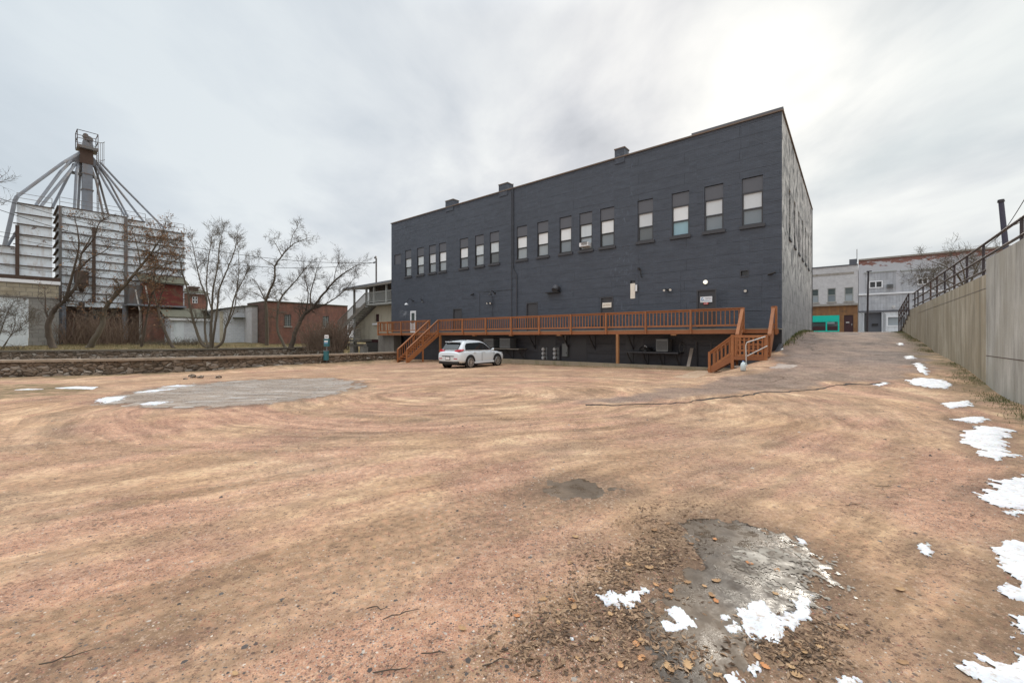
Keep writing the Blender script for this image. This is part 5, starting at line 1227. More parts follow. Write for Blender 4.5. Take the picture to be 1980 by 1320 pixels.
wo_ = (hitS(308, 0, S2)[0], hitS(322, 0, S2)[0], hitS(315, 616, S2)[1], hitS(315, 601, S2)[1])
wallmesh(F2, c0_, c1_, GB - .5, zb - .22, [wo_], .25).build('base_wall', M['red_brick'], RB)
bx(F2, MB(), c1_ - .02, c1_ + .3, GB - .5, zb - .22, 0.02, 2.0).build('base_wall', M['red_brick'], RB)
f_ = MB(); u0, u1, z0, z1 = wo_
for k in range(3): x = u0 + (u1 - u0) * k / 2; bx(F2, f_, x - .05, x + .05, z0, z1, .05, .1)
for k in range(3): z = z0 + (z1 - z0) * k / 2; bx(F2, f_, u0, u1, z - .04, z + .04, .101, .14)
w2 = f_.build('window', M['white_paint'], RB); bx(F2, MB(), u0, u1, z0, z1, .16, .18).build('pane', M['pane_dark'], w2)
for px, y0, y1 in ((262, 560, 600), (281, 552, 590)):
    p = hitS(px, y0, S2 - .5); q = hitS(px + 8, y1, S2 - .5); MB().tube([F(S2 - .5, p[0], p[1]), F(S2 - .5, q[0], q[1])], .07, 5).build('strut', M['pale_metal'], RB)
# block building with the white garage door, and the small silo above it
SBk = 59.2; FB = SF(SBk)
BB = thing('block_building', 'beige and grey block building with tall white garage door at the left border', 'building', F(SBk, -24, GB))
uR = hitS(114, 600, SBk)[0]; uL = hitS(-170, 600, SBk)[0]; zR = hitS(114, 545, SBk)[1]; zM = hitS(57, 575, SBk)[1]; uG = hitS(55, 600, SBk)[0]; uG0 = hitS(-40, 600, SBk)[0]
bx(FB, MB(), uL, uR, zM + .01, zR - .32, 0, 3.0).build('upper_wall', M['tan_block'], BB)
wallmesh(FB, uL, uR, GB - .6, zM, [(uG0, uG, GB - .2, zM - .05)], .15).build('lower_wall', M['grey_block'], BB)
bx(FB, MB(), uR - .02, uR + .01, GB - .6, zR - .32, .0, 3.2).build('end_wall', M['grey_block'], BB)
bx(FB, MB(), uL, uR + .05, zM - .05, zM + .05, -.06, .0).build('lintel', M['galv_dark'], BB)
bx(FB, MB(), uL, uR + .1, zR - .32, zR, -.12, 3.2).build('white_fascia', M['white_paint'], BB)
bx(FB, MB(), uL, uR + .1, zR + .003, zR + .38, -.08, 3.2).build('rusty_band', M['rust'], BB)
gd = MB(); bx(FB, gd, uG0 + .02, uG - .02, GB - .15, zM - .07, .04, .1); gdo = gd.build('garage_door', M['garage_white'], BB)
bx(FB, MB(), uG - .35, uG - .15, zM - .22, zM - .1, -.08, .04).build('lamp', M['galv_dark'], gdo)
SS = thing('grain_silo', 'smaller white ribbed steel silo above the beige block wall, rust at its seams', 'silo', F(SBk + .6, -24, zR))
FQ = SF(SBk + .7)
q0 = hitS(33, 500, SBk + .7)[0]; q1 = hitS(101, 500, SBk + .7)[0]; qz = hitS(33, 392, SBk + .7)[1]; qb = zR + .4
bx(FQ, MB(), q0, q1, qb, qz, 0, 4.5).build('panel_wall', M['silo_panel'], SS)
l0_ = hitS(-120, 500, SBk + .7)[0]; lz = hitS(18, 476, SBk + .7)[1]
bx(FQ, MB(), l0_, q0 - .02, qb, lz, .1, 4.5).build('panel_wall', M['silo_panel'], SS)
rb = MB(); ribs(FQ, rb, q0 - .15, q1 + .05, [qb + (qz - qb) * i / 7 for i in range(1, 8)], -.2, .06); ribs(FQ, rb, l0_, q0 - .25, [qb + (qz - qb) * i / 7 for i in (1, 2)] + [lz], -.1, .06)
bx(FQ, rb, q0 - .12, q0 + .14, qb, qz - 2.2, -.26, -.21); rb.build('rib', M['rust'], SS)
rail_top(SS, FQ, q0, q1, qz, .3)
# leg tower and its spouts
ST = SIL + 2.6
TW_ = thing('bucket_elevator', 'tall bucket elevator tower with top platform and fan of grain spouts', 'tower', F(ST, -15, GB))
def TP(px, py, s=ST): u, z = hitS(px, py, s); return F(s, u, z)
ut, _ = hitS(168.5, 400, ST); ztop_ = hitS(168.5, 292, ST)[1]; zlo = zT1 - 1
g_ = MB(); g_.fbox(ST - .42, ST + .42, ut - .42, ut + .42, zlo, ztop_ - 1.6); g_.build('leg', M['galv'], TW_)
g_ = MB(); g_.fbox(ST - .46, ST + .46, ut - .62, ut + .46, ztop_ - 1.598, ztop_); g_.build('head_leg', M['rust'], TW_)
col_ = MB()
for z in (hitS(168, 368, ST)[1], hitS(168, 338, ST)[1]): col_.fbox(ST - .47, ST + .47, ut - .48, ut + .5, z - .06, z + .06)
col_.build('joint_band', M['galv_dark'], TW_)
pf = MB(); pf.fbox(ST - .85, ST + .85, ut - .85, ut + .8, ztop_, ztop_ + .18); 
pf.fbox(ST - .9, ST - .852, ut - .9, ut + .85, ztop_ + .0, ztop_ + .3); pfo = pf.build('platform', M['galv_dark'], TW_)
pr = MB()
for a_, b_ in ((-.85, -.85), (-.85, .8), (.85, .8), (.85, -.85)):
    pr.tube([F(ST + a_, ut + b_, ztop_ + .1), F(ST + a_, ut + b_, ztop_ + 1.9)], .05, 4)
for h in (1.0, 1.9):
    loop = [F(ST + a_, ut + b_, ztop_ + h) for a_, b_ in ((-.85, -.85), (-.85, .8), (.85, .8), (.85, -.85), (-.85, -.85))]
    for i in range(4): pr.tube(loop[i:i + 2], .04, 4)
pr.build('platform_rail', M['iron_rail'], pfo)
hd = MB(); hd.prism([F(ST - .4, ut - .45, ztop_ + .2), F(ST - .4, ut + .5, ztop_ + .2), F(ST - .4, ut + .4, ztop_ + 1.1), F(ST - .4, ut - .35, ztop_ + 1.1)], Vector(F(.8, 0, 0)) - Vector(F(0, 0, 0))); hd.build('head_housing', M['galv'], TW_)
hd = MB(); hd.tube([F(ST - .4, ut + .1, ztop_ + 1.25), F(ST + .4, ut + .1, ztop_ + 1.25)], .38, 10); hd.tube([F(ST - .45, ut - .15, ztop_ + 1.6), F(ST + .2, ut - .15, ztop_ + 1.6)], .24, 8); hd.build('head_motor', M['galv_dark'], TW_)
ds_ = MB(); ds_.prism([TP(163, 291), TP(128, 315), TP(146, 311), TP(150, 318), TP(163, 317)], Vector(F(.5, 0, 0)) - Vector(F(0, 0, 0))); ds_.prism([TP(174, 296), TP(193, 318), TP(184, 322), TP(174, 321)], Vector(F(.5, 0, 0)) - Vector(F(0, 0, 0))); ds_.build('distributor', M['galv'], TW_)
SPT = [([(160, 292), (123, 314), (33, 380)], 62, 4, .34), ([(139, 311), (118, 331), (70, 396)], 62, 4, .3), ([(148, 315), (128, 340), (80, 398)], 62, 4, .3), ([(143, 317), (136, 333), (101, 402)], 64, 4, .28), ([(33, 380), (29, 388), (9, 475)], 59.5, 4, .36), ([(34, 445), (15, 475)], 60.5, 4, .26),
       ([(152, 317), (148, 332), (144, 404)], 63.5, 4, .3), ([(157, 318), (155, 332), (151, 405)], 66, 4, .28), ([(176, 322), (186, 350), (199, 412)], 64, 4, .24), ([(182, 321), (192, 350), (209, 413)], 66, 4, .24), ([(186, 321), (205, 357), (241, 417)], 64, 4, .26), ([(189, 320), (212, 353), (248, 420)], 66, 4, .26), ([(191, 318), (222, 357), (279, 430)], 64, 4, .27), ([(193, 313), (230, 353), (318, 442)], 65, 4, .27)]
for pts, s_i, _, r_ in SPT:
    n = len(pts); P3 = []
    for i, (x, y) in enumerate(pts): P3.append(TP(x, y, ST + (s_i - ST) * (i / (n - 1)) if not (pts[0][0] < 35) else s_i))
    MB().tube(P3, r_ * .44, 8).build('spout', M['galv'] if r_ > .25 else M['galv_dark'], TW_)
cb = MB(); cb.bar(TP(137, 333), TP(186, 344), .22, .3); cb.build('cross_beam', M['galv_dark'], TW_)
ld = MB(); 
for px in (187, 190): ld.tube([TP(px, 292), TP(px + 1, 410)], .05, 4)
for k in range(26): y = 293 + k * 4.4; ld.tube([TP(187, y), TP(190.3, y)], .03, 3)
for y in (275, 309): 
    q = [TP(190 + 6 * (1 - math.cos(a_)) , y + 1.5 * math.sin(a_), ST + 1.0 * math.sin(a_)) for a_ in np.linspace(0, math.pi, 7)]; ld.tube(q, .04, 4)
for px in (194, 198, 201): ld.tube([TP(px, 276), TP(px, 322)], .03, 4)
ld.build('caged_ladder', M['galv_dark'], TW_)

# ------------------------------------------------------------ small sheds and the brick buildings
def simple(name, label, s0, px0, px1, zt0, mat, depth, roofmat, roofname='roof', zt1=None, par=.0, over=.25, zb=GB - .8, roofrise=.2):
    o = thing(name, label, 'building', F(s0, hitS((px0 + px1) / 2, 600, s0)[0], GB)); fn = SF(s0)
    a = hitS(px0, 600, s0)[0]; b = hitS(px1, 600, s0)[0]; z1 = hitS(px0, zt0, s0)[1]
    return o, fn, a, b, z1
o, fn, a, b, z1 = simple('storage_shed', 'low white shed with patched brown roof beneath the crimson house', 57.5, 330, 405, 614, None, 3, None)
bx(fn, MB(), a, b, GB - .8, z1, 0, 3).build('wall', M['white_block'], o)
bx(fn, MB(), a - .4, b + .4, z1 - .28, z1 - .002, -.3, 0).build('fascia', M['white_paint'], o)
rf = MB(); rf.prism([fn(a - .6, z1 + .0, -.35), fn(b + .4, z1 + .0, -.35), fn(b + .4, z1 + 1.2, 3.0), fn(a - .6, z1 + 1.2, 3.0)], (0, 0, .1)); rf.build('roof', M['moss_roof'], o)
bx(fn, MB(), a + .3, a + 1.2, GB - .1, z1 - .5, -.05, 0).build('door', M['garage_white'], o)
o, fn, a, b, z1 = simple('brick_house', 'small red brick house with chimney seen beyond the white shed', 66, 352, 396, 572, None, 4, None)
wz = (hitS(372, 0, 66)[0], hitS(382, 0, 66)[0], hitS(377, 586, 66)[1], hitS(377, 573, 66)[1]); z1 = hitS(352, 566, 66)[1]
wallmesh(fn, a, b, GB, z1, [wz], .2).build('wall', M['red_brick'], o); bx(fn, MB(), b - .0, b + .25, GB, z1, .01, 5).build('wall', M['red_brick'], o)
f_ = MB(); u0, u1, z0, zz1 = wz
for k in range(3): x = u0 + (u1 - u0) * k / 2; bx(fn, f_, x - .07, x + .07, z0, zz1, .02, .1)
for k in range(3): z = z0 + (zz1 - z0) * k / 2; bx(fn, f_, u0, u1, z - .06, z + .06, .101, .14)
w2 = f_.build('window', M['white_paint'], o); bx(fn, MB(), u0, u1, z0, zz1, .16, .18).build('pane', M['pane_dark'], w2)
rf = MB(); rf.prism([fn(a - .4, z1, -.4), fn(b + .5, z1, -.4), fn(b + .5, z1 + .9, 4), fn(a - .4, z1 + .9, 4)], (0, 0, .12)); ro = rf.build('roof', M['moss_roof'], o)
cx_ = hitS(376, 556, 67)[0]; ch = MB(); bx(fn, ch, cx_ - .45, cx_ + .45, z1 + .2, hitS(376, 557, 67)[1], 1, 2); bx(fn, ch, cx_ - .6, cx_ + .6, hitS(376, 557, 67)[1] + .002, hitS(376, 554, 67)[1], .85, 2.15); ch.build('chimney', M['old_brick'], ro)
# white shed with bowed roof
s0 = 54.5; fn = SF(s0); o = thing('white_shed', 'white painted block shed with shallow curved roof left of the brick building', 'building', F(s0, -7, GB))
a = hitS(425, 600, s0)[0]; b = hitS(486, 600, s0)[0]
prof = []
for px, py in ((425, 600), (438, 597), (455, 594), (470, 592.5), (486, 592)): u, z = hitS(px, py, s0); prof.append((u, z))
V = [fn(prof[0][0], GB - .8, 0)] + [fn(u, z, 0) for u, z in prof] + [fn(prof[-1][0], GB - .8, 0)]
MB().prism(V, Vector(F(6, 0, 0)) - Vector(F(0, 0, 0))).build('wall', M['white_block'], o)
rf = MB()
for i in range(4):
    u0, z0 = prof[i]; u1, zz1 = prof[i + 1]; rf.prism([fn(u0 - (.5 if i == 0 else 0), z0 + .01, -.3), fn(u1, zz1 + .01, -.3), fn(u1, zz1 + .01, 6), fn(u0 - (.5 if i == 0 else 0), z0 + .01, 6)], (0, 0, .1))
rf.build('roof', M['roof_tar'], o)
u0 = hitS(450, 0, s0)[0]; u1 = hitS(471, 0, s0)[0]; z = hitS(460, 614, s0)[1]; bx(fn, MB(), u0, u1, z - .12, z + .02, -.6, 0).build('awning', M['moss_roof'], o)
bx(fn, MB(), a - .02, a + .35, GB - .5, prof[0][1] - .1, -.04, 0).build('corner_board', M['tan_wall'], o)
s1_ = 52.2; f1 = SF(s1_); a = hitS(486.5, 600, s1_)[0]; b = hitS(515.5, 600, s1_)[0]; z1 = hitS(487, 592, s1_)[1]
bx(f1, MB(), a, b, GB - .9, z1, 0, 5).build('annex_wall', M['white_brick'], o); bx(f1, MB(), a - .1, b, z1 + .002, z1 + .14, -.1, 5).build('annex_roof', M['moss_roof'], o)
u0 = hitS(499, 0, s1_)[0]; MB().tube([F(s1_ - .08, u0, GB), F(s1_ - .08, u0, z1 - .1)], .07, 6).build('downpipe', M['rust'], o)
# red brick building with barred windows
s0 = 49.6; fn = SF(s0); o = thing('brick_building', 'weathered red brick building with barred multi-pane windows behind the bare trees', 'building', F(s0, 2, GB))
a = hitS(515.5, 600, s0)[0]; b = hitS(672, 600, s0)[0]; z1 = hitS(516, 583, s0)[1]
ws = []
for x0, x1, y0, y1 in ((550, 563, 608, 630), (624, 636, 611, 632)):
    ws.append((hitS(x0, 0, s0)[0], hitS(x1, 0, s0)[0], hitS((x0 + x1) / 2, y1, s0)[1], hitS((x0 + x1) / 2, y0, s0)[1]))
wallmesh(fn, a, b, GB - 1.2, z1, ws, .25).build('wall', M['red_brick'], o); bx(fn, MB(), a, b, z1 + .002, z1 + .12, -.1, 6).build('parapet_cap', M['moss_roof'], o)
bx(fn, MB(), a + .01, b, GB - 1.2, z1, .27, 6).build('core', M['old_brick'], o)
for u0, u1, z0, zz1 in ws:
    f_ = MB()
    for k in range(5): x = u0 + (u1 - u0) * k / 4; bx(fn, f_, x - .03, x + .03, z0, zz1, .05, .09)
    for k in range(7): z = z0 + (zz1 - z0) * k / 6; bx(fn, f_, u0, u1, z - .025, z + .025, .091, .12)
    w2 = f_.build('window', M['grey_paint_timber'], o); bx(fn, MB(), u0, u1, z0, zz1, .2, .22).build('pane', M['pane_shop'], w2); bx(fn, MB(), u0 - .1, u1 + .1, z0 - .18, z0 - .002, -.08, .05).build('sill', M['concrete'], w2)
# wires' mast, and the tan house with its outside stairs
UT = 1.6
FT = lambda s, z, d: F(s, UT + d, z)
TH = thing('tan_house', 'tan stuccoed house on stilts over the creek beside the dark building', 'building', F(36, UT, GB))
sT0 = L_ + .05; sT1 = hitU(688, 620, UT)[0]; zt = hitU(750, 590, UT)[1]; zb = hitU(750, 656, UT)[1]
wx = (hitU(733, 0, UT)[0], hitU(726, 0, UT)[0], hitU(730, 622, UT)[1], hitU(730, 607, UT)[1])
wallmesh(FT, sT0, sT1, zb, zt, [wx], .2).build('wall', M['tan_wall'], TH)
bx(FT, MB(), sT1 - .01, sT1 + .2, zb, zt, .0, 6).build('wall', M['tan_wall'], TH)
w2 = bx(FT, MB(), wx[0], wx[1], wx[2], wx[3], .1, .14).build('window', M['maroon_door'], TH); bx(FT, MB(), wx[0] - .25, wx[1] + .25, wx[2] - .35, wx[2] - .15, -.25, 0).build('flower_shelf', M['white_paint'], w2)
bx(FT, MB(), sT0, sT1, zb - .35, zb - .01, -.1, 6).build('floor_beam', M['maroon_door'], TH)
up_ = MB(); bx(FT, up_, sT0, hitU(700, 0, UT)[0], zt + .01, hitU(750, 545, UT)[1], .9, 5); up_.build('upper_wall', M['galv_dark'], TH)
for s, u in ((sT0 + 1.5, 1.0), (sT0 + 7.5, 2.0), (sT0 + 12, 1.0)): MB().fbox(s - .4, s + .4, UT + u, UT + u + .5, -2.6, zb - .36).build('pier', M['concrete'], TH)
bx(FT, MB(), sT0 - .5, sT1 + 6, -2.6, zb - .36, 5.0, 5.3).build('void_backing', M['roof_tar'], TH)  # near-black sheet added as the shade in the void under the house
zfl = hitU(740, 586, UT - .6)[1]; UPF = UT - 1.2
p0 = hitU(707, 586, UPF)[0]
PO = MB(); PO.fbox(sT0, p0, UPF, UT + .9, zfl - .2, zfl); PO.build('porch_floor', M['grey_paint_timber'], TH)
rz = lambda px, py: hitU(px, py, UPF)[1]
zrf = rz(745, 547)
rf = MB(); sR1 = hitU(668, 552, UPF)[0]; rf.prism([F(sT0, UPF - .35, zrf), F(sR1, UPF - .35, zrf - .15), F(sR1, UT + 4, zrf + .35), F(sT0, UT + 4, zrf + .5)], (0, 0, .16)); rf.build('porch_roof', M['galv'], TH)
rf = MB(); rf.bar(F(sT0, UPF - .36, zrf - .1), F(sR1, UPF - .36, zrf - .25), .06, .18); rf.build('fascia', M['old_timber'], TH)
for px in (708, 723, 747): s = hitU(px, 0, UPF)[0]; MB().fbox(s - .09, s + .09, UPF - .05, UPF + .13, zfl, zrf).build('post', M['grey_paint_timber'], TH)
s = hitU(684.5, 0, UPF)[0]; MB().fbox(s - .09, s + .09, UPF - .05, UPF + .13, zb - .6, zrf - .1).build('post', M['grey_paint_timber'], TH)
def grail(a, b, za, zb_, parent, u=UPF, mat='grey_paint_timber', h=1.15, bal=.19):
    pa, pb = Vector(F(a, u, za)), Vector(F(b, u, zb_)); upv = Vector((0, 0, 1)); m_ = MB(); m_.bar(pa + upv * h, pb + upv * h, .08, .07); m_.bar(pa + upv * .14, pb + upv * .14, .06, .07)
    n = int((pa.xy - pb.xy).length / bal)
    for i in range(n + 1): q = pa.lerp(pb, i / n); m_.box((q.x, q.y, q.z + h / 2 + .05), (.05, .05, h - .12), math.atan2(dS[1], dS[0]))
    m_.build('railing', M[mat], parent)
grail(sT0 + .1, p0, zfl, zfl, TH)
EX = thing('outside_stairs', 'weathered grey outside stair flight rising to the covered porch of the tan house', 'stairs', F(38, UPF, 0))
q_top = hitU(708, 590, UPF); q_bot = hitU(640, 655, UPF)
sa_, za_ = q_top[0], zfl; sb_, zb_2 = hitU(655, 640, UPF)[0], hitU(655, 640, UPF)[1]
n = 15
for i in range(n): s = sa_ + (sb_ - sa_) * (i + .5) / n; z = za_ + (zb_2 - za_) * (i + 1) / n; MB().fbox(s - .24, s + .24, UPF - .05, UPF + 1.15, z - .07, z).build('tread', M['old_timber'], EX)
for u in (UPF - .1, UPF + 1.2): MB().bar(F(sa_, u, za_ - .1), F(sb_, u, zb_2 - .15), .07, .34).build('stringer', M['old_timber'], EX)
grail(sa_, sb_, za_, zb_2, EX, UPF - .1, 'old_timber'); grail(sa_, sb_, za_, zb_2, EX, UPF + 1.2, 'old_timber')
l0a = hitU(697, 655, UPF - .3)[0]; l1a = hitU(655, 655, UPF - .3)[0]; zl_ = hitU(680, 656, UPF - .3)[1]
LD_ = thing('timber_landing', 'grey timber landing with slatted railing at the foot of the outside stairs', 'landing', F((l0a + l1a) / 2, UPF, zl_ - 1)); MB().fbox(l0a, l1a, UPF - .4, UPF + 1.3, zl_ - .25, zl_).build('floor', M['old_timber'], LD_); grail(l0a, l1a, zl_, zl_, LD_, UPF - .35, 'old_timber', 1.1, .25); MB().fbox(l0a, l1a + 8, UPF + .2, UPF + .5, zl_ - .8, zl_ - .5).build('beam', M['concrete'], LD_)
l2a = hitU(580, 655, UPF - .3)[0]; g2 = hitU(600, 664, UPF - .3)[1]; grail(l1a + 1.5, l2a, g2, g2, LD_, UPF - .35, 'galv_dark', 1.6, .3)
for s in (l0a + .3, (l0a + l1a) / 2, l1a + 3): MB().fbox(s - .35, s + .35, UPF, UPF + .6, -2.6, zl_ - .81).build('pier', M['concrete'], LD_)
# mast on the porch roof and the overhead cables
s_m, z_m = hitU(727.5, 541, UT); _, z_m2 = hitU(727.5, 500, UT)
MS = thing('service_mast', 'thin grey service mast with curved weather head above the porch roof', 'pole', F(s_m, UT, z_m)); MB().tube([F(s_m, UT, z_m - .6), F(s_m, UT, z_m2), F(s_m + .1, UT, z_m2 + .2), F(s_m + .3, UT, z_m2 + .1)], [.09, .09, .12, .1], 8).build('pipe', M['galv_dark'], MS); MB().tube([F(s_m, UT, z_m2 - .35), F(s_m + .5, UT, z_m2 - .4)], [.05, .09], 6).build('insulator', M['iron'], MS)
mast = Vector(F(s_m + .5, UT, z_m2 - .4))
def sag(a, b, d, n=26): a, b = Vector(a), Vector(b); return [tuple(a.lerp(b, i / n) - Vector((0, 0, d * 4 * (i / n) * (1 - i / n)))) for i in range(n + 1)]
for (x, y, Y, d, lb) in ((-60, 365, 31, 1.6, 'upper black overhead cable sagging from the mast across the silos'), (-60, 385, 31, 2.3, 'lower black overhead cable sagging from the mast across the silos')):
    e = P(x, y, Y); m_ = MB().tube(sag(mast, e, d), .022, 4); tag(m_.build('overhead_cable', M['cable'], smooth=True), lb, 'cable')
for (x0, y0, Y0, x1, y1, Y1, lb) in ((-40, 440, 33, 350, 500, 46, 'thin cable crossing the small silo at the left border'), (-40, 448, 33, 350, 512, 46, 'second thin cable crossing the small silo just below the first'), (-40, 500, 33, 116, 526, 40, 'pale lowest cable in front of the rusty band')):
    tag(MB().tube(sag(P(x0, y0, Y0), P(x1, y1, Y1), .25), .018, 4).build('overhead_cable', M['cable']), lb, 'cable')

# ------------------------------------------------------------ bare trees
def tree(name, label, stems, twigs, mat, base_r, seed, lv=3, spread=.9, lenf=1.0, up=.25, leaves=0, cat='tree', group=None, tw_r=.011, lmat='leaf_rust', thin=.75):
    """stems: list of (points as (px, py, Y), r0, r1)"""
    rd = random.Random(seed); tr = MB(); cr = MB(); lf = MB(); gx_, gy_, _ = P(*stems[0][0][0])
    base = P(*stems[0][0][0]); o = thing(name, label, cat, base, 0, group)
    stems = [(a_, b_ * .66, c_ * .8) for a_, b_, c_ in stems]
    def rv(): return Vector((rd.gauss(0, 1), rd.gauss(0, 1), rd.gauss(0, 1)))
    def twig(p, d, L, r, lev):
        n = 4 if lev > 1 else 3; pts = [p.copy()]; rr = [r]; q = p.copy(); dd = d.copy(); r = r * (thin if lev < 2 else .9)
        for i in range(n):
            dd = (dd + rv() * .15 + Vector((0, 0, up * .35))).normalized(); q = q + dd * L / n; pts.append(q.copy()); rr.append(max(tw_r * .55, r * (1 - .8 * (i + 1) / n)))
        cr.tube(pts, rr, 4 if r > .03 else 3, cap=False)
        if leaves and lev <= 1 and rd.random() < leaves:
            for _ in range(rd.randint(2, 5)):
                c = pts[rd.randint(1, n)] + rv() * .12; a, b = rv().normalized() * rd.uniform(.05, .10), rv().normalized() * rd.uniform(.04, .08)
                lf.add([tuple(c - a), tuple(c + b), tuple(c + a), tuple(c - b)], [(0, 1, 2, 3)])
        if lev > 0:
            k = rd.randint(5, 7) if lev > 1 else rd.randint(4, 6)
            for _ in range(k):
                i = rd.uniform(.25, 1.0) * n; i0 = min(int(i), n - 1); f = i - i0; c = pts[i0].lerp(pts[i0 + 1], f)
                side = rv(); side = (side - dd * side.dot(dd)).normalized()
                twig(c, (dd * .75 + side * spread).normalized(), L * rd.uniform(.45, .75), max(tw_r, r * .5), lev - 1)
    for pts, r0, r1 in stems:
        P3 = [Vector(P(*q)) for q in pts]
        # smooth
        S3 = []
        for i in range(len(P3) - 1):
            a = P3[max(i - 1, 0)]; b = P3[i]; c = P3[i + 1]; d = P3[min(i + 2, len(P3) - 1)]
            for k in range(5):
                t = k / 5; S3.append(.5 * ((2 * b) + (c - a) * t + (2 * a - 5 * b + 4 * c - d) * t * t + (3 * b - a - 3 * c + d) * t ** 3) + rv() * r0 * .07)
        S3.append(P3[-1]); n = len(S3) - 1; rad = [r0 + (r1 - r0) * (i / n) ** .8 for i in range(n + 1)]
        if pts[0] == stems[0][0][0]: rad[0] *= 1.35
        tr.tube(S3, rad, 8, cap=False)
        tot = sum((S3[i + 1] - S3[i]).length for i in range(n))
        cnt = int(tot * twigs * 1.35)
        for _ in range(cnt):
            i = (rd.uniform(.28, 1.0)) * n; i0 = min(int(i), n - 1); c = S3[i0].lerp(S3[i0 + 1], i - i0); dd = (S3[i0 + 1] - S3[i0]).normalized()
            side = rv(); side = (side - dd * side.dot(dd)).normalized(); fr_ = i / n
            twig(c, (dd * .8 + side * spread).normalized(), lenf * rd.uniform(.6, 1.25) * (1.5 - .6 * fr_), max(tw_r * 1.5, rad[i0] * .38), lv - 1)
        twig(S3[-1], (S3[-1] - S3[-2]).normalized(), lenf * 1.1, max(r1, tw_r), lv - 1)
    tr.build('trunk', mat, o, smooth=True, uv=False, fixn=False); cr.build('crown', mat, o, uv=False, fixn=False)
    if lf.v: lf.build('leaves', M[lmat], o, uv=False, fixn=False)
    return o
BK = M['bark']; BP = M['bark_pale']; TG = 'bare trees along the creek'
tree('bare_tree', 'bare tree with thick crooked trunk bending right in front of the grey block wall', [
  ([(104, 675, 37), (96, 655, 37), (94, 625, 37), (108, 595, 37.3), (128, 578, 37.6), (147, 552, 38), (153, 520, 38.3), (158, 490, 38.6), (178, 455, 39)], .42, .05),
  ([(96, 620, 37), (88, 600, 37), (88, 575, 37.2)], .16, .04), ([(128, 578, 37.6), (135, 550, 37.4), (143, 520, 37.2), (152, 480, 37), (150, 445, 37), (145, 425, 37)], .2, .03),
  ([(153, 520, 38.3), (175, 500, 38), (195, 490, 37.6), (212, 478, 37.4)], .12, .03), ([(158, 490, 38.6), (182, 460, 38), (190, 435, 38), (205, 420, 37.5)], .11, .025), ([(147, 552, 38), (170, 530, 38.4), (190, 522, 38.5)], .09, .02), ([(140, 640, 37.6), (150, 600, 38), (170, 560, 38)], .04, .02)], 1.5, BK, .4, 11, 3, .9, .85, .2, group=TG, leaves=.05)
tree('bare_tree', 'leaning tree with rusty clinging leaves in front of the ribbed silo', [
  ([(173, 675, 38), (183, 655, 38), (196, 630, 38.2), (202, 600, 38.4), (222, 572, 38.6), (248, 545, 38.8), (272, 515, 39), (288, 495, 39.2), (305, 470, 39.4)], .42, .07),
  ([(222, 572, 38.6), (224, 566, 38.6)], .2, .15),
  ([(248, 545, 38.8), (262, 530, 38.4), (290, 520, 38), (320, 512, 37.8), (345, 500, 37.6)], .13, .03), ([(272, 515, 39), (268, 490, 39.2), (262, 465, 39.4), (255, 445, 39.5)], .10, .025), ([(288, 495, 39.2), (320, 475, 39), (345, 460, 38.8)], .09, .02), ([(305, 470, 39.4), (315, 450, 39.6), (318, 435, 39.8)], .07, .02), ([(288, 495, 39.2), (300, 475, 38.8), (295, 450, 38.6)], .08, .02)], 1.9, BP, .4, 22, 3, .95, .9, .12, leaves=.20, group=TG)
tree('bare_tree', 'slender upright tree rising in front of the brick base under the crimson house', [
  ([(272, 674, 40), (278, 650, 40), (284, 610, 40.2), (292, 575, 40.4), (298, 540, 40.6), (303, 500, 40.8), (312, 465, 41)], .2, .03), ([(292, 575, 40.4), (305, 545, 40.2), (322, 510, 40), (335, 480, 40)], .09, .02), ([(298, 540, 40.6), (288, 510, 40.8), (282, 480, 41)], .07, .02)], 1.4, BK, .2, 33, 3, .85, .8, .2, leaves=.20, group=TG)
tree('bare_tree', 'leaning thin tree with trunk tilting left over the low white shed', [
  ([(336, 674, 39), (325, 655, 39), (314, 625, 39), (305, 595, 39.2), (297, 565, 39.4), (290, 540, 39.6)], .24, .05), ([(305, 595, 39.2), (312, 570, 39), (322, 540, 39), (330, 505, 39)], .09, .02)], 1.3, BK, .2, 44, 3, .9, .8, .15, leaves=.25, group=TG)
tree('bare_tree', 'broad many-stemmed bare tree fanning out from one base right of the silos', [
  ([(402, 673, 40), (388, 660, 40), (377, 630, 40), (368, 595, 39.8), (362, 560, 39.6), (352, 525, 39.4), (348, 500, 39.2)], .26, .04),
  ([(405, 673, 40), (398, 655, 40.2), (396, 620, 40.4), (400, 580, 40.6), (386, 540, 40.8), (378, 500, 41), (372, 470, 41)], .2, .03),
  ([(408, 673, 40), (408, 640, 40), (410, 600, 40), (412, 560, 40), (420, 520, 40), (424, 480, 40), (430, 450, 40)], .22, .03),
  ([(410, 673, 40), (414, 640, 39.6), (420, 600, 39.4), (424, 560, 39.2), (440, 520, 39), (452, 490, 39), (458, 465, 39)], .2, .03),
  ([(414, 673, 40), (430, 662, 40), (436, 635, 40), (446, 605, 40.2), (455, 570, 40.4), (468, 545, 40.6), (478, 525, 40.8)], .22, .03),
  ([(410, 600, 40), (400, 560, 40.6), (402, 510, 41), (408, 470, 41.3), (412, 445, 41.5)], .12, .02), ([(436, 635, 40), (452, 600, 39.4), (458, 560, 39), (462, 520, 38.6), (461, 485, 38.5)], .1, .02)], 1.55, BP, .3, 55, 3, .7, .95, .35, group=TG)
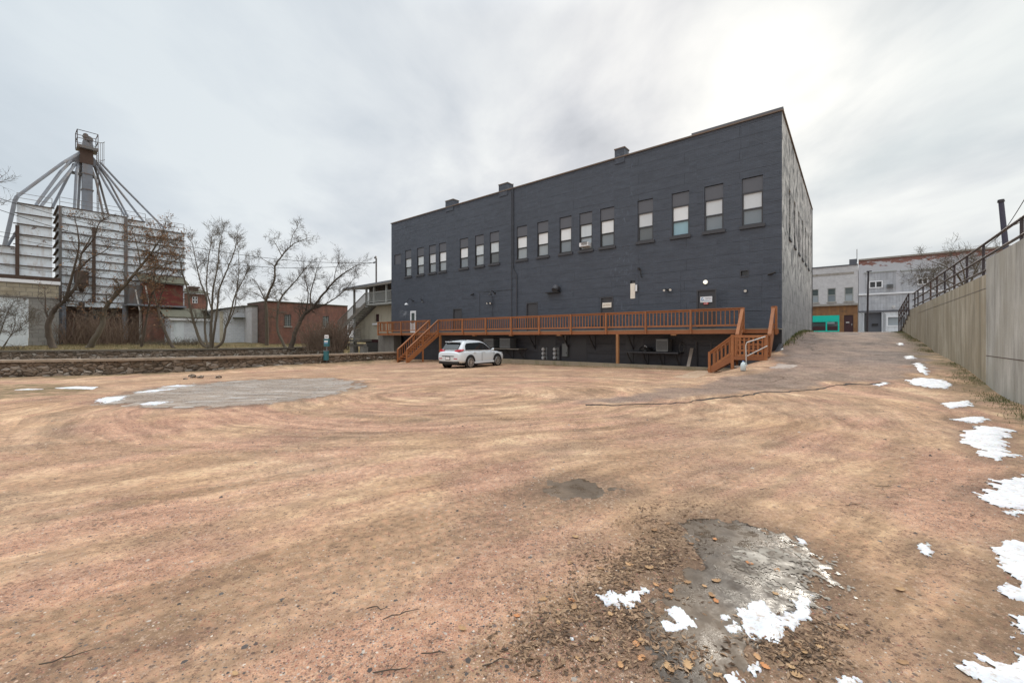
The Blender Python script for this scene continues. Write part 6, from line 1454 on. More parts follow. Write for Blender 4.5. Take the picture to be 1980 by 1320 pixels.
tree('bare_tree', 'dark forked tree with low spreading right limb in front of the brick building', [
  ([(562, 674, 44), (568, 655, 44), (576, 630, 44), (590, 605, 44), (602, 598, 44), (620, 575, 43.8), (645, 545, 43.5), (670, 525, 43.2), (692, 512, 43)], .45, .04),
  ([(602, 598, 44), (600, 570, 44.3), (608, 540, 44.6), (615, 515, 45)], .16, .03), ([(602, 598, 44), (625, 590, 44), (650, 575, 43.6), (668, 560, 43.4), (683, 540, 43)], .15, .03),
  ([(590, 605, 44), (596, 570, 43.4), (590, 540, 43), (588, 520, 43)], .12, .02), ([(645, 545, 43.5), (650, 520, 43.6), (655, 508, 43.7)], .07, .02)], 2.0, BK, .4, 66, 3, .85, 1.05, .3, group=TG)
tree('bare_tree', 'tall tree with knotty reddish trunk reaching highest left of the brick building', [
  ([(553, 674, 44.5), (543, 655, 44.5), (536, 635, 44.5), (537, 605, 44.7), (541, 580, 45), (556, 560, 45.2), (570, 545, 45.4), (582, 530, 45.6), (590, 520, 46)], .26, .04),
  ([(516, 668, 46), (516, 630, 46), (515, 600, 46), (514, 582, 46), (522, 560, 46), (531, 540, 46), (532, 515, 46), (545, 495, 46), (560, 478, 46), (570, 470, 46)], .3, .06),
  ([(570, 470, 46), (583, 465, 46), (596, 460, 46)], .08, .03), ([(545, 495, 46), (535, 475, 46.3), (528, 465, 46.6)], .08, .02), ([(514, 582, 46), (505, 565, 45.8), (495, 545, 45.5), (482, 535, 45.2)], .12, .02), ([(532, 515, 46), (515, 505, 46), (498, 495, 46)], .09, .02), ([(560, 478, 46), (566, 455, 46), (575, 440, 46)], .06, .02), ([(514, 582, 46), (500, 570, 46.2), (480, 565, 46.6), (465, 580, 47)], .08, .02)], 2.1, BP, .3, 77, 3, 1.0, .85, .1, group=TG)
tree('bare_tree', 'bare overhanging branches entering from the left border above the silo', [([(-170, 675, 30), (-150, 560, 30), (-110, 470, 30), (-70, 420, 30), (-40, 385, 30), (-15, 360, 30)], .4, .06), ([(-70, 420, 30), (-40, 410, 30), (-12, 400, 30)], .1, .02)], .9, BK, .3, 88, 3, .8, 1.0, .2)
tree('bare_shrub', 'leafless shrub in front of the white garage door', [([(-12, 678, 34), (2, 640, 34), (10, 615, 34), (22, 590, 34)], .06, .02), ([(-2, 678, 34), (-8, 640, 34), (-15, 600, 34)], .05, .02), ([(5, 678, 34), (20, 650, 34), (42, 632, 34), (55, 620, 34)], .05, .02), ([(0, 678, 34), (25, 640, 34), (30, 610, 34)], .05, .02)], 3.2, BP, .1, 99, 3, .8, .9, .2, cat='shrub', tw_r=.009)
# brush: tangled stems, nobody could count them
def tangle(name, label, cx_px, w_px, ybase, ytop, Y, n, mat, seed, kind='stuff', dark=False, depth=1.5):
    rd = random.Random(seed); mb = MB()
    for _ in range(n):
        px = rd.uniform(cx_px - w_px, cx_px + w_px); a = Vector(P(px, ybase + rd.uniform(-2, 2), Y)) + Vector((0, rd.uniform(-depth, depth), 0)); h = (ybase - ytop) * Y / FPX * rd.uniform(.3, 1.0)
        dx, dy = rd.gauss(0, .5) * h, rd.gauss(0, .4) * h; pts = []
        for k in range(5): t = k / 4; pts.append(a + Vector((dx * t + rd.gauss(0, .05), dy * t + rd.gauss(0, .05), h * math.sin(t * rd.uniform(1.3, 2.0)))))
        mb.tube(pts, [.022, .018, .015, .011, .007], 3, cap=False)
        if rd.random() < .6:
            q = pts[rd.randint(1, 3)]; mb.tube([q, q + Vector((rd.gauss(0, .5), rd.gauss(0, .3), rd.uniform(0, .7)))], [.012, .006], 3, cap=False)
    return tag(mb.build(name, mat, uv=False, fixn=False), label, 'brush', kind=kind)
tangle('brush', 'tangled brown brush between the silo columns', 190, 72, 664, 600, 43, 520, M['brush_bark'], 3, depth=2.0)
tangle('bramble', 'dense dark bramble mound hanging over the creek by the outside stairs', 632, 36, 676, 618, 42, 560, M['brush_bark'], 4, depth=1.2)
tangle('dead_brush', 'fallen branches lying on the grass at the left border', 30, 22, 678, 668, 35, 26, M['bark'], 5, depth=.5)
tangle('reeds', 'dry stems at the foot of the white block shed', 330, 60, 668, 655, 44, 260, M['bark_pale'], 6)
# ------------------------------------------------------------ right retaining wall and its pipe railing
def WF(u, z, d): return F(-WA - d, u, z)
RW = thing('retaining_wall', 'tall board-marked concrete retaining wall climbing beside the alley ramp', 'wall', F(-WA - .2, 0, 1))
ub = -7.23
zn_, zl_w = EYE + 2.17, EYE + 1.77
MB().fbox(-WA - .42, -WA, -30, ub - .015, -1.2, zn_).build('near_panel', M['wall_concrete'], RW)
MB().fbox(-WA - .41, -WA - .012, ub + .015, 12.0, -1.2, zl_w).build('far_panel', M['wall_concrete_tan'], RW)
V = [WF(12.02, -.5, .012), WF(20.0, -.5, .012), WF(20.0, 2.08, .012), WF(18.4, 2.2, .012), WF(12.02, zl_w, .012)]
MB().prism(V, Vector(WF(0, 0, .4)) - Vector(WF(0, 0, 0))).build('end_panel', M['wall_concrete_tan'], RW)
j_ = MB(); j_.fbox(-WA - .4, -WA - .03, ub - .013, ub + .013, -1, zl_w - .02); j_.build('joint', M['iron_rail'], RW)
MB().fbox(-WA - .02, -WA + .004, -30, ub - .02, EYE - .52, EYE - .50).build('pour_line', M['rust'], RW)
MB().fbox(-WA - .02, -WA - .008, ub + .02, 8, EYE + 1.37, EYE + 1.385).build('pour_line', M['galv_dark'], RW)
PR = thing('pipe_railing', 'rusty dark pipe railing with posts along the top of the concrete wall', 'railing', F(-WA - .2, 2, zl_w))
D_ = .16
for z, u0, u1 in ((EYE + 2.78, -14, 12.3), (EYE + 2.38, -14, 12.3), (EYE + 1.98, ub + .1, 12.3)):
    MB().tube([WF(u0, z, D_), WF(u1, z, D_)], .035, 8).build('rail', M['iron_rail'], PR)
for px in (1901.8, 1870, 1845.5, 1827, 1812, 1799.6, 1785, 1775, 1769):
    t = (px - CX) / FPX; a_ = WA + D_
    ox, oy = C0[0] - a_ * dS[0], C0[1] - a_ * dS[1]
    u = (t * oy - ox) / (dU[0] - t * dU[1]); MB().tube([WF(u, EYE + 1.62, D_), WF(u, EYE + 2.79, D_)], .034, 6).build('post', M['iron_rail'], PR)
for u in (-9.6, -11.6, -13.6): MB().tube([WF(u, zn_ - .1, D_), WF(u, EYE + 2.79, D_)], .036, 6).build('post', M['iron_rail'], PR)
us = [12.3, 13.5, 14.7, 15.9, 17.1, 18.3, 19.5]
zt_ = lambda u: np.interp(u, [12.3, 19.5], [EYE + 2.80, EYE + 2.05]); zw = lambda u: np.interp(u, [12, 18.2, 20], [zl_w, 2.2, 2.08])
for u in us: MB().tube([WF(u, zw(u) - .35, -.03), WF(u, float(zt_(u)), -.03)], .034, 6).build('post', M['iron_rail'], PR)
for q in (0, .42, .84): MB().tube([WF(12.3, float(zt_(12.3)) - q, -.03), WF(19.5, float(zt_(19.5)) - q, -.03)], .033, 6).build('rail', M['iron_rail'], PR)
# leaning pole with wires above the wall
a = P(1946, 480, 15.5); b = P(1935.5, 388, 15.5)
PO_ = thing('utility_pole', 'short leaning dark utility pole behind the pipe railing', 'pole', a)
plain('purple_timber', (.065, .065, .10), .7)
MB().tube([P(1949, 520, 15.5), b], [.085, .072], 10).build('shaft', M['purple_timber'], PO_); MB().tube([P(1935.6, 391, 15.5), P(1935.3, 386, 15.5)], [.10, .085], 10).build('cap', M['iron'], PO_)
tag(MB().tube(sag(P(1946, 440, 15.5), P(2010, 335, 12), .05), .012, 4).build('guy_wire', M['cable']), 'thin wire slanting up from the leaning pole to the right border', 'cable')
tag(MB().tube([P(1905, 478, 13), P(1925, 462, 12), P(1950, 440, 11), (P(1990, 422, 10))], .012, 4).build('slack_wire', M['cable']), 'slack wire looping between the two upper rails', 'cable')
tree('bare_shrub', 'rust-brown leafless shrub spreading behind the wall railing', [([(1866, 560, 27), (1850, 530, 27), (1828, 515, 27), (1800, 505, 27)], .09, .02), ([(1868, 560, 27), (1862, 520, 27.3), (1850, 495, 27.6)], .08, .02), ([(1872, 560, 27), (1885, 525, 27), (1900, 500, 27), (1925, 490, 27)], .08, .02), ([(1870, 560, 27), (1835, 545, 26.6), (1800, 540, 26.4), (1780, 535, 26)], .07, .015), ([(1870, 560, 27), (1880, 540, 26), (1890, 515, 26)], .06, .02)], 3.0, BP, .1, 123, 3, .9, .8, .12, cat='shrub', tw_r=.008)
tree('bare_shrub', 'low twiggy shrub further along behind the wall railing', [([(1830, 590, 30), (1812, 565, 30), (1795, 550, 30)], .06, .02), ([(1832, 590, 30), (1836, 560, 30), (1830, 540, 30)], .06, .02), ([(1834, 590, 30), (1850, 565, 30), (1862, 545, 30)], .06, .02)], 2.6, BP, .1, 124, 3, .9, .7, .12, cat='shrub', tw_r=.008)

# ------------------------------------------------------------ street front across the road
UF = 46.9; FF = lambda s, z, d: F(s, UF + d, z)
ZS = 2.08
hf = lambda x, y: hitU(x, y, UF)
def frame(fn, parent, o_, mat, w_=.08, mull=(), tran=(), d0=.02, d1=.14, pm='pane_shop', name='window', pd=.12):
    a, b, c, d = o_; f_ = MB()
    for q in ((a, a + w_, c, d), (b - w_, b, c, d), (a + w_, b - w_, c, c + w_), (a + w_, b - w_, d - w_, d)): bx(fn, f_, *q, d0, d1)
    for m_ in mull: x = a + (b - a) * m_; bx(fn, f_, x - w_ / 2, x + w_ / 2, c + w_, d - w_, d0 + .004, d1 - .004)
    for m_ in tran: z = c + (d - c) * m_; bx(fn, f_, a + w_, b - w_, z - w_ / 2, z + w_ / 2, d0 + .008, d1 - .008)
    wo = f_.build(name, mat, parent); bx(fn, MB(), a + w_, b - w_, c + w_, d - w_, pd, pd + .02).build('pane', M[pm], wo); return wo
def opf(x0, x1, y0, y1): 
    xm = (x0 + x1) / 2; return (hf(x1, 0)[0], hf(x0, 0)[0], hf(xm, y1)[1], hf(xm, y0)[1])
LBld = thing('storefront_building', 'pale brick building with brown ground floor and turquoise shop window', 'building', FF(10, ZS, 3))
sM = hf(1659, 600)[0]; sLL = sM + 14.0; zT_ = hf(1658, 512)[1]; zBr = hf(1658, 586)[1]
w3 = [opf(1570, 1583, 560, 585), opf(1600, 1616, 557, 584), opf(1633, 1650, 555, 582)]
z_a = sum(w_[2] for w_ in w3) / 3; z_b = sum(w_[3] for w_ in w3) / 3; w3 = [(w_[0], w_[1], z_a, z_b) for w_ in w3]
wallmesh(FF, sM, sLL, zBr, zT_, w3, .22).build('upper_wall', M['white_brick'], LBld)
for i, w_ in enumerate(w3):
    wo = frame(FF, LBld, w_, M['grey_paint_timber'], .09, (), (.5,), .05, .16, 'pane_shop'); bx(FF, MB(), w_[0] + .1, w_[1] - .1, w_[2] + .1, (w_[2] + w_[3]) / 2 - .05, .09, .11).build('blind', (PL[1], PL[0], PL[1])[i], wo)
    bx(FF, MB(), w_[0] - .1, w_[1] + .1, w_[2] - .16, w_[2] - .002, -.1, .05).build('sill', M['concrete'], wo)
bx(FF, MB(), sM, sLL, zT_ + .002, zT_ + .14, -.1, .4).build('parapet_cap', M['charcoal_panel'], LBld)
bx(FF, MB(), sM + .4, sLL, hf(1630, 531)[1], hf(1630, 531)[1] + .3, -.03, .0).build('belt_course', M['concrete'], LBld)
bx(FF, MB(), sM, sLL, zBr - .25, zBr - .002, -.25, .2).build('ledge', M['concrete'], LBld)
shop = opf(1567, 1623, 612, 640); shop = (shop[0], shop[1], ZS + .28, hf(1595, 610)[1]); dr_ = opf(1632, 1650, 609, 645); dr_ = (dr_[0], dr_[1], ZS, dr_[3])
wallmesh(FF, sM + .02, sLL, ZS - .4, zBr - .26, [shop, dr_], .3).build('ground_floor_wall', M['brown_stucco'], LBld)
so_ = frame(FF, LBld, (shop[0], shop[1], shop[2], shop[3] - .71), M['teal_paint'], .16, (.44,), (), -.04, .12, 'pane_shop', 'shop_window')
bx(FF, MB(), shop[0], shop[1], shop[3] - .70, shop[3], -.05, .1).build('fascia', M['teal_paint'], so_)
bx(FF, MB(), shop[0] + .2, shop[1] - .2, shop[2] + .16, shop[2] + .75, .05, .1).build('display_base', M['maroon_door'], so_)
bx(FF, MB(), shop[0] + .5, shop[0] + 1.35, shop[3] - 1.15, shop[3] - .87, .04, .06).build('notice', M['pane_screen_pale'], so_)
do_ = bx(FF, MB(), dr_[0], dr_[1], dr_[2], dr_[3], .12, .18).build('door', M['maroon_door'], LBld); bx(FF, MB(), dr_[1] - .55, dr_[1] - .2, (dr_[2] + dr_[3]) / 2 + .2, (dr_[2] + dr_[3]) / 2 + .34, .1, .118).build('notice', M['pale_metal'], do_); MB().tube([FF(dr_[0] + .15, ZS + 1.1, .1), FF(dr_[0] + .15, ZS + 1.35, .05)], .03, 5).build('handle', M['pale_metal'], do_)
bx(FF, MB(), sM, sLL, ZS - .4, zT_, .32, 6).build('core', M['white_brick'], LBld)
RBld = thing('warehouse_building', 'grey painted brick and board building with peeling red brick parapet and recessed door', 'building', FF(-8, ZS, 3))
sR_ = hf(1660, 600)[0]; sRR = sR_ - 24; zT2_ = hf(1664, 504)[1]; zBand = hf(1662, 568.5)[1]
t = newmat('peeling_brick'); uv = co(t, 'UV')
b_ = t.n('TexBrick', {'Vector': uv, 'Color1': (.27, .09, .06, 1), 'Color2': (.22, .07, .05, 1), 'Mortar': (.3, .27, .25, 1), 'Scale': 1.0, 'Mortar Size': .01, 'Brick Width': .21, 'Row Height': .075})
zz = t.n('SeparateXYZ', {0: uv}).outputs[1]
pe = t.math('ADD', t.noise(t.mapping(uv, scale=(.5, 1.4, 1)), 1.3, 8, .72), t.math('MULTIPLY', t.math('SUBTRACT', zz, zT2_ - 1.15), .24))
c = t.mix(t.ramp(pe, (.635, 0.0), (.66, 1.0)), t.mix(t.noise(uv, 1.4, 5), (.45, .47, .50), (.54, .55, .58)), b_.outputs['Color'])
t.out(c, .85, t.bump(t.math('MULTIPLY', b_.outputs['Fac'], -1), .5, .01))
win1 = opf(1680, 1707, 543, 557); win2 = opf(1773, 1795, 538, 552); win2 = (win2[0], win2[1], win1[2] + .1, win1[3])
wallmesh(FF, sRR, sR_, zBand, zT2_, [win1, win2], .2).build('upper_wall', M['peeling_brick'], RBld)
bx(FF, MB(), sRR, sR_, zT2_ + .002, zT2_ + .2, -.15, .4).build('parapet_cap', M['concrete'], RBld)
for w_, x0, x1 in ((win1, 1673, 1732), (win2, 1742, 1830)):
    a = hf(x1, 0)[0]; b = hf(x0, 0)[0]; zt = hf((x0 + x1) / 2, 526.5 - (x0 - 1673) * .07)[1]
    wm = wallmesh(lambda s, z, d: FF(s, z, d - .03), a, b, zBand + .1, zt, [w_], .05); wm.build('board_panel', M['grey_boards'], RBld)
    bx(FF, MB(), a - .1, b + .1, zt + .002, zt + .12, -.1, 0).build('head_trim', M['grey_paint_timber'], RBld)
    frame(FF, RBld, w_, M['white_paint'], .12, (.5,), (), -.08, .1, 'pane_dark')
a = hf(1727, 0)[0]; b = hf(1714, 0)[0]; z0 = hf(1720, 556.5)[1]; z1 = hf(1720, 550)[1]; o = thing('wall_air_conditioner', 'grey air conditioner box in the board panel across the street', 'air conditioner', FF((a + b) / 2, z0, 0)); bx(FF, MB(), a, b, z0, z1, -.4, -.03).build('housing', M['ac_grey'], o); g = MB()
for k in range(5): z = z0 + .06 + (z1 - z0 - .1) * k / 4; bx(FF, g, a + .06, b - .06, z - .015, z + .015, -.42, -.402)
g.build('grille', M['ac_dark'], o)
bx(FF, MB(), sRR, sR_, zBand - .2, zBand - .002, -.16, .1).build('white_band', M['white_paint'], RBld)
zC = hf(1665, 601)[1]
bx(FF, MB(), sRR, sR_, zC, zBand - .21, -.04, .2).build('board_band', M['grey_boards'], RBld)
rec = opf(1671, 1705, 605, 645); rec = (rec[0], rec[1], ZS - .3, zC - .25)
lw = opf(1714, 1729, 611, 631); lw2 = (lw[0] - 1.2, lw[1], lw[2], lw[3])
wallmesh(FF, sRR, sR_, ZS - .4, zC - .002, [rec, lw2], 1.2).build('ground_floor_wall', M['white_siding'], RBld)
bx(FF, MB(), sRR, sR_, zC - .22, zC - .004, -.08, .0).build('trim_board', M['charcoal_panel'], RBld)
sl_ = MB()
for (x0, x1) in ((1660.5, 1670.5), (1706, 1713)):
    b0 = hf(x0, 0)[0]; a0_ = hf(x1, 0)[0]; z = ZS
    while z < zC - .5: sl_.bar(FF(b0 - .02, z + .5, -.02), FF(a0_ + .02, z, -.02), .02, .05); z += .26
sl_.build('diagonal_siding', M['galv'], RBld)
rd_ = (rec[1] - 1.95, rec[1] - .75, ZS - .1, ZS + 2.2)
do_ = bx(FF, MB(), *rd_, 1.05, 1.15).build('door', M['garage_white'], RBld)
for q in (.45, .68): bx(FF, MB(), rd_[0] + .2, rd_[1] - .25, rd_[2] + 2.3 * q, rd_[2] + 2.3 * q + .38, 1.02, 1.048).build('door_pane', M['pane_shop'], do_)
bx(FF, MB(), rec[0], rec[0] + 1.3, rec[2], rec[3], .5, 1.19).build('recess_wall', M['charcoal_panel'], RBld)
bx(FF, MB(), rec[0] + .1, rec[1] - .05, rec[2], rec[3], 1.16, 1.3).build('recess_back', M['ac_grey'], RBld)
zmb = hf(1700, 627)[1]; bx(FF, MB(), rec[0] + .35, rec[0] + .95, zmb - .15, zmb + .12, .35, .498).build('mailbox', M['black_plastic'], RBld)
frame(FF, RBld, lw2, M['white_paint'], .14, (), (), -.06, .1, 'pane_screen_pale')
s_, z_ = hf(1727.5, 592); MB().tube([FF(s_, z_, -.04), FF(s_, z_ - .05, -.3), FF(s_, z_ - .25, -.3)], [.08, .2, .02], 8).build('wall_lamp', M['white_paint'], RBld)
bx(FF, MB(), sRR, sR_ - .02, ZS - .4, zT2_, 1.35, 8).build('core', M['white_brick'], RBld)
ch_ = MB(); a = hf(1659, 0)[0]; bx(FF, ch_, a + .1, a + .9, zT_ + .1, zT_ + .9, .6, 1.4); o = thing('roof_stub', 'small blue-grey roof stack between the two street buildings', 'chimney', FF(a + .5, zT_ + .1, 1)); ch_.build('stack', M['charcoal_panel'], o); MB().tube([FF(a + .1, zT_ + .5, .8), FF(a + .1, zT_ + 2.2, .8)], .04, 5).build('pipe', M['galv'], o)
# slim dark street pole
UPl = 22.5; s_, z_ = hitU(1676.5, 640, UPl); z2 = hitU(1679, 525.5, UPl)[1]; s2_ = hitU(1679, 525.5, UPl)[0]
SP = thing('street_pole', 'slim dark street pole with small flat head across the ramp crest', 'pole', F(s_, UPl, z_)); MB().tube([F(s_, UPl, z_ - .6), F(s2_, UPl, z2)], [.085, .06], 8).build('shaft', M['iron'], SP); MB().fbox(s2_ - .22, s2_ + .12, UPl - .1, UPl + .1, z2, z2 + .07).build('head', M['iron'], SP)
tag(MB().fbox(-40, 40, UF - 3.2, UF + .3, 1.6, ZS - .02).build('pavement', M['concrete']), kind='structure')

# ------------------------------------------------------------ green waste station
x, y = G(632, 701); gz_ = float(ground(x, y)); sc = y / FPX
DW = thing('dog_waste_station', 'green pet waste station with white sign and bin on a post by the stone wall', 'waste station', (x, y, gz_))
zz = lambda py: EYE + (HY - py) * sc
MB().fbox(0, 0, 0, 0, 0, 0)
def lb2(dx0, dx1, dy0, dy1, z0, z1, name, mat, par): return MB().box((x + (dx0 + dx1) / 2, y + (dy0 + dy1) / 2, (z0 + z1) / 2), (dx1 - dx0, dy1 - dy0, z1 - z0)).build(name, M[mat], par)
MB().tube([(x, y, gz_ - .1), (x, y, zz(650))], .03, 6).build('post', M['galv'], DW)
sg = lb2(-.13, .13, -.06, -.035, zz(654.5), zz(647.5), 'sign', 'sign_white', DW)
tt = MB(); tt.tube([(x - .07, y - .065, zz(651.5)), (x - .02, y - .065, zz(650.5))], [.02, .035], 6); tt.tube([(x + .02, y - .065, zz(652)), (x + .08, y - .065, zz(650))], [.03, .015], 6); tt.build('pictogram', M['black_plastic'], sg)
bxo = lb2(-.15, .15, -.14, .10, zz(669.5), zz(655), 'bag_dispenser', 'green_enamel', DW); lb2(-.11, .13, -.15, -.142, zz(661), zz(658.5), 'label', 'sign_white', bxo); lb2(-.11, .13, -.15, -.142, zz(664.2), zz(662), 'label', 'sign_blue', bxo)
MB().tube([(x, y - .1, zz(696)), (x, y - .1, zz(678))], .17, 12).build('bin', M['green_enamel'], DW); MB().tube([(x, y - .1, zz(678)), (x, y - .1, zz(677.2))], .19, 12).build('bin_lid', M['galv'], DW)

# ------------------------------------------------------------ white SUV
pr_ = G(908, 711.5); fwd = Vector((.56, .828, 0)).normalized(); lft = Vector((-fwd.y, fwd.x, 0))
cc = Vector((pr_[0], pr_[1], 0)) + lft * .86 + fwd * 1.35; czg = float(ground(cc.x, cc.y))
CAR = thing('parked_car', 'white sport utility vehicle parked nose toward the deck seen from behind', 'car', (cc.x, cc.y, czg), math.atan2(fwd.y, fwd.x))
def cb(mb, name, mat, parent, smooth=False, sub=0, bev=0):
    o = mb.build(name, mat, parent, smooth=smooth, local=True, uv=False)
    if bev: m_ = o.modifiers.new('b', 'BEVEL'); m_.width = bev; m_.segments = 2; m_.limit_method = 'ANGLE'
    if sub: m_ = o.modifiers.new('s', 'SUBSURF'); m_.levels = sub; m_.render_levels = sub
    return o
# lower body loft: x, half width, z bottom, z belt, z hood/top
st = [(-2.30, .70, .48, .80, .92), (-2.24, .84, .36, .86, 1.00), (-2.0, .91, .30, .96, 1.05), (-1.35, .93, .28, .98, 1.06), (-.6, .92, .26, .97, 1.05), (.4, .92, .26, .95, 1.03), (1.0, .92, .27, .93, 1.01), (1.35, .92, .28, .90, .99), (1.85, .90, .30, .85, .93), (2.15, .84, .32, .78, .86), (2.30, .68, .40, .70, .74)]
mb = MB(); ring = []
for x_, w_, z0, zb_, zt in st:
    ring.append([(x_, 0, z0), (x_, w_ * .86, z0), (x_, w_, z0 + .12), (x_, w_ * 1.01, (z0 + zb_) / 2 + .08), (x_, w_ * .985, zb_), (x_, w_ * .90, zt), (x_, 0, zt + .035)])
full = [r + [(p[0], -p[1], p[2]) for p in r[-2:0:-1]] for r in ring]; n = len(full[0])
for r in full: mb.v += r
for i in range(len(full) - 1):
    for k in range(n): a = i * n + k; b = i * n + (k + 1) % n; mb.f.append((a, b, b + n, a + n))
mb.f.append(tuple(range(n))); mb.f.append(tuple((len(full) - 1) * n + k for k in range(n))[::-1])
body = cb(mb, 'body', M['car_paint'], CAR, True, 2)
# cabin
ct = [(-2.06, .80, 1.02, .74, 1.10), (-1.98, .83, 1.02, .70, 1.26), (-1.72, .84, 1.02, .66, 1.56), (-1.35, .845, 1.02, .65, 1.64), (-.5, .85, 1.01, .655, 1.675), (.1, .85, 1.0, .64, 1.64), (.42, .85, 1.0, .66, 1.50), (.82, .84, .99, .72, 1.22), (1.12, .82, .96, .76, 1.02)]
mb = MB(); full = []
for x_, w_, z0, wr_, zr_2 in ct:
    r = [(x_, 0, z0 - .05), (x_, w_, z0 - .04), (x_, w_ * .99, z0 + .02), (x_, wr_, zr_2 - .06), (x_, wr_ * .86, zr_2), (x_, 0, zr_2 + .025)]
    full.append(r + [(p[0], -p[1], p[2]) for p in r[-2:0:-1]])
n = len(full[0])
for r in full: mb.v += r
for i in range(len(full) - 1):
    for k in range(n): a = i * n + k; b = i * n + (k + 1) % n; mb.f.append((a, b, b + n, a + n))
mb.f.append(tuple(range(n))); mb.f.append(tuple((len(full) - 1) * n + k for k in range(n))[::-1])
cb(mb, 'cabin', M['car_paint'], CAR, True, 1)
def sidey(x_, z_):                             # cabin side surface
    w0 = np.interp(x_, [c_[0] for c_ in ct], [c_[1] for c_ in ct]); w1 = np.interp(x_, [c_[0] for c_ in ct], [c_[3] for c_ in ct]); zt = np.interp(x_, [c_[0] for c_ in ct], [c_[4] for c_ in ct]) - .06
    return float(w0 * .99 + (w1 - w0 * .99) * np.clip((z_ - 1.03) / max(zt - 1.03, .05), 0, 1))
for sg in (-1, 1):
    for poly in ([(-1.68, 1.10), (-1.12, 1.09), (-1.12, 1.51), (-1.48, 1.48), (-1.62, 1.32)], [(-1.115, 1.09), (-.25, 1.08), (-.25, 1.535), (-1.115, 1.51)], [(-.245, 1.08), (.80, 1.07), (.52, 1.28), (.18, 1.48), (-.245, 1.535)]):
        V = [(x_, sg * (sidey(x_, z_) + .022), z_) for x_, z_ in poly]; V2 = [(x_, sg * (sidey(x_, z_) - .05), z_) for x_, z_ in poly]
        m_ = MB(); k = len(V); m_.add(V + V2, [tuple(range(k)), tuple(range(k, 2 * k))[::-1]] + [(i, (i + 1) % k, (i + 1) % k + k, i + k) for i in range(k)]); cb(m_, 'side_window', M['car_glass'], CAR)
    for wx in (-1.35, 1.35):
        m_ = MB(); R_w = .365
        m_.tube([(wx, sg * .93, .37), (wx, sg * .945, .37)], .455, 24); ar = cb(m_, 'wheel_arch', M['car_trim'], CAR)
        wl = MB(); wl.tube([(wx, sg * .70, .365), (wx, sg * .74, .365), (wx, sg * .93, .365), (wx, sg * .962, .365)], [.33, R_w, R_w, .335], 26); wo = cb(wl, 'wheel', M['tyre'], CAR, True)
        rm = MB(); rm.tube([(wx, sg * .94, .365), (wx, sg * .965, .365)], .10, 12)
        for k in range(10):
            an = 2 * math.pi * k / 10; rm.bar((wx + .05 * math.cos(an), sg * .962, .365 + .05 * math.sin(an)), (wx + .245 * math.cos(an), sg * .968, .365 + .245 * math.sin(an)), .045, .03, up=(0, 1, 0))
        rg = [(wx + .25 * math.cos(2 * math.pi * k / 20), sg * .965, .365 + .25 * math.sin(2 * math.pi * k / 20)) for k in range(21)]; rm.tube(rg, .018, 5); cb(rm, 'rim', M['alloy'], wo)
    m_ = MB(); m_.box((-.0, sg * .93, .34), (2.0, .04, .12)); cb(m_, 'sill_cladding', M['car_paint'], CAR, bev=.01)
    m_ = MB(); m_.tube([(.72, sg * .86, 1.04), (.74, sg * 1.0, 1.08), (.76, sg * 1.09, 1.12)], [.03, .08, .06], 8); cb(m_, 'wing_mirror', M['car_paint'], CAR, True)
    for hx_ in (-.95, -.05): m_ = MB(); m_.box((hx_, sg * .945, .93), (.2, .03, .035)); cb(m_, 'door_handle', M['alloy'], CAR, bev=.008)
    m_ = MB(); m_.tube([(-1.5, sg * .60, 1.655), (-1.3, sg * .60, 1.70), (.0, sg * .59, 1.71), (.2, sg * .58, 1.66)], .018, 6); cb(m_, 'roof_rail', M['car_trim'], CAR)
    m_ = MB(); V = [(-2.19, sg * .42, .98), (-2.16, sg * .80, 1.02), (-2.02, sg * .875, 1.05), (-1.90, sg * .86, 1.14), (-2.03, sg * .78, 1.14), (-2.13, sg * .44, 1.09)]
    V = [(a_ - .03, b_, c_) for a_, b_, c_ in V]; m_.prism(V, (.12, 0, 0)); cb(m_, 'tail_light', M['tail_red'], CAR, bev=.01)
    m_ = MB(); m_.box((-2.285, sg * .58, .60), (.04, .24, .045)); cb(m_, 'reflector', M['tail_red'], CAR)
    m_ = MB(); V = [(2.12, sg * .5, .78), (2.06, sg * .80, .80), (1.9, sg * .88, .86), (2.05, sg * .78, .87), (2.14, sg * .5, .83)]; m_.prism(V, (.05, 0, 0)); cb(m_, 'headlight', M['meter_glass'], CAR)
V = [(-2.085, .58, 1.16), (-2.085, -.58, 1.16), (-1.80, -.56, 1.50), (-1.80, .56, 1.50)]; m_ = MB(); m_.prism([(a_ - .035, b_, c_) for a_, b_, c_ in V], (.06, 0, -.02)); cb(m_, 'rear_window', M['car_glass'], CAR)
m_ = MB(); m_.box((-1.80, 0, 1.575), (.26, 1.14, .04)); cb(m_, 'roof_spoiler', M['car_paint'], CAR, bev=.02); m_ = MB(); m_.box((-1.87, 0, 1.54), (.12, 1.10, .02)); cb(m_, 'spoiler_lip', M['car_trim'], CAR)
m_ = MB(); m_.box((-2.305, 0, .62), (.03, .36, .20)); po = cb(m_, 'licence_plate_frame', M['car_trim'], CAR); m_ = MB(); m_.box((-2.324, 0, .62), (.012, .30, .14)); cb(m_, 'licence_plate', M['sign_white'], po)
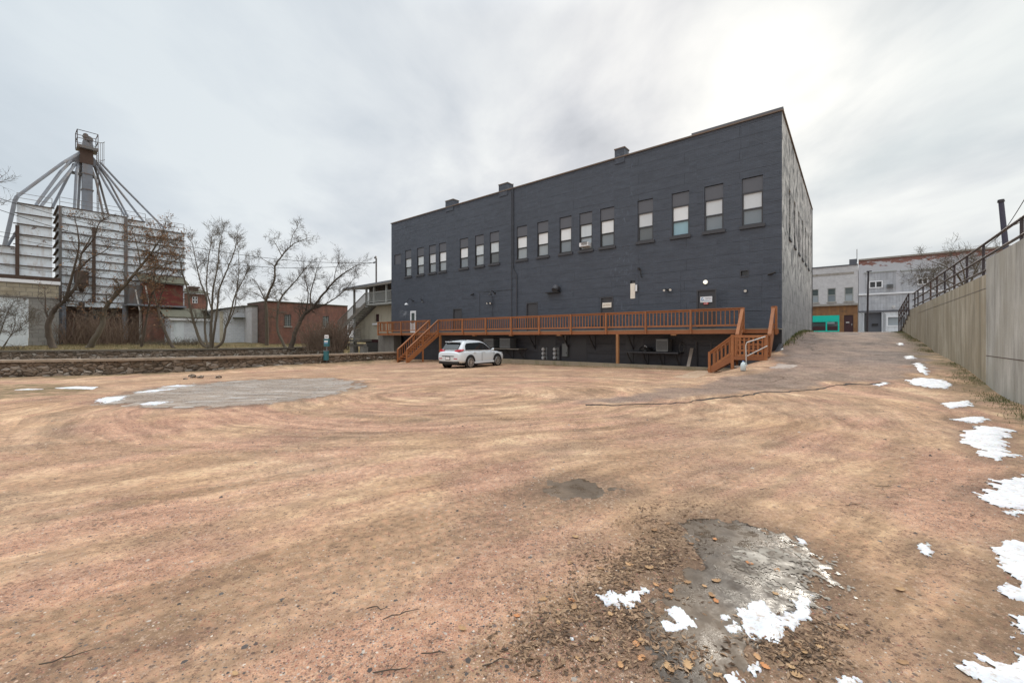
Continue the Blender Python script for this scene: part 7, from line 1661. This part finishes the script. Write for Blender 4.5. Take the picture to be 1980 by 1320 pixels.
m_ = MB(); m_.box((-2.30, 0, .745), (.04, .9, .035)); cb(m_, 'tailgate_trim', M['car_trim'], CAR)
m_ = MB(); m_.box((-2.20, 0, .36), (.16, 1.5, .16)); cb(m_, 'rear_bumper', M['car_trim'], CAR, bev=.03)
m_ = MB(); m_.box((0, 0, .24), (3.6, 1.5, .12)); cb(m_, 'underbody', M['car_trim'], CAR)
m_ = MB(); V = [(1.13, .66, 1.03), (1.13, -.66, 1.03), (.46, -.60, 1.475), (.46, .60, 1.475)]; m_.prism([(a_ + .035, b_, c_ + .02) for a_, b_, c_ in V], (-.04, 0, -.02)); cb(m_, 'windscreen', M['car_glass'], CAR)
dl = MB()
for x_ in (-.25, .98): dl.box((x_, -.937, .66), (.012, .012, .6)); dl.box((x_, .937, .66), (.012, .012, .6))
cb(dl, 'door_gap', M['car_trim'], CAR)

# a light wisp of steam at the dryer outlet near the glazed door
t = newmat('steam'); t.nt.nodes.clear(); p = t.n('TexCoord').outputs['Object']
ds = t.n('VectorMath', {0: p}, operation='LENGTH').outputs['Value']
den_ = t.math('MULTIPLY', t.ramp(ds, (.0, 1.0), (.80, 0.0), interp='EASE'), t.ramp(t.noise(t.n('TexCoord').outputs['Object'], 2.6, 5, .65, .8), (.50, 0.0), (.68, 1.0)))
vs = t.n('VolumePrincipled', {'Color': (.9, .9, .92, 1), 'Density': t.math('MULTIPLY', den_, 2.2)}); t.nt.links.new(vs.outputs[0], t.n('OutputMaterial').inputs['Volume'])
def steam(px, py, u, rx, rz_, label):
    s, z = hitU(px, py, u); c0 = F(s, u, z); bm = bmesh.new(); bmesh.ops.create_icosphere(bm, subdivisions=3, radius=1.0); me = bpy.data.meshes.new('steam'); bm.to_mesh(me); bm.free(); me.materials.append(M['steam'])
    o = bpy.data.objects.new('steam', me); put(o); o.location = c0; o.scale = (rx, .7, rz_); o.rotation_euler = (0, R(18), math.atan2(dS[1], dS[0])); tag(o, label, 'steam', kind='stuff')
steam(781, 606, -.8, 1.0, .7, 'thin white steam drifting from the wall left of the glazed door')
